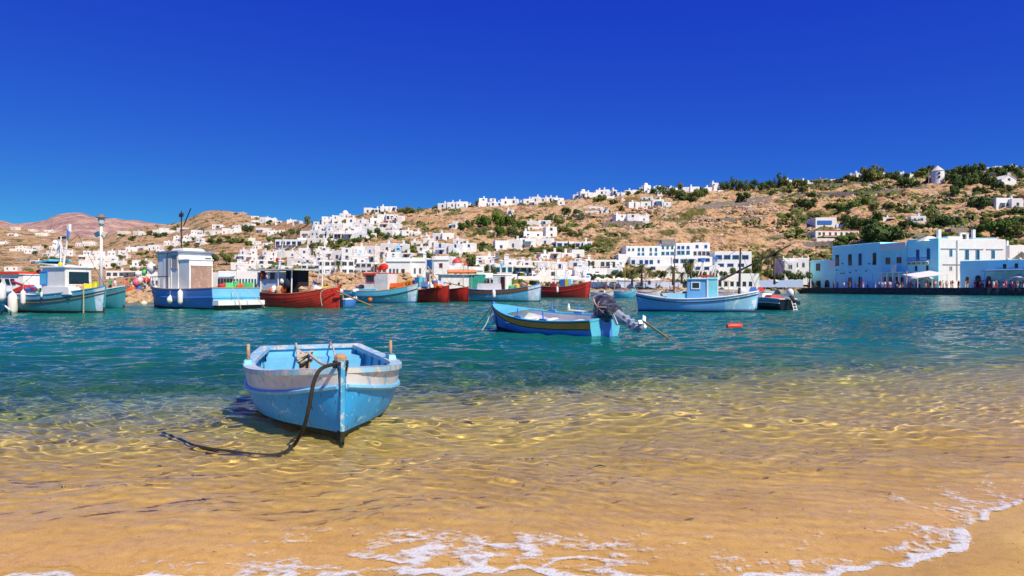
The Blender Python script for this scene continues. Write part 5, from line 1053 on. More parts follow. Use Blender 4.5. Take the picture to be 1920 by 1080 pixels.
def wnd(par, c, d, fm, pm=None, rz=0, name='window', face='y-'):
    """window: a frame and a dark pane, centred on c; d = (width, height); face names the side of the cabin it sits on"""
    b = MB(); w, h = d; t = min(.07, w*.14)
    ax = {'y-': R(0), 'y+': R(180), 'x+': R(90), 'x-': R(-90)}[face]
    b.box((-w/2+t/2, 0, 0), (t, .07, h), fm); b.box((w/2-t/2, 0, 0), (t, .07, h), fm); b.box((0, 0, h/2-t/2), (w-2*t, .07, t), fm); b.box((0, 0, -h/2+t/2), (w-2*t, .07, t), fm)
    o = b.build(name, par); o.location = c; o.rotation_euler = (0, 0, ax+rz)
    MB().box((0, .012, 0), (w-2*t, .03, h-2*t), pm or navy).build('pane', o); return o
def cabin(par, x, y, z, l, w, h, wm, roofm, tl=.92, over=.12, rth=.08, tilt=None, name='cabin'):
    b = MB(); b.box((x, y, z+h/2), (l, w, h), wm, taper=tl); o = b.build(name, par); bv = o.modifiers.new('soft', 'BEVEL'); bv.width = .03; bv.segments = 2
    b = MB(); b.box((x, y, z+h+rth/2), (l*tl+2*over, w*tl+2*over, rth), roofm); r = b.build('cabin_roof', par); bv = r.modifiers.new('soft', 'BEVEL'); bv.width = .025; bv.segments = 2; return o
def fender(p, h, r, mt, label, group=None):
    b = MB(); b.lathe((0, 0, 0), [(.01, -h/2-.04), (r*.3, -h/2), (r*.85, -h/2+r*.5), (r, -h/2+r), (r, h/2-r), (r*.8, h/2-r*.5), (r*.25, h/2), (.02, h/2+.08)], mt, 12); b.tube([(0, 0, h/2+.05), (0, 0, h/2+.45)], .015, rope_w, 5)
    o = autosmooth(b.build('fender', loc=p), 60); return tag(o, label, 'fender', group)
def rope(pts, r, mt, label, sag=0, name='rope', n=14):
    P_ = [Vector(p) for p in pts]; out_ = []
    for i in range(len(P_)-1):
        a = P_[max(0, i-1)]; b_ = P_[i]; c = P_[i+1]; d = P_[min(len(P_)-1, i+2)]
        for k in range(n):
            t = k/n; q = .5*((2*b_)+(c-a)*t+(2*a-5*b_+4*c-d)*t*t+(3*b_-a-3*c+d)*t**3); q.z -= sag*math.sin(math.pi*(i+t)/(len(P_)-1)); out_.append(q)
    out_.append(P_[-1]); c0 = out_[0].copy(); b = MB(); b.tube([p-c0 for p in out_], r, mt, 8); o = b.build(name, smooth=True, loc=c0); 
    return tag(o, label, 'rope') if label else o

# --- A. the pale blue rowing boat on the shore -------------------------------------------------
near_blue = worn('near_boat_blue', (.025, .37, .80), chip=(.26, .56, .78), rust=(.05, .06, .03), amt=.60, ramt=.625, sc=6.5)
near_white = worn('near_boat_white', (.66, .67, .68), chip=(.34, .50, .62), rust=(.30, .15, .07), amt=.57, ramt=.655, sc=6)
near_in = worn('near_boat_inside', (.16, .50, .74), chip=(.55, .68, .74), rust=(.24, .15, .08), amt=.64, ramt=.70, sc=4)
near_rail = worn('near_boat_rail', (.26, .52, .70), chip=(.60, .56, .52), rust=(.42, .24, .13), amt=.50, ramt=.60, sc=5)
t, L_ = boatthing('rowing_boat', 'weathered light blue wooden rowing boat aground in the shallows with its bow towards the beach', (642, 7.55), (584, 11.45), tilt=0)
NB = t; hA = Hull(L_, 2.04, .63, .785, .72, draft=.17, tw=.76, rake=.06, srake=.08, full=.46, bf=.68, vp=2.6)
hA.build(t, near_blue, top=near_white, bottom=weed, inner=near_in, rail=near_rail, strake_v=.79, sole=.13, nu=40, nv=14, cap=.13, rub=[(.80, .030, worn('near_rub', (.16, .46, .74), chip=(.6, .66, .7), amt=.60, sc=7))], wl=.085, transom_m=near_blue, stem_m=worn('near_stem', (.06, .38, .68), chip=(.45, .55, .58), rust=(.12, .08, .05), amt=.52, ramt=.62, sc=9))
b = MB(); x = -L_/2+.30; b.box((x, 0, .56), (.42, 1.44, .045), near_in); b.build('stern_bench', t)
b = MB(); b.box((x+.21, 0, .445), (.03, 1.50, .19), near_in); b.build('bench_front', t)
for xx, ww in ((-.45, 1.74), (.55, 1.74)): MB().box((xx, 0, .49), (.24, ww, .04), near_in).build('thwart', t)
for k in range(9):
    u = .10+.09*k; b = MB()
    for sg in (1, -1): b.tube([hA.pt(u, v, sg, .06) + Vector((0, 0, .02)) for v in (.55, .7, .85, .98)], .018, near_in, 5)
    b.build('rib', t)
for k in range(7): MB().box((-.25, -.36+.12*k, .15), (L_*.50, .105, .02), oldwood).build('floor_plank', t)
b = MB(); p0 = hA.pt(.90, 1); vs = []; 
for i in range(7): u = .80+.19*i/6; q = hA.pt(u, 1); y = max(.01, q.y-.02); vs += [(q.x, -y, q.z+.034), (q.x, y, q.z+.034)]
b.add(vs, [(2*i, 2*i+2, 2*i+3, 2*i+1) for i in range(6)], near_rail); b.build('foredeck', t)
for sg, u in ((1, .44), (-1, .44)):
    p = hA.pt(u, 1, sg, .04); b = MB(); b.box((p.x, p.y, p.z+.055), (.34, .11, .07), near_in, taper=.8); b.build('pin_block', t)
    b = MB(); b.tube([(p.x, p.y, p.z+.03), (p.x, p.y+sg*.0, p.z+.30)], [.026, .022], oldwood, 8); b.build('oar_pin', t, smooth=True)
p = hA.pt(.965, 1); b = MB(); b.lathe((p.x-.02, 0, p.z), [(.055, -.05), (.055, .08), (.072, .10), (.072, .16), (.045, .19), (.01, .195)], oldwood, 10); b.build('bow_post', t, smooth=False)
b = MB(); 
for k in range(3): b.tube([(p.x-.02+.074*math.cos(a), .074*math.sin(a), p.z+.045+.028*k) for a in np.linspace(0, 6.283, 17)], .017, rope_d, 6, cap=False)
b.build('rope_turns', t, smooth=True)
MB().box((.62, -.30, .62), (.10, .13, .34), mat('orange_wood', (.60, .32, .12), .7, scale=9)).build('mast_step', t)
b = MB(); rs = random.Random(2)
for k in range(5): b.tube([(.62+.10*math.cos(a+k), -.30+.09*math.sin(a), .77+.022*k+.03*math.sin(2*a+k)) for a in np.linspace(0, 6.283, 15)], .016, rope_w, 6, cap=False)
b.build('rope_coil', t, smooth=True)
M_ = Matrix.Translation(t.location) @ t.rotation_euler.to_matrix().to_4x4()
def wA(x, y, z): return M_ @ Vector((x, y, z))
rope([wA(-L_/2+.05, -.25, .78), wA(-L_/2+.6, -.25, .74), wA(.3, -.2, .84), wA(.62, -.26, .90), wA(1.3, -.12, .80), (p.x-.02 and wA(p.x-.12, .02, p.z+.08))], .018, rope_w, 'pale rope over the coil and bow post of the light blue rowing boat', .04)
rope([wA(-L_/2+.05, .30, .78), wA(-L_/2+.6, .28, .76), wA(-.6, .24, .62), wA(.4, .16, .62), wA(1.2, .05, .74), wA(p.x-.15, -.03, p.z+.06)], .013, rope_w, 'second thin pale rope inside the light blue rowing boat, right of the coil', .0)
q0 = wA(p.x+.02, .07, p.z+.09)
a1 = W(550, 835)
def PD(px, py, D): return P(px, py, D)
rope([q0, PD(608, 688, 7.30), PD(590, 712, 7.15), PD(580, 760, 7.1), PD(570, 800, 7.15), W(549, 837)+Vector((0, 0, -.0)), W(520, 850)+Vector((0, 0, -.015)), W(480, 853)+Vector((0, 0, .0)), W(430, 848)+Vector((0, 0, .005)), W(392, 842), W(345, 828)+Vector((0, 0, -.02)), W(306, 812)+Vector((0, 0, -.01))], .021, rope_d, 'thick dark mooring rope hanging from the bow of the light blue rowing boat')

# --- B. blue boat with the outboard -------------------------------------------------------------
royal = worn('royal_blue_paint', (.06, .24, .68), chip=(.2, .42, .74), rust=(.05, .08, .2), amt=.68, ramt=.75, sc=2); aqua = worn('aqua_paint', (.10, .48, .68), chip=(.4, .66, .74), rust=(.1, .3, .45), amt=.66, ramt=.75, sc=2)
white_in = worn('white_inside', (.78, .77, .75), chip=(.66, .66, .64), amt=.62, ramt=.8, sc=2); olive = mat('brown_band', (.80, .30, .05), .6, scale=3)
t, L_ = boatthing('motor_boat', 'open blue boat with white inside and aqua stern riding at anchor', (928, 28.3), (1138, 23.6), roll=R(-6.5), tilt=R(-.8)); t.location.z = -.02
hB = Hull(L_, 1.95, .64, 1.02, .74, draft=.3, tw=.80, rake=.25, srake=.06, full=.68)
hB.build(t, royal, top=olive, bottom=anti, inner=white_in, rail=aqua, strake_v=.82, sole=.16, nu=30, nv=13, cap=.10, rub=[(.985, .03, mat('dark_green_trim', (.01, .10, .07), .5)), (.815, .016, anti)], wl=.10, transom_m=aqua)
hB.deck(t, lambda u: hB.zs(u)+.02, aqua, .74, .985, 'foredeck')
MB().box((-L_/2-.012, 0, .36), (.05, .50, .78), royal).build('motor_board', t)
for xx in (-1.2, .2, 1.3): MB().box((xx, 0, .46), (.26, 1.55, .04), white_in).build('thwart', t)
for sg in (1, -1):
    for u in (.35, .58):
        q = hB.pt(u, 1, sg, .04); b = MB(); b.box((q.x, q.y, q.z+.05), (.46, .10, .08), royal, taper=.7); b.build('pin_block', t); b = MB(); b.tube([(q.x, q.y, q.z), (q.x, q.y, q.z+.38)], .028, royal); b.build('oar_pin', t)
b = MB(); b.box((-L_/2+.5, -.4, .70), (.7, .45, .05), royal); b.build('side_seat', t)
b = MB(); b.lathe((1.0+.6, .3, .9), [(.05, 0), (.06, .1), (.02, .25)], W0, 8); 
MBt = Matrix.Translation(t.location) @ t.rotation_euler.to_matrix().to_4x4()
o = thing('outboard_motor', 'tilted-up outboard motor wrapped in dark tied sheeting on the stern of the blue boat', 'outboard motor', MBt @ Vector((-L_/2-.1, 0, .86)), t.rotation_euler.z)
tarp = mat('dark_tarpaulin', (.022, .028, .06), .32, c2=(.13, .12, .19), scale=2.6, bump=1, thr=(.5, .62), spec=.8, dist=.10, detail=3, stretch=(1.2, 1.2, 3.4))  # paler bands put the fold highlights into the sheeting colour
b = MB(); b.ball((.12, 0, .27), .44, tarp, 18, 1.0, jit=.20, sx=.98, sy=.8); b.ball((-.22, 0, .12), .30, tarp, 16, .9, jit=.22); b.ball((.25, 0, -.02), .32, tarp, 14, 1.0, jit=.2); autosmooth(b.build('wrapped_cowl', o), 75)
ax = Vector((-.80, 0, -.42)).normalized(); leg_g = mat('grey_motor_leg', (.32, .36, .45), .35, bump=0, spec=.6)
b = MB(); b.tube([Vector((-.35, 0, .08)), Vector((-.35, 0, .08))+ax*.55, Vector((-.35, 0, .08))+ax*1.15], [.17, .15, .11], leg_g, 8); b.build('leg', o)
for k in (.5, .75, .98): MB().box(Vector((-.35, 0, .08))+ax*k, (.13, .29, .30), leg_g, taper=.9, tilt=(0, -math.atan2(.42, .80), 0)).build('collar', o)
e = Vector((-.35, 0, .08))+ax*1.2; b = MB(); b.lathe(e, [(.02, -.10), (.08, -.05), (.10, .12), (.05, .27)], leg_g, 8, axis=Vector((-.42, 0, .80))); b.build('gearcase', o)
b = MB(); pc = e+Vector((-.12, 0, .28))
for k in range(3): a = k*2.094; b.box(pc+Vector((0, math.cos(a)*.13, math.sin(a)*.13)), (.03, .13, .20), W0, tilt=(a-math.pi/2, .4, 0))
b.build('propeller', o)
b = MB(); b.box((-.42, 0, -.05), (.10, .36, .62), W0, tilt=(0, .5, 0)); b.build('bracket', o)
b = MB(); b.tube([(.35, .1, .05), (1.5, .38, .12)], [.035, .03], W0, 7); b.lathe((1.5, .38, .1), [(.04, 0), (.06, .1), (.02, .26)], W0, 8); b.build('tiller', o)
b = MB()
for k in range(6): a = k*1.1; b.tube([(.12+.45*math.cos(q)*math.cos(a*.3), .37*math.sin(q), .26+.42*math.cos(q)*math.sin(a)) for q in np.linspace(0, 6.28, 18)], .014, [rope_w, mat('pink_cord', (.5, .2, .28), .8)][k % 2], 5, cap=False)
b.build('tie_cord', o)
tp = P(1207, 602, 22.6); te = W(1254, 635); rope([tp, tp.lerp(te, .5), te], .035, mat('brown_pole', (.25, .16, .07), .7, scale=5), 'long thin pole slanting from the raised outboard into the water', name='pole', n=4)
bw = MBt @ Vector((L_/2, 0, 1.0))
rope([bw, bw.lerp(W(890, 613), .5)+Vector((0, 0, -.05)), W(890, 613)], .022, rope_w, 'pale anchor line running left from the bow of the anchored blue boat', n=6)
rope([bw+Vector((.05, -.05, 0)), bw+Vector((-.25, -.5, -.75)), bw+Vector((-.45, -.6, -1.05))], .022, rope_w, 'short loose rope end hanging from the bow of the anchored blue boat', n=6)
b = MB(); b.lathe((0, 0, 0), [(.02, -.18), (.09, -.12), (.10, .1), (.03, .18)], W0, 10); tag(b.build('float', loc=bw+Vector((.02, -.12, -.62))), 'small pale float tied under the bow of the anchored blue boat', 'float')
b = MB(); b.lathe((0, 0, 0), [(.02, -.36), (.10, -.33), (.125, -.2), (.125, .2), (.10, .33), (.02, .36)], mat('red_float', (.75, .05, .02), .4, bump=.1), 12, axis=Vector((1, .1, 0))); tag(autosmooth(b.build('buoy', loc=(W(1377, 614))+Vector((0, 0, .05)))), 'red sausage-shaped buoy floating alone on the water', 'buoy')

# --- C. large light blue caique at anchor on the right ------------------------------------------
aq2 = worn('light_blue_paint', (.16, .42, .74), chip=(.35, .58, .80), rust=(.12, .32, .55), amt=.66, ramt=.75, sc=1.2); aq3 = worn('pale_aqua_paint', (.30, .66, .80), chip=(.6, .76, .80), amt=.66, ramt=.78, sc=1.2)
t, L_ = boatthing('caique', 'large light blue wooden caique with a blue wheelhouse, mast and raised boom', (1422, 48.2), (1192, 50.6))
h_ = Hull(L_, 2.9, .95, 1.50, 1.35, draft=.5, rake=.25, double=True, full=.7)
h_.build(t, aq2, top=aq2, bottom=anti, inner=aq3, rail=W0, strake_v=.8, sole=.62, nu=34, nv=12, cap=.16, rub=[(.88, .035, mat('black_band', (.03, .03, .02), .6)), (.99, .04, W0)], wl=.10, foot=(royal, .2), bowpatch=(worn('reflective_blue', (.30, .58, .78), chip=(.70, .80, .86), rust=(.2, .5, .7), amt=.52, ramt=.75, sc=1.5), .74))  # bow panel in a lighter blue with pale noise blotches
h_.deck(t, lambda u: h_.zs(u)-.12, aq3)
x = (1322-1307)/FPX*49
cabin(t, x-.15, 0, .80, 2.05, 1.7, 1.50, aq2, aq3, tl=.97, over=.10); 
wnd(t, (x-.55, -.855, 1.88), (.62, .52), W0, navy); wnd(t, (x+.92, -.2, 2.05), (.35, .35), W0, navy, face='x+')
MB().box((x+.62, -.86, 1.72), (.62, .04, 1.5), worn('turquoise_door', (.25, .72, .82), amt=.66, ramt=.8, sc=2)).build('door', t)
b = MB(); b.box((x+.26, -.87, 1.62), (.10, .05, 1.62), W0); b.box((x+.95, -.84, 1.62), (.10, .05, 1.62), W0); b.build('door_frame', t)
MB().box((x+.2, -.3, 2.56), (1.1, .8, .12), mat('red_trim', (.62, .06, .04), .5)).build('roof_box', t)
MB().box((x-1.8, 0, 1.05), (1.6, 1.5, .5), aq3, taper=.95).build('hatch', t)
for i, (dx, hh) in enumerate(((-.05, 1.9), (.85, 2.0))):
    b = MB(); b.tube([(x+dx-.35, -.3, 2.5), (x+dx+.0, -.3, 2.5+hh*.62)], .045, W0); b.tube([(x+dx-.1, -.3, 2.5), (x+dx+.05, -.3, 2.5+hh*.62)], .04, W0); b.box((x+dx, -.3, 2.5+hh*.66), (.28, .2, .2), royal); b.build('antenna', t)
mx = (1385-1307)/FPX*49; mastm = mat('dark_spar', (.06, .045, .035), .6, scale=8)
b = MB(); b.tube([(mx, 0, .9), (mx+.1, 0, 4.55)], [.10, .055], mastm, 8); b.build('mast', t)
b = MB(); bx = (1342-1307)/FPX*49; ex = (1476-1307)/FPX*49; b.tube([(bx-.1, 0, 2.0), (ex, .2, 4.75)], [.085, .05], mastm, 8); b.build('boom', t)
b = MB(); b.tube([(mx-.4, -.3, 1.35), (mx-.3, -.3, 1.75), (mx+.1, -.3, 1.75), (mx+.2, -.3, 1.3)], .03, W0); b.build('hand_rail', t)
b = MB(); b.ball((mx-1.55, -.6, 1.38), .12, mat('red_trim', (.62, .06, .04), .5)); b.build('red_light', t)
for k in range(5): b = MB(); b.box((-L_*.30+k*.55, -.5+.12*(k % 2), h_.zs(.3)+.06), (.5, .22, .10), [W0, royal, aq3][k % 3]); b.build('deck_gear', t)
# --- D. dark-hulled motor boat behind the caique, and others beyond ------------------------------
t, L_ = boatthing('motor_boat', 'white motor boat with black lower hull and outboard behind the caique bow', (1405, 57), (1478, 52.5))
h_ = Hull(L_, 2.0, .95, 1.2, .85, draft=.3, tw=.8, rake=.3)
h_.build(t, mat('black_hull', (.015, .017, .03), .25, spec=.6, bump=0), top=mat('sea_green', (.10, .34, .36), .5), inner=W0, rail=W0, strake_v=.86, sole=.5, rub=[(.82, .04, W0)], cap=.14)
MB().box((.5, 0, 1.05), (1.2, 1.3, .45), wcan, taper=.6).build('canopy', t)
MB().box((-.6, 0, 1.0), (.9, 1.2, .3), mat('red_canvas', (.55, .08, .1), .8), taper=.7).build('seat_cover', t)
MM = Matrix.Translation(t.location) @ t.rotation_euler.to_matrix().to_4x4()
o = thing('outboard_motor', 'dark outboard motor with white top on the stern of the black-hulled motor boat', 'outboard motor', MM @ Vector((-L_/2-.1, 0, .95)), t.rotation_euler.z)
b = MB(); b.ball((-.1, 0, .38), .30, W0, 12, 1.1, sx=1.1, sy=.8); autosmooth(b.build('cowl', o)); b = MB(); b.tube([(-.15, 0, .2), (-.5, 0, -.2), (-.9, 0, -.35)], [.16, .13, .08], mastm); b.build('leg', o); MB().box((-.98, 0, -.38), (.1, .3, .26), navy).build('propeller', o)
b = MB(); 
for y in (-.5, -.2): b.tube([(-L_/2-.05, y, .9), (-L_/2-.35, y-.1, -.2)], .03, W0)
for k in range(4): b.box((-L_/2-.08-.07*k, -.38, .7-.22*k), (.05, .34, .05), W0)
b.build('boarding_ladder', t)
t, L_ = boatthing('motor_boat', 'long green and white day boat moored directly behind the light blue wheelhouse', (1452, 76), (1262, 80)); h_ = Hull(L_, 2.6, 1.0, 1.35, 1.0, tw=.8); h_.build(t, mat('sea_green', (.10, .34, .36), .5), top=W0, inner=W0, rail=W0, strake_v=.84, sole=.6)
b = MB()
for k, (dx, c_) in enumerate(((3.3, 'blue'), (4.1, 'red'), (2.2, 'white'))): b.box((dx, 0, 1.55), (.9, 1.4, .5), clothm(c_), taper=.55)
b.build('bundled_canvas', t)
FB = [('aqua open boat with a striped hull moored left of the caique stern', 1152, 1192, 118, 'aq', 1.3, 'caique'), ('white open boat with red trim among the far moored boats', 1196, 1240, 128, 'w', 1.1, 'boat'), ('small boat with a brown varnished rail among the far moored boats', 1236, 1284, 132, 'br', 1.1, 'boat'), ('small white dinghy just left of the blue wheelhouse', 1250, 1284, 84, 'w', .6, 'boat'), ('white motor boat with a dark windscreen above the caique foredeck', 1262, 1312, 96, 'wd', .9, 'boat'), ('pale boat lying along the low quay left of the far aqua boat', 1108, 1150, 146, 'br', .8, 'boat'), ('white day boat moored far off between wheelhouse and boom', 1345, 1400, 124, 'w', 1.0, 'boat')]
for lab, a, c, D, kind, fb, nm in FB:
    t, L_ = boatthing('moored_boat', lab, (c, D), (a, D+2), group='small boats moored before the promenade'); h_ = Hull(L_, min(2.6, L_*.36), fb*.8, fb*1.25, fb, tw=.6)
    hm, rl = {'aq': (aqua, aq3), 'w': (W0, mat('red_trim', (.62, .06, .04), .5)), 'br': (W0, wood), 'wd': (W0, royal)}[kind]
    h_.build(t, hm, top=hm if kind != 'aq' else aq3, inner=W0, rail=rl, sole=fb*.5, nu=16, nv=7)
    if kind == 'wd' or kind == 'br': MB().box((0, 0, fb*.8+.25), (L_*.28, 1.2, .6), W0, taper=.7).build('cuddy', t); MB().box((L_*.02, -.5, fb*.8+.42), (L_*.2, .3, .2), navy).build('windscreen', t)
    if lab.startswith('aqua'): 
        b = MB(); b.tube([(0, 0, 1), (0, 0, 6)], .07, mat('yellow_spar', (.55, .36, .08), .6)); b.build('mast', t)
        b = MB(); b.box((0, 0, fb+.15), (L_*.7, 1.0, .3), mat('pink_nets', (.6, .35, .36), .9)); b.build('net_pile', t)
t = thing('mast', 'tall brown wooden mast rising left of the blue wheelhouse', 'mast', ((1264-960)/FPX*120, 120, 0)); t2 = MB(); t2.tube([(0, 0, 0), (.1, 0, zof(466, 120))], [.16, .07], mat('brown_spar', (.22, .10, .05), .6)); t2.build('spar', t); MB().box((0, 0, .5), (4, 1.4, .6), W0, taper=1.2).build('hull', t)

# --- E. fishing boats along the mole --------------------------------------------------------------
teal = worn('teal_hull', (.055, .30, .36), chip=(.22, .48, .50), rust=(.10, .20, .16), amt=.62, ramt=.72, sc=1.1); lblue = worn('fishing_blue', (.05, .19, .56), chip=(.14, .32, .64), amt=.68, ramt=.78, sc=1)
redp = worn('red_hull', (.62, .04, .022), chip=(.34, .05, .03), rust=(.20, .02, .015), amt=.55, ramt=.66, sc=1.5); dred = worn('dark_red_hull', (.30, .016, .014), chip=(.30, .04, .03), rust=(.10, .01, .01), amt=.6, ramt=.7, sc=1.5)
orange_f = mat('orange_float', (.80, .14, .02), .45, bump=0); pink_f = mat('pink_float', (.80, .16, .22), .4, bump=0); redf = mat('red_float', (.75, .05, .02), .4); green_f = mat('green_bag', (.12, .62, .20), .6)
# E1 teal boat at the left
t, L_ = boatthing('fishing_boat', 'teal and white fishing boat with a black cabin window moored below the lamp post', (198, 45.6), (26, 49.6)); 
h_ = Hull(L_, 2.7, 1.22, 1.82, 1.42, draft=.5, tw=.72, rake=.2, full=.72)
E1M = Matrix.Translation(t.location) @ t.rotation_euler.to_matrix().to_4x4()
h_.build(t, teal, top=worn('teal_top', (.10, .36, .52), amt=.66, sc=1), bottom=anti, inner=W0, rail=worn('blue_rail', (.06, .26, .42), amt=.7, sc=1), strake_v=.86, sole=1.0, nu=30, nv=12, cap=.16, rub=[(.80, .035, mat('rusty_band', (.22, .12, .05), .8, scale=4)), (.87, .03, mat('black_band', (.03, .03, .02), .6))], wl=.16, bowpatch=(worn('bow_white_blue', (.55, .66, .78), chip=(.30, .52, .66), amt=.52, sc=2), .93))
h_.deck(t, lambda u: h_.zs(u)-.1, W0)
ox = lambda px: (px-112)/FPX*47.6
cabin(t, ox(138), 0, 1.45, 2.55, 1.9, 1.62, wp, W0, tl=.95, over=.12, rth=.12)
wnd(t, (ox(138)+1.255, .0, 2.38), (1.55, .98), W0, navy, face='x+'); wnd(t, (ox(112), -.94, 2.38), (.8, .95), royal, aqua)
MB().box((ox(150), -.6, 1.52), (2.9, 1.0, .5), W0, taper=.92).build('engine_box', t)
for i, (a, c, r) in enumerate((((ox(120), 0, 3.1), (ox(120)+.05, 0, 5.3), .045), ((ox(127), 0, 3.1), (ox(146), 0, 5.9), .07), ((ox(110), .2, 5.02), (ox(140), 0, 5.08), .04))): b = MB(); b.tube([a, c], r, W0, 7); b.build('mast' if i < 2 else 'spreader', t)
b = MB(); b.box((ox(145), 0, 5.85), (.18, .18, .5), W0); b.box((ox(145.5), -.08, 5.45), (.12, .12, .5), royal); b.build('radar_post', t)
for px in (116, 127, 133): b = MB(); b.ball((ox(px), 0, 5.18), .09, navy); b.build('lamp', t)
b = MB(); b.box((ox(87), .3, 3.55), (1.5, 1.6, .12), aqua, tilt=(0, -.12, 0)); b.box((ox(100), .3, 3.35), (1.9, 1.6, .08), wcan, tilt=(0, .1, 0)); b.build('awning', t)
for px in (74, 104): b = MB(); b.tube([(ox(px), .4, 1.4), (ox(px)+.1, .4, 3.5)], .04, W0); b.build('awning_pole', t)
b = MB(); b.tube([(ox(101), .4, 3.2), (ox(104), .4, 5.2)], .05, W0); b.box((ox(101), .4, 4.6), (.3, .3, .9), W0, taper=.5); b.build('antenna', t)
b = MB(); b.tube([(ox(8), -.7, 2.15), (ox(45), -.7, 1.85), (ox(78), -.7, 1.60)], .09, mat('furled_red', (.40, .03, .06), .8), 7); b.build('furled_sail', t)
b = MB(); b.box((ox(37), -.6, 1.62), (1.3, .7, .3), redf, tilt=(0, -.25, 0)); b.build('red_board', t); b = MB(); b.ball((ox(56), -.5, 1.62), .42, clothm('blue'), 10, .5, jit=.3); b.build('blue_bundle', t); b = MB(); b.ball((ox(90), -.6, 1.55), .3, clothm('green'), 10, .5, jit=.3); b.build('net_pile', t)
b = MB(); b.ball((ox(56), 0, 2.85), .16, orange_f); b.ball((ox(69), 0, 2.35), .18, orange_f); b.ball((ox(128), -.2, 3.35), .14, mat('yellow_float', (.8, .7, .05), .5)); b.build('deck_float', t)
fender(E1M @ Vector((ox(42), -1.42, .62)), 1.55, .30, W0, 'largest white sausage fender, on the side of the teal fishing boat', 'fenders'); fender(E1M @ Vector((ox(74), -1.45, 1.05)), 1.0, .16, W0, 'slim tilted white fender in the middle of the teal fishing boat', 'fenders')
fender(E1M @ Vector((ox(126), -1.42, 1.25)), .35, .07, W0, 'tiny white fender tied to the rail near the teal boat cabin', 'fenders')
MB().box((L_/2-.9, -.9, .95), (.05, .05, 1.9), mat('yellowish_post', (.6, .5, .25), .8)).build('bow_fender_board', t)
# E0 white cruiser and a blue bow at the frame edge
t, L_ = boatthing('motor_cruiser', 'white motor cruiser with a red roof edge and slanted dark windows at the left edge', (96, 60), (-60, 62)); h_ = Hull(L_, 2.8, 1.35, 1.8, 1.4, tw=.85, rake=.6)
h_.build(t, W0, inner=W0, rail=W0, sole=1.1, nu=20); h_.deck(t, lambda u: h_.zs(u)-.05, W0); oc = lambda px: (px-18)/FPX*61
cabin(t, oc(20), 0, 1.4, 5.6, 2.1, 1.45, W0, W0, tl=.9, over=.1); MB().box((oc(18), 0, 3.0), (4.6, 2.3, .22), redf).build('roof_band', t)
for px in (12, 23, 40, 52): 
    b = MB(); X_ = oc(px); b.add([(X_-.32, -1.04, 2.5), (X_+.12, -1.04, 2.5), (X_+.36, -1.07, 2.0), (X_-.05, -1.07, 2.0)], [(3, 2, 1, 0)], navy); b.build('window', t)
b = MB(); b.tube([(oc(60), -.9, 1.6), (oc(64), -.9, 2.5), (oc(90), -.6, 2.4), (oc(92), -.6, 1.7)], .03, W0); b.build('hand_rail', t)
t, L_ = boatthing('fishing_boat', 'blue boat cut off by the left frame edge with white fender and posts', (10, 43), (-190, 47)); h_ = Hull(L_, 2.6, 1.2, 1.75, 1.3, rake=.3); h_.build(t, teal, inner=W0, rail=W0, sole=.9, nu=20)
p = P(3, 548, 42.6); fender(p, 1.1, .24, W0, 'white fender half cut off by the left frame edge', 'fenders')
rope([P(5, 570, 43), P(19, 582, 43), W(20, 589)], .05, W0, 'white pole slanting into the water at the left frame edge', name='pole', n=4)
# E2 big blue boat
t, L_ = boatthing('fishing_boat', 'big blue fishing boat with a tall white wheelhouse and pale sunlit-blue stern', (286, 62), (444, 54.0)); 
h_ = Hull(L_, 4.4, 1.62, 2.05, 1.72, draft=.6, tw=.94, rake=.5, full=.55)
E2 = Matrix.Translation(t.location) @ t.rotation_euler.to_matrix().to_4x4()
sunlit_b = worn('sunlit_stern_blue', (.16, .48, .72), chip=(.36, .62, .76), rust=(.3, .45, .5), amt=.64, ramt=.74, sc=1)  # sunlight put into the stern colour, a lighter copy of the hull blue
h_.build(t, lblue, top=lblue, bottom=anti, inner=W0, rail=oldwood, strake_v=.85, sole=1.25, nu=30, nv=12, cap=.14, rub=[(.80, .05, lblue)], wl=.15, transom_m=sunlit_b)
h_.deck(t, lambda u: h_.zs(u)-.18, W0)
b = MB(); b.box((-L_/2-.35, 0, .55), (.8, 4.0, .36), W0); o = b.build('swim_platform', t); b = MB(); b.box((-L_/2-.02, 0, .98), (.06, 4.1, .07), aqua); b.build('transom_rail', t)
b = MB(); b.box((-L_/2-.2, 0, .22), (.5, 3.8, .3), anti); b.build('platform_base', t)
_t = t; t = link('wheelhouse', None, None); t.location = (-.1, 0, -.28); t.scale = (1.2, 1.2, 1.2); _n0 = set(bpy.data.objects)
cabin(t, 1.0, 0, 1.35, 2.9, 2.5, 2.75, wp, worn('grey_blue_roof', (.22, .30, .42), amt=.62, sc=1), tl=.97, over=.14, rth=.14)
MB().box((.6, 0, 4.32), (1.8, 1.7, .25), wcan, taper=.8).build('roof_raft', t)
cabin(t, -1.15, .35, 1.35, 1.3, 1.7, 2.2, wp, W0, tl=1, over=.05)
b = MB(); b.box((-1.83, .35, 2.3), (.06, 1.45, 1.85), worn('brown_door', (.34, .22, .17), chip=(.45, .33, .26), amt=.55, sc=3)); b.build('door', t); MB().box((-1.84, .35, 3.22), (.1, 1.5, .1), W0).build('door_frame', t)
wnd(t, (-.46, -.9, 3.55), (.6, .62), W0, mat('teal_pane', (.06, .22, .28), .15, bump=0), face='x-'); wnd(t, (.1, 1.245, 3.45), (.85, .95), mat('grey_blind', (.4, .38, .38), .7), mat('grey_blind', (.4, .38, .38), .7), face='y+')
b = MB(); b.box((1.0, 1.24, 2.6), (1.1, .05, 2.3), W0); b.build('side_door', t)
b = MB(); 
for x in (.2, .9, 1.6, 2.3, 3.0, 3.7): b.tube([(x, 1.55*(1-max(0, x-2)*.16), 1.6), (x, 1.55*(1-max(0, x-2)*.16), 2.45)], .025, W0, 5)
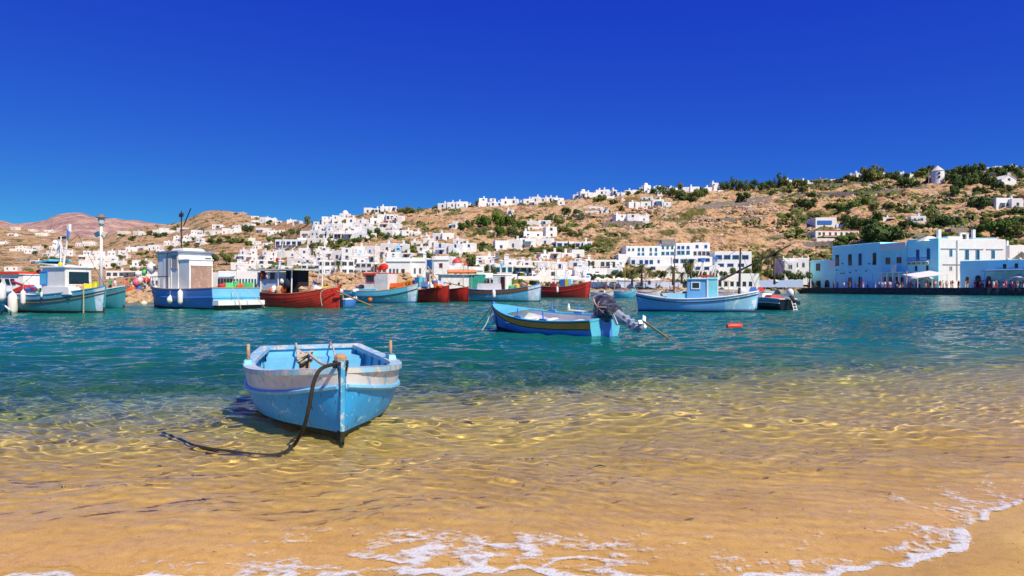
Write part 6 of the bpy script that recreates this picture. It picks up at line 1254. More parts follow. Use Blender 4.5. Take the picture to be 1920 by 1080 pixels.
b.tube([(x, 1.55*(1-max(0, x-2)*.16), 2.45) for x in (.2, .9, 1.6, 2.3, 3.0, 3.7)], .03, mastm, 5); b.build('guard_rail', t)
b = MB(); b.tube([(2.6, 1.1, 1.5), (2.6, 1.1, 4.3)], .045, mastm, 6); b.tube([(.9, 1.32, 1.5), (.9, 1.32, 4.2)], .035, mastm, 6); b.build('awning_pole', t)
b = MB(); b.tube([(1.5, 0, 4.2), (1.5, 0, 7.2)], .05, mastm); b.box((1.5, 0, 6.9), (.5, .1, .25), mastm); b.tube([(1.2, 0, 6.1), (.2, 0, 7.3)], .04, mastm); b.build('mast', t)
_wh = t; t = _t
for ch in list(_wh.children):      # bake the wheelhouse group scale into each part and hang it on the boat
    ch.parent = t; ch.location = _wh.location+Vector(ch.location)*1.2; ch.scale = Vector(ch.scale)*1.2
bpy.data.objects.remove(_wh)
for px, hh, lab in ((319, .9, 'round white fender on the dark side of the big blue fishing boat'), (338, 1.15, 'sausage-shaped white fender beside the round one on the big blue boat')):
    p = P(px, 562 if px == 319 else 557, 54.6 if px == 338 else 55.8); fender(p, hh if px == 338 else .62, .25 if px == 319 else .2, W0, lab, 'fenders')
MB().box((-.05, -1.0, 1.9), (.35, .35, .75), redf, taper=.8).build('red_bucket', t)
for i, (px, py, r, m_, lab) in enumerate(((256, 530, .33, pink_f, 'pink buoy bunch hanging left of the big blue boat, outer one'), (262, 527, .30, mat('white_pink', (.8, .6, .62), .5), 'pale pink buoy beside the red one left of the big blue boat'), (275, 526, .27, redf, 'red buoy at the bow of the big blue boat'), (284, 503, .40, W0, 'white balloon buoy topmost at the bow of the big blue boat'), (271, 511, .22, green_f, 'bright green buoy at the bow of the big blue boat'), (259, 514, .26, W0, 'white buoy above the pink ones left of the big blue boat'))):
    b = MB(); b.lathe((0, 0, 0), [(.02, -r*1.35), (r*.5, -r*.95), (r*.9, -r*.3), (r, r*.25), (r*.75, r*.8), (r*.3, r*1.05), (.08, r*1.3)], m_, 12); o = autosmooth(b.build('buoy', loc=P(px, py, 59+.15*i)), 60); tag(o, lab, 'buoy', 'buoys at the bow of the big blue boat')
b = MB(); b.tube([(0, 0, 0), (0, 0, 1.9)], .04, rope_w); tag(b.build('rope', loc=P(274, 558, 59)), 'greenish rope hanging from the buoys beside the big blue boat', 'rope')
for px, py, D, lab in ((270, 571, 58, 'cream round mooring buoy floating left of the big blue boat'), (229, 566, 62, 'white mooring buoy right of the teal boat bow')):
    b = MB(); b.ball((0, 0, .12), .32, mat('cream_float', (.75, .68, .5), .5), 12, .9); tag(autosmooth(b.build('buoy', loc=W(px, py+.5))), lab, 'buoy')
rope([P(436, 540, 53.4), P(446, 558, 52.6), P(452, 580, 52.8)], .03, rope_w, 'pale mooring rope over the pale blue stern of the big blue boat', n=8)
rope([P(458, 540, 53.8), P(482, 560, 53), P(497, 577, 53.4)], .025, rope_w, 'second thinner rope crossing to the right corner of the pale blue stern', n=8)
# E3 red boat with open wheelhouse
t, L_ = boatthing('fishing_boat', 'bright red fishing boat with an open blue and white wheelhouse aft', (637, 57.0), (507, 61.0)); h_ = Hull(L_, 3.3, 1.22, 1.92, 1.35, draft=.5, tw=.75, rake=.1, full=.75)
h_.build(t, redp, bottom=redp, inner=oldwood, rail=worn('orange_rail', (.62, .20, .08), amt=.6, sc=2), sole=.95, nu=28, nv=12, cap=.14, bowpatch=(worn('bright_red', (.68, .035, .02), chip=(.3, .02, .02), amt=.58, sc=2), .90))
h_.deck(t, lambda u: h_.zs(u)-.25, oldwood); o3 = lambda px: (px-572)/FPX*59
b = MB()
for k in range(6): b.tube([h_.pt(i/20, .45+.08*k, -1, -.006) for i in range(21)], .010, dred, 4)
b.build('plank_seam', t)
b = MB(); b.box((o3(503), 0, 2.35), (2.8, 2.2, 1.5), worn('pale_blue_house', (.40, .55, .70), amt=.58, sc=1.5), taper=.96); b.build('cabin', t); b = MB(); b.box((o3(518), 0, 3.28), (5.8, 2.9, .13), worn('roof_grey', (.55, .60, .58), amt=.6, sc=1)); b.build('cabin_roof', t)
MB().box((o3(500), -1.1, 2.75), (1.9, .04, .6), navy).build('window', t); 
for px in (484, 531, 566): b = MB(); b.tube([(o3(px), -1.15, 1.2), (o3(px)+.12, -1.2, 3.25)], .06, W0); b.build('roof_post', t)
b = MB(); b.box((o3(548), .3, 2.2), (1.5, 1.2, 2.0), mat('dark_interior', (.02, .02, .03), .9, bump=0)); b.build('doorway', t)
for px, z_, m_, r in ((490, 2.85, mat('maroon_float', (.3, .03, .02), .6), .3), (505, 2.75, W0, .24), (542, 2.3, W0, .22), (556, 2.1, mat('dark_jacket', (.02, .03, .06), .9), .35), (545, 1.6, orange_f, .25), (520, 1.55, W0, .3), (512, 1.45, orange_f, .25), (535, 1.5, mat('net_tan', (.6, .4, .25), .9), .4)): b = MB(); b.ball((o3(px), -1.1, z_), r, m_, 10, 1.2, jit=.25); b.build('hanging_gear', t)
b = MB(); b.tube([(o3(505), 0, 3.3), (o3(520), 0, 6.3)], [.06, .03], W0); b.tube([(o3(505), 0, 5.2), (o3(514), 0, 4.9), (o3(535), 0, 5.5)], .035, W0); b.build('mast', t)
b = MB(); b.box((o3(501), 0, 4.2), (.25, .1, .35), redf, tilt=(0, .5, 0)); b.build('flag', t)
b = MB(); b.tube([(o3(600), 0, 1.5), (o3(612), 0, 3.1)], .05, W0); b.build('flag_pole', t)
b = MB(); b.add([(o3(596), -.1, 2.45), (o3(610), -.1, 2.1), (o3(606), .1, 1.5), (o3(600), -.1, 1.9)], [(0, 1, 2, 3)], clothm('blue')); b.build('flag', t)
b = MB(); b.tube([(o3(614), .2, 1.6), (o3(615), .2, 4.0)], .06, W0); b.build('mast', t)
rope([P(630, 545, 56.5), P(655, 556, 57), P(700, 575, 58)], .07, mat('brown_pole', (.25, .16, .07), .7, scale=5), 'two thick brown mooring warps running right from the bright red bow', n=5)
rope([P(633, 538, 56.6), P(603, 546, 56.3), P(604, 575, 56.4)], .03, rope_w, 'pale rope hanging down the side of the bright red boat', n=6)
# E4 teal boat with white and red wheelhouse
t, L_ = boatthing('fishing_boat', 'teal fishing boat with a small white wheelhouse trimmed in red', (784, 76.5), (652, 80)); h_ = Hull(L_, 3.0, 1.35, 2.2, 1.5, draft=.5, tw=.6, rake=.3)
h_.build(t, worn('teal_green_hull', (.06, .30, .38), chip=(.2, .45, .5), amt=.6, sc=.9), bottom=anti, inner=W0, rail=worn('yellow_rail', (.70, .38, .06), amt=.6, sc=2), top=aqua, sole=1.1, nu=28, strake_v=.8, rub=[(.78, .05, anti)], bowpatch=(worn('bow_white_blue', (.55, .66, .78), amt=.52, sc=2), .91), foot=(royal, .22))
o4 = lambda px: (px-718)/FPX*78.2; h_.deck(t, lambda u: h_.zs(u)-.15, oldwood)
cabin(t, o4(702), -.1, 1.4, 1.5, 1.9, 1.75, wp, redf, tl=.97, over=.16, rth=.25); cabin(t, o4(727), -.1, 1.4, 1.7, 1.9, 1.9, wp, redf, tl=1.08, over=.0, rth=.1)
wnd(t, (o4(703), -1.06, 2.75), (1.1, .85), redf, navy); wnd(t, (o4(729), -1.08, 2.85), (.75, .45), W0, navy)
b = MB(); b.box((o4(690), -.3, 1.35), (3.6, 1.9, .5), aqua, taper=.9); b.build('side_deck', t)
b = MB(); b.ball((o4(722), 0, 4.1), .5, redf, 12, .8, jit=.3); b.ball((o4(712), 0, 3.95), .3, redf, 10, .8); b.tube([(o4(710), 0, 3.4), (o4(714), 0, 4.5)], .1, W0); b.build('roof_gear', t)
b = MB(); b.box((o4(755), 0, 2.0), (2.2, 1.5, .5), orange_f, taper=.8); b.build('orange_cover', t); b = MB(); b.tube([(o4(745), -.4, 1.9), (o4(782), -.2, 2.5)], .18, mat('yellow_spar', (.55, .36, .08), .6)); b.build('spar', t)
b = MB(); b.ball((o4(668), 0, 1.9), .5, mat('pink_nets', (.6, .35, .36), .9), 12, .6, jit=.3); b.box((o4(688), 0, 2.0), (.6, .8, .8), wood); b.ball((o4(672), -.9, 1.35), .55, W0, 12, .5, jit=.2); b.build('deck_gear', t)
p = P(694, 562, 75.5); b = MB(); b.ball((0, 0, 0), .26, orange_f, 12); tag(autosmooth(b.build('buoy', loc=p)), 'round orange buoy on the side of the teal boat with red trim', 'buoy')
# outboard and dinghy tucked behind
t, L_ = boatthing('dinghy', 'small blue dinghy with a black outboard between the red and the teal boats', (668, 62), (640, 60)); h_ = Hull(L_, 1.2, .7, .9, .7); h_.build(t, royal, inner=W0, rail=W0, sole=.4, nu=12, nv=6); MB().box((-L_/2-.15, 0, .55), (.35, .35, 1.1), navy, taper=.8).build('outboard', t)
# E5-E6 dark red bows
for lab, a, c, D, hh in (('dark red fishing boat with a bright red bow right of the teal boat', 786, 842, 79, 2.0), ('dark red boat with a bright red bow, the smaller one beside the pale blue boat', 836, 878, 84, 1.85)):
    t, L_ = boatthing('fishing_boat', lab, (c, D), (a-40, D+7)); h_ = Hull(L_, 2.6, 1.45, hh, 1.5, draft=.5, tw=.7, rake=.12, full=.8); h_.build(t, dred, bottom=dred, inner=aqua, rail=worn('orange_rail', (.62, .20, .08), amt=.6, sc=2), sole=1.0, nu=28, nv=10, bowpatch=(worn('bright_red', (.68, .035, .02), chip=(.3, .02, .02), amt=.58, sc=2), .86), cap=.14)
    h_.deck(t, lambda u: h_.zs(u)-.2, oldwood)
    b = MB(); 
    if a == 786: 
        b.box((L_*.12, 0, 2.0), (1.3, 1.2, .9), W0); b.build('box', t); b = MB(); b.box((L_*.30, 0, 2.1), (1.1, 1.0, 1.0), worn('blue_white_box', (.6, .66, .78), chip=(.05, .15, .5), amt=.52, sc=2)); b.build('box', t); MB().box((-.5, 0, 2.4), (.9, .9, 1.2), aqua).build('box', t)
        b = MB(); b.tube([(L_*.36, 0, 1.9), (L_*.1, 0, 4.3)], .06, mat('yellow_spar', (.55, .36, .08), .6)); b.build('spar', t); b = MB(); b.ball((-1.4, 0, 2.4), .45, pink_f, 10, .8, jit=.2); b.build('deck_float', t)
        b = MB(); b.box((.9, .4, 4.5), (1.0, .1, 1.2), mat('blue_sign', (.10, .35, .72), .5)); b.tube([(.9, .45, 1.8), (.9, .45, 4)], .05, W0); b.build('sign_board', t)
    else: b.tube([(L_*.42, 0, 1.9), (-L_*.1, 0, 2.5)], .07, oldwood); b.build('spar', t)
# white boat under green tarpaulin
t, L_ = boatthing('covered_boat', 'white boat with an orange raft on its roof and a green tarpaulin over its stern', (818, 93), (905, 95)); h_ = Hull(L_, 2.8, 1.3, 1.6, 1.5, tw=.8); h_.build(t, W0, inner=W0, rail=aqua, sole=.9, nu=18)
oo = lambda px: -(px-861)/FPX*94; cabin(t, oo(852), 0, 1.2, 4.4, 2.1, 2.3, wp, worn('mint_roof', (.45, .72, .66), amt=.7, sc=1), tl=.97, over=.35)
b = MB(); b.tube([(oo(838), 0, 3.95), (oo(893), 0, 3.95)], .28, orange_f, 8); b.build('raft', t)
gt = mat('green_tarp', (.03, .34, .26), .6, c2=(.02, .24, .18), scale=2, bump=.6, dist=.1); b = MB(); x0, x1 = oo(876), oo(908)
b.grid(lambda u, v: (x0+(x1-x0)*u*(1-.25*(1-v)), 1.15-.25*math.sin(u*9)*.3, 1.3+2.2*v-.1*math.sin(u*3.1)), 10, 6, gt); b.grid(lambda u, v: (x0+(x1-x0)*u, 1.15-2.2*v, 3.5+.1*math.sin(u*6+v*4)), 8, 6, gt); b.build('tarpaulin', t)
for px in (840, 856): b = MB(); b.lathe((oo(px), 1.06, 2.3), [(.16, -.03), (.16, .03)], navy, 10, axis=Vector((0, 1, 0))); b.build('porthole', t)
# E7 pale blue caique with brown band
t, L_ = boatthing('caique', 'pale blue caique with a brown band, white cabin with dark door and pale bow', (1014, 85.5), (876, 89)); h_ = Hull(L_, 3.1, 1.45, 2.25, 1.65, draft=.5, tw=.6, rake=.15, full=.75)
h_.build(t, worn('sky_hull', (.10, .40, .60), chip=(.3, .58, .7), amt=.6, sc=.9), bottom=anti, inner=W0, rail=royal, top=mat('brown_strake', (.20, .09, .05), .6), sole=1.1, nu=28, nv=12, strake_v=.84, rub=[(.84, .04, anti)], bowpatch=(worn('bow_pale', (.50, .62, .76), chip=(.66, .74, .82), amt=.5, sc=1.5), .84), foot=(anti, .14))
h_.deck(t, lambda u: h_.zs(u)-.18, W0); o7 = lambda px: (px-945)/FPX*87
cabin(t, o7(922), 0, 1.3, 3.4, 2.0, .95, W0, W0, tl=.95, over=.02, rth=.05); cabin(t, o7(943), 0, 1.3, 1.9, 1.8, 2.0, W0, W0, tl=1, over=.05)
MB().box((o7(949), -.92, 2.25), (.62, .05, 1.75), mat('dark_door', (.06, .02, .01), .6, bump=0)).build('door', t); b = MB(); b.box((o7(949)-.38, -.93, 2.3), (.12, .07, 1.9), W0); b.box((o7(949)+.38, -.93, 2.3), (.12, .07, 1.9), W0); b.build('door_frame', t)
b = MB(); b.ball((o7(926), -.6, 2.55), .2, navy, 8, 1); b.build('vent', t); b = MB(); b.tube([(o7(918), 0, 2.2), (o7(918), 0, 5.0)], .05, W0); b.tube([(o7(938), 0, 3.3), (o7(943), 0, 5.0)], .07, W0); b.box((o7(943), 0, 4.7), (.5, .3, .35), aq3); b.build('mast', t)
b = MB(); b.ball((o7(970), 0, 2.0), .5, mat('net_tan', (.6, .4, .25), .9), 12, .5, jit=.3); b.ball((o7(985), 0, 2.2), .5, oldwood, 12, .5, jit=.4); b.ball((o7(992), 0, 2.5), .35, mat('net_tan', (.6, .4, .25), .9), 12, .7, jit=.4); b.build('net_pile', t)
fender(P(926, 551, 85.2), 1.0, .22, W0, 'white fender in the middle of the pale blue caique', 'fenders')
# E8 dark red caique further out
t, L_ = boatthing('caique', 'dark red caique with blue, yellow and aqua drums on deck', (1108, 118), (1012, 123)); h_ = Hull(L_, 3.0, 1.9, 2.9, 2.1, draft=.6, tw=.6, rake=.5, full=.75)
h_.build(t, dred, bottom=anti, inner=oldwood, rail=oldwood, sole=1.4, nu=26, nv=12, rub=[(.8, .05, redp)], bowpatch=(redp, .93)); h_.deck(t, lambda u: h_.zs(u)-.2, oldwood); o8 = lambda px: (px-1060)/FPX*120
for px, w_, m_ in ((1058, 1.0, clothm('blue')), (1066, .7, mat('yellow_float', (.8, .7, .05), .5)), (1072, .6, aq3), (1036, 1.1, dred)): b = MB(); b.box((o8(px), 0, 2.6 if w_ < 1.05 else 2.2), (w_, .9, 1.3 if w_ < 1.05 else .7), m_, taper=.85); b.build('drum' if w_ < 1.05 else 'hatch', t)
b = MB(); b.ball((o8(1085), 0, 2.5), .8, oldwood, 12, .5, jit=.4); b.ball((o8(1096), 0, 2.8), .6, mat('net_tan', (.6, .4, .25), .9), 12, .6, jit=.4); b.build('net_pile', t)
b = MB(); b.tube([(o8(1066), 0, 2.5), (o8(1060), 0, 4.6)], .06, aq3); b.tube([(o8(1062), 0, 2.5), (o8(1068), 0, 4.5)], .06, W0); b.build('frame', t)
fender(P(1045, 543, 117.5), 1.0, .2, W0, 'white fender on the side of the dark red caique with drums', 'fenders')
# lamp post on the mole
g = Vector(((190-960)/FPX*81, 81, 1.15)); t = thing('lamp_post', 'tall white lamp post with a round lantern and two floodlights on the mole', 'lamp post', g)
Hh = zof(425, 81)-1.15; b = MB(); b.tube([(0, 0, 0), (0, 0, Hh)], [.22, .13], W0, 10); b.build('pole', t, smooth=True)
b = MB(); b.lathe((0, 0, Hh), [(.10, 0), (.20, .15), (.34, .35), (.36, 1.1), (.30, 1.12)], mat('lantern_glass', (.6, .62, .6), .2, bump=0), 12); b.build('lantern', t)
b = MB(); b.lathe((0, 0, Hh+1.08), [(.62, 0), (.60, .08), (.40, .16), (.36, .34), (.30, .36)], mat('rusty_cap', (.28, .20, .17), .6), 14); b.build('lamp_cap', t)
for sg in (-1, 1): b = MB(); b.box((sg*.42, -.1, Hh-.9), (.55, .25, .5), mat('floodlight_blue', (.03, .16, .28), .3) if sg < 0 else canvas, tilt=(0, sg*.5, 0)); b.tube([(0, 0, Hh-.9), (sg*.4, -.05, Hh-.9)], .04, mastm); b.build('floodlight', t)
# clutter on the mole: crates, net heaps, benches under awnings
pr = random.Random(9); CC = [wood, clothm('blue'), W0, orange_f, mat('net_tan', (.6, .4, .25), .9), clothm('green'), mat('yellow_float', (.8, .7, .05), .5), aqua]
_cl = {}
def tag_(o, lab, cat, grp):
    _cl[lab] = _cl.get(lab, 0)+1; tag(o, lab+('' if _cl[lab] == 1 else f', {ordn(_cl[lab]-1)} from the left'), cat, grp)
for i, px in enumerate(list(range(205, 285, 11))+list(range(545, 785, 14))):
    D = float(interp(px, ML))+pr.uniform(.6, 2.4); lo = ((px-960)/FPX*D, D, 1.155)
    kx = i % 3; where = ['near the lamp post', 'between the teal and big blue boats', 'behind the bright red boat', 'below the tan boulders', 'behind the teal boat with red trim'][0 if px < 235 else 1 if px < 300 else 2 if px < 640 else 3 if px < 710 else 4]
    if kx == 0:
        c_ = pr.choice(CC[:4]); b = MB(); b.box((0, 0, .02), (1.0, .7, .04), c_); b.box((0, -.33, .25), (1.0, .04, .42), c_); b.box((0, .33, .25), (1.0, .04, .42), c_); b.box((-.48, 0, .25), (.04, .62, .42), c_); b.box((.48, 0, .25), (.04, .62, .42), c_); o = b.build('crate', loc=lo); tag_(o, f'open {"wooden blue white orange".split()[CC.index(c_)]} fish crate on the mole {where}', 'crate', 'fish crates on the mole')
    elif kx == 1:
        c_ = pr.choice(CC[3:]); b = MB(); b.ball((0, 0, .28), .75, c_, 14, .55, jit=.45); o = b.build('net_heap', loc=lo); o.name = 'net_heap'; tag_(o, f'{["orange","tan","green","yellow","aqua"][CC.index(c_)-3]} heap of fishing net on the mole {where}', 'net', 'net heaps on the mole')
    else:
        b = MB(); b.lathe((0, 0, 0), [(.3, 0), (.33, .3), (.33, .6), (.3, .9)], clothm('blue') if i % 2 else mat('grey_drum', (.35, .36, .38), .5), 12); o = b.build('drum', loc=lo); tag_(o, f'{"blue" if i % 2 else "grey"} drum on the mole {where}', 'drum', 'drums on the mole')

t, L_ = boatthing('fishing_boat', 'teal boat mostly hidden behind the teal and white fishing boat, its bow showing', (236, 57), (120, 61)); h_ = Hull(L_, 2.4, 1.3, 1.9, 1.3, rake=.3); h_.build(t, teal, bottom=anti, inner=W0, rail=W0, sole=.9, nu=18, nv=9, rub=[(.8, .04, mat('rusty_band', (.22, .12, .05), .8, scale=4))])

for nm_, pts_ in (('teal and white fishing boat', [P(146, 440, 47), P(196, 536, 45.8)]), ('teal and white fishing boat', [P(146, 440, 47), P(28, 546, 49)]), ('big blue fishing boat', [P(352, 428, 58), P(292, 535, 60)]), ('bright red boat', [P(516, 440, 59), P(634, 538, 57.2)]), ('bright red boat', [P(516, 440, 59), P(508, 548, 61)]), ('pale blue caique', [P(937, 490, 87), P(1010, 532, 85.8)]), ('large light blue caique', [P(1387, 466, 49), P(1420, 546, 48.4)]), ('large light blue caique', [P(1387, 466, 49), P(1476, 462, 49.5)]), ('large light blue caique', [P(1387, 466, 49), P(1250, 549, 49.8)])):
    end = 'the boom end' if pts_[1].z > 4 else 'its bow' if abs(pts_[1].x) < 0 else 'the right' if pts_[1].x > pts_[0].x else 'the left'
    rope([pts_[0], pts_[0].lerp(pts_[1], .5), pts_[1]], .014, mastm, 'thin rigging line from the mast of the '+nm_+' to '+end, n=4)

# slender masts, aerials and lines on boats along the mole
for nm_, px, D, zb, zt in (('the teal boat with red trim', 700, 78, 2.0, 6.2), ('the darker red boats', 812, 80, 1.6, 5.6), ('the smaller dark red boat', 868, 85, 1.6, 4.6), ('the dark red caique with drums', 1040, 121, 2.0, 7.0), ('the bright red boat bow', 628, 58, 1.7, 3.6), ('the pale blue caique stern', 884, 89, 1.6, 4.4)):
    X_ = (px-960)/FPX*D; o = thing('mast', 'slender pale mast standing on '+nm_, 'mast', (X_, D+.3, zb)); b = MB(); b.tube([(0, 0, 0), (.05, 0, zt-zb)], [.05, .03], oldwood, 6); b.build('spar', o)
    b = MB(); b.tube([(0, 0, zt-zb), (2.2, 0, .2)], .014, mastm, 4); b.tube([(0, 0, zt-zb), (-2.2, 0, .2)], .014, mastm, 4); b.build('stay', o); b = MB(); b.box((.04, 0, (zt-zb)*.8), (.7, .05, .05), oldwood); b.build('crosstree', o)

# gear piled on the decks of the left boats
pr = random.Random(21)
for bn, px0, px1, D, z0, n_ in (('the teal and white fishing boat', 150, 185, 46.6, 1.62, 3), ('the big blue fishing boat', 415, 470, 55.5, 1.75, 5), ('the bright red boat', 565, 615, 58, 1.45, 5), ('the teal boat with red trim', 742, 775, 77.2, 1.85, 3), ('the darker red boat', 792, 830, 79.6, 1.75, 4), ('the pale blue caique', 955, 1000, 86.6, 1.75, 4)):
    for i in range(n_):
        px = px0+(px1-px0)*(i+.5)/n_; p = Vector(((px-960)/FPX*D, D, z0)); k = i % 3; c_ = pr.choice([orange_f, mat('net_tan', (.6, .4, .25), .9), clothm('blue'), mat('yellow_float', (.8, .7, .05), .5), green_f, W0, clothm('red')])
        cn = c_.name.split('_')[-1] if c_.name.startswith('cloth') else {'orange_float': 'orange', 'net_tan': 'tan', 'yellow_float': 'yellow', 'green_bag': 'green', 'whitewash': 'white'}[c_.name]
        b = MB()
        if k == 0: b.ball((0, 0, .12), .42, c_, 12, .55, jit=.5); b.ball((.3, .1, .2), .22, c_, 10, .6, jit=.4); nm_, w_ = 'net_heap', 'heap of net'
        elif k == 1: b.box((0, 0, .02), (.75, .5, .04), c_); b.box((0, -.24, .2), (.75, .03, .36), c_); b.box((0, .24, .2), (.75, .03, .36), c_); b.box((-.36, 0, .2), (.03, .45, .36), c_); b.box((.36, 0, .2), (.03, .45, .36), c_); nm_, w_ = 'crate', 'fish crate'
        else: b.lathe((0, 0, 0), [(.16, 0), (.22, .45), (.24, .46), (.23, .50)], c_, 10); b.tube([(.22*math.cos(a), 0, .48+.2*math.sin(a)) for a in np.linspace(0, math.pi, 7)], .012, mastm, 4, cap=False); nm_, w_ = 'bucket', 'bucket'
        o = b.build(nm_, loc=p); o.rotation_euler = (0, 0, pr.uniform(0, 3)); tag_(o, f'{cn} {w_} on deck of {bn}', {'net_heap': 'net'}.get(nm_, nm_), 'gear on the decks')
# ---------------- foam and shore litter ----------------
def foam():
    n1, n2 = 1250, 420; xs = np.linspace(-7.5, 10, n1); 
    ss = np.linspace(-.04, 2.0, n2)
    Xf, Sf = np.meshgrid(xs, ss, indexing='ij'); 
    sl = (np.interp(Xf+.05, _sx, _sy)-np.interp(Xf-.05, _sx, _sy))/.1
    Yf = shore_y(Xf)+Sf*np.sqrt(1+sl*sl)
    wx, wy = Xf+.10*vnoise(Xf, Yf, 51, 3, 2.0), Yf+.10*vnoise(Xf, Yf, 52, 3, 2.0)
    cell = vnoise(wx*1.0, wy*1.3, 53, 5, 3.2, .65); lace = 1-np.abs(vnoise(wx, wy*1.5, 54, 4, 2.6, .6))*3.2; fine = vnoise(Xf, Yf, 55, 2, 30)
    big = vnoise(Xf, Yf, 56, 2, .55)
    edge = np.exp(-((Sf-.03)/(.045+.03*big))**2)*1.35
    zone = np.interp(Xf, [-4.5, -2.4, -1.2, .0, 1.2, 2.4, 3.2, 4.2, 5.2, 10], [.3, .5, 1.05, 1.0, .78, .95, .9, .7, .5, .5])*(np.exp(-((Sf-.12)/.30)**2)+np.interp(Xf, [-2, -1, .6, 1.5], [.6, .95, .9, .6])*np.exp(-((Sf-.55-.25*big)/.5)**2))
    v = edge*(.8+.5*big)+zone*(.95*lace+.6*cell+.30)+.55*fine-.66
    v = np.where(Sf < .0, v-.5, v)
    keep = v > .02
    zb = np.maximum(bed_z(Xf, Yf), waves(Xf, Yf, .03)); Zf = zb+.004+np.clip(v, 0, .6)*.007
    m = bpy.data.materials.new('foam'); m.use_nodes = True; n = m.node_tree.nodes; L = m.node_tree.links; p = n['Principled BSDF']; p.inputs['Base Color'].default_value = (.72, .76, .80, 1); p.inputs['Roughness'].default_value = .7
    tc = n.new('ShaderNodeTexCoord'); at = n.new('ShaderNodeAttribute'); at.attribute_name = 'dens'
    vo = n.new('ShaderNodeTexVoronoi'); vo.inputs['Scale'].default_value = 55; nz = n.new('ShaderNodeTexNoise'); nz.inputs['Scale'].default_value = 14; nz.inputs['Detail'].default_value = 8
    for q in (vo, nz): L.new(tc.outputs['Object'], q.inputs['Vector'])
    def M(op, a_, b_):
        q = n.new('ShaderNodeMath'); q.operation = op
        for i_, v_ in ((0, a_), (1, b_)):
            if isinstance(v_, (int, float)): q.inputs[i_].default_value = v_
            else: L.new(v_, q.inputs[i_])
        return q.outputs[0]
    d = M('ADD', M('MULTIPLY', at.outputs['Fac'], 1.15), M('MULTIPLY', M('SUBTRACT', nz.outputs[0], .52), 1.5)); d = M('ADD', d, M('MULTIPLY', M('SUBTRACT', vo.outputs[0], .35), -.55))
    mr = n.new('ShaderNodeMapRange'); mr.inputs['From Min'].default_value = .05; mr.inputs['From Max'].default_value = 1.15; mr.inputs['To Max'].default_value = .74; L.new(d, mr.inputs[0]); L.new(mr.outputs[0], p.inputs['Alpha'])
    bp = n.new('ShaderNodeBump'); bp.inputs['Distance'].default_value = .006; bp.inputs['Strength'].default_value = .7; L.new(vo.outputs[0], bp.inputs['Height']); L.new(bp.outputs[0], p.inputs['Normal'])
    tag(grid_mesh('sea_foam', Xf, Yf, Zf, m, keep=keep, attrs={'dens': np.clip(v, 0, 1.2)}), kind='stuff')
foam()
for px, py, l_, lab in ((1357, 811, .09, 'dark scrap of seaweed floating in the shallows right of centre'), (1125, 876, .11, 'thin brown twig lying under the shallow water'), (380, 940, .06, 'small black pebble in the shallows at the lower left'), (330, 797, .07, 'tuft of dark weed in the water left of the rowing boat')):
    p = W(px, py); b = MB(); b.tube([(-l_/2, 0, 0), (0, .012, .012), (l_/2, -.005, .004)], [.003, .007, .002], rope_d, 6); nm = lab.split()[-1]; nm = {'centre': 'seaweed', 'water': 'twig', 'left': 'pebble', 'boat': 'seaweed'}[nm]; o = b.build(nm, loc=p+Vector((0, 0, .004))); tag(o, lab, nm)

# ---------------- names and labels for what was built in loops ----------------
WMN = ['white', 'cream', 'ochre', 'pale blue', 'brown stone', 'grey stone']
hi = 0
RN = {'on the tan slope at the far left': 'on the far left slope', 'in the white row behind the lamp post': 'behind the lamp post', 'below the rounded hill on the left': 'below the left rounded hill', 'behind the harbour on the left': 'behind the left harbour', 'in the dense white village on the left slope': 'in the left hillside village', 'in the harbour front houses left of the red dome': 'left of the red dome', 'in the centre below the green grove': 'in the centre town', 'along the brow of the brown ridge': 'along the ridge brow', 'on the open hillside above the hotel': 'above the hotel', 'on the right skyline': 'on the right skyline', 'on the green slope above the blue buildings': 'above the blue buildings'}
for rn, rows in REG.items():
    hs = HOUSES[hi:hi+len(rows)]; hi += len(rows); kinds = {}
    for h in sorted(hs, key=lambda q: q[2]): 
        t, cx, yt, yb, w, win, fl, wmi, opts = h
        k = ('tiny ' if w < 13 else 'wide ' if w > 29 else 'small ' if w < 19 else '')+(WMN[wmi])+(' domed' if 'dome' in opts else '')+' house with '+({'dark': 'dark', 'sky': 'light blue', 'teal': 'teal'}.get(win, win))+(' window band' if 'band' in opts else ' windows' if 'blank' not in opts else ' blank walls')
        kinds.setdefault(k, []).append(h)
    for k, L in kinds.items():
        L.sort(key=lambda q: (q[1], q[2]))
        for i, h in enumerate(L):
            pos = '' if len(L) == 1 else f'{ordn(i)} from left of its kind, ' if False else f', {ordn(i)} from the left'
            lab = f'{k} {RN.get(rn, rn)}{pos}'
            tag(h[0], lab, 'house', 'white houses '+RN.get(rn, rn))
KN = ['dark green', 'olive', 'bright green', 'deep green', 'dry', 'magenta flowering', 'grey-green']
byreg = {}
for q in TREES: byreg.setdefault((q[6], q[7], q[5], 'large ' if q[3] > 28 else 'small ' if q[3] < 15 else ''), []).append(q)
TR = {'in the green grove on the centre slope': 'in the centre green grove', 'in the row along the ridge': 'along the ridge', 'on the green slope above the blue buildings': 'above the blue buildings', 'between the ridge houses above the hotel': 'between the ridge houses', 'among the white houses on the left slope': 'in the left hillside village', 'in the gardens of the left valley': 'in the left valley'}
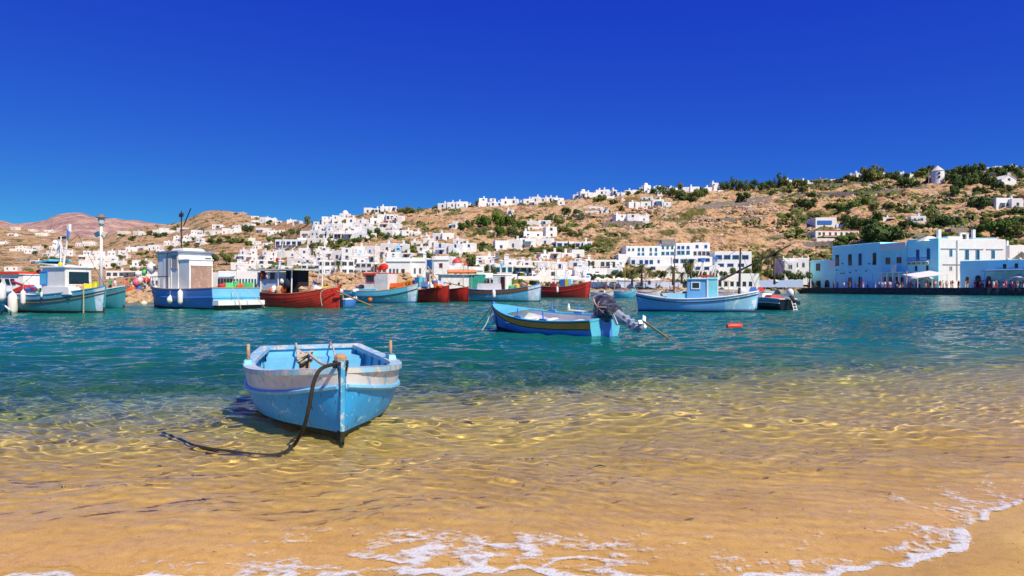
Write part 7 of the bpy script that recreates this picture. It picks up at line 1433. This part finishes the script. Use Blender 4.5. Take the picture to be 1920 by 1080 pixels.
for (rn, bush, kd, sz), L in byreg.items():
    L.sort(key=lambda q: (q[1], q[2]))
    for i, q in enumerate(L):
        pos = '' if len(L) == 1 else f', {ordn(i)} from the left'
        tag(q[0], f'{sz}{KN[kd]} {"bush" if bush else "tree"} {TR.get(rn, rn)}{pos}', 'bush' if bush else 'tree', ('bushes ' if bush else 'trees ')+rn)
pk = {}
for o, px, top, bot, po in sorted(PEOPLE, key=lambda q: q[1]):
    wh = 'before the shade-blue restaurant' if px > 1798 else 'before the tall white building' if px > 1760 else 'before the blue balcony building' if px > 1700 else 'before the columned shade-blue building' if px > 1650 else 'on the left quay end' if px > 1515 else 'by the low shade-blue wall' if px > 1340 else 'under the palms' if px > 600 else 'near the lamp post'
    lw = {0: 'trousers', 1: 'trousers', 2: 'skirt'}[po]; pk.setdefault((top, bot, lw, wh), []).append(o)
for (top, bot, lw, wh), L in pk.items():
    for i, o in enumerate(L): tag(o, f'person in {top} top and {bot} {lw} {"walking " if False else ""}{wh}'+('' if len(L) == 1 else f', {ordn(i)} from the left'), 'person', 'people on the waterfront')
pk = {}
for o, px, c in sorted(PARA, key=lambda q: q[1]):
    wh = 'beside the blue buildings' if px > 1600 else 'along the palm promenade' if px > 1100 else 'by the centre restaurants' if px > 1000 else 'on the left harbour front'; pk.setdefault((c, wh), []).append(o)
for (c, wh), L in pk.items():
    for i, o in enumerate(L): tag(o, f'{c} canvas parasol {wh}'+('' if len(L) == 1 else f', {ordn(i)} from the left'), 'parasol', 'parasols on the waterfront')

# pebbles and shell bits on the wet sand
pr = random.Random(5); b = MB(); pm_ = [mat('pebble_dark', (.12, .09, .07), .6, scale=20), mat('pebble_pale', (.6, .52, .42), .6, scale=20), mat('pebble_brown', (.34, .2, .11), .6, scale=20)]
for i in range(420):
    x = pr.uniform(-5, 6.5); y = float(shore_y(np.array([x]))[0])+pr.uniform(-1.6, 2.6)
    z = float(bed_z(np.array([[x]]), np.array([[y]]))[0, 0]); r = pr.uniform(.003, .009); b.ball((x, y, z+r*.3), r, pr.choice(pm_), 6, .6)
tag(b.build('pebbles'), kind='stuff')
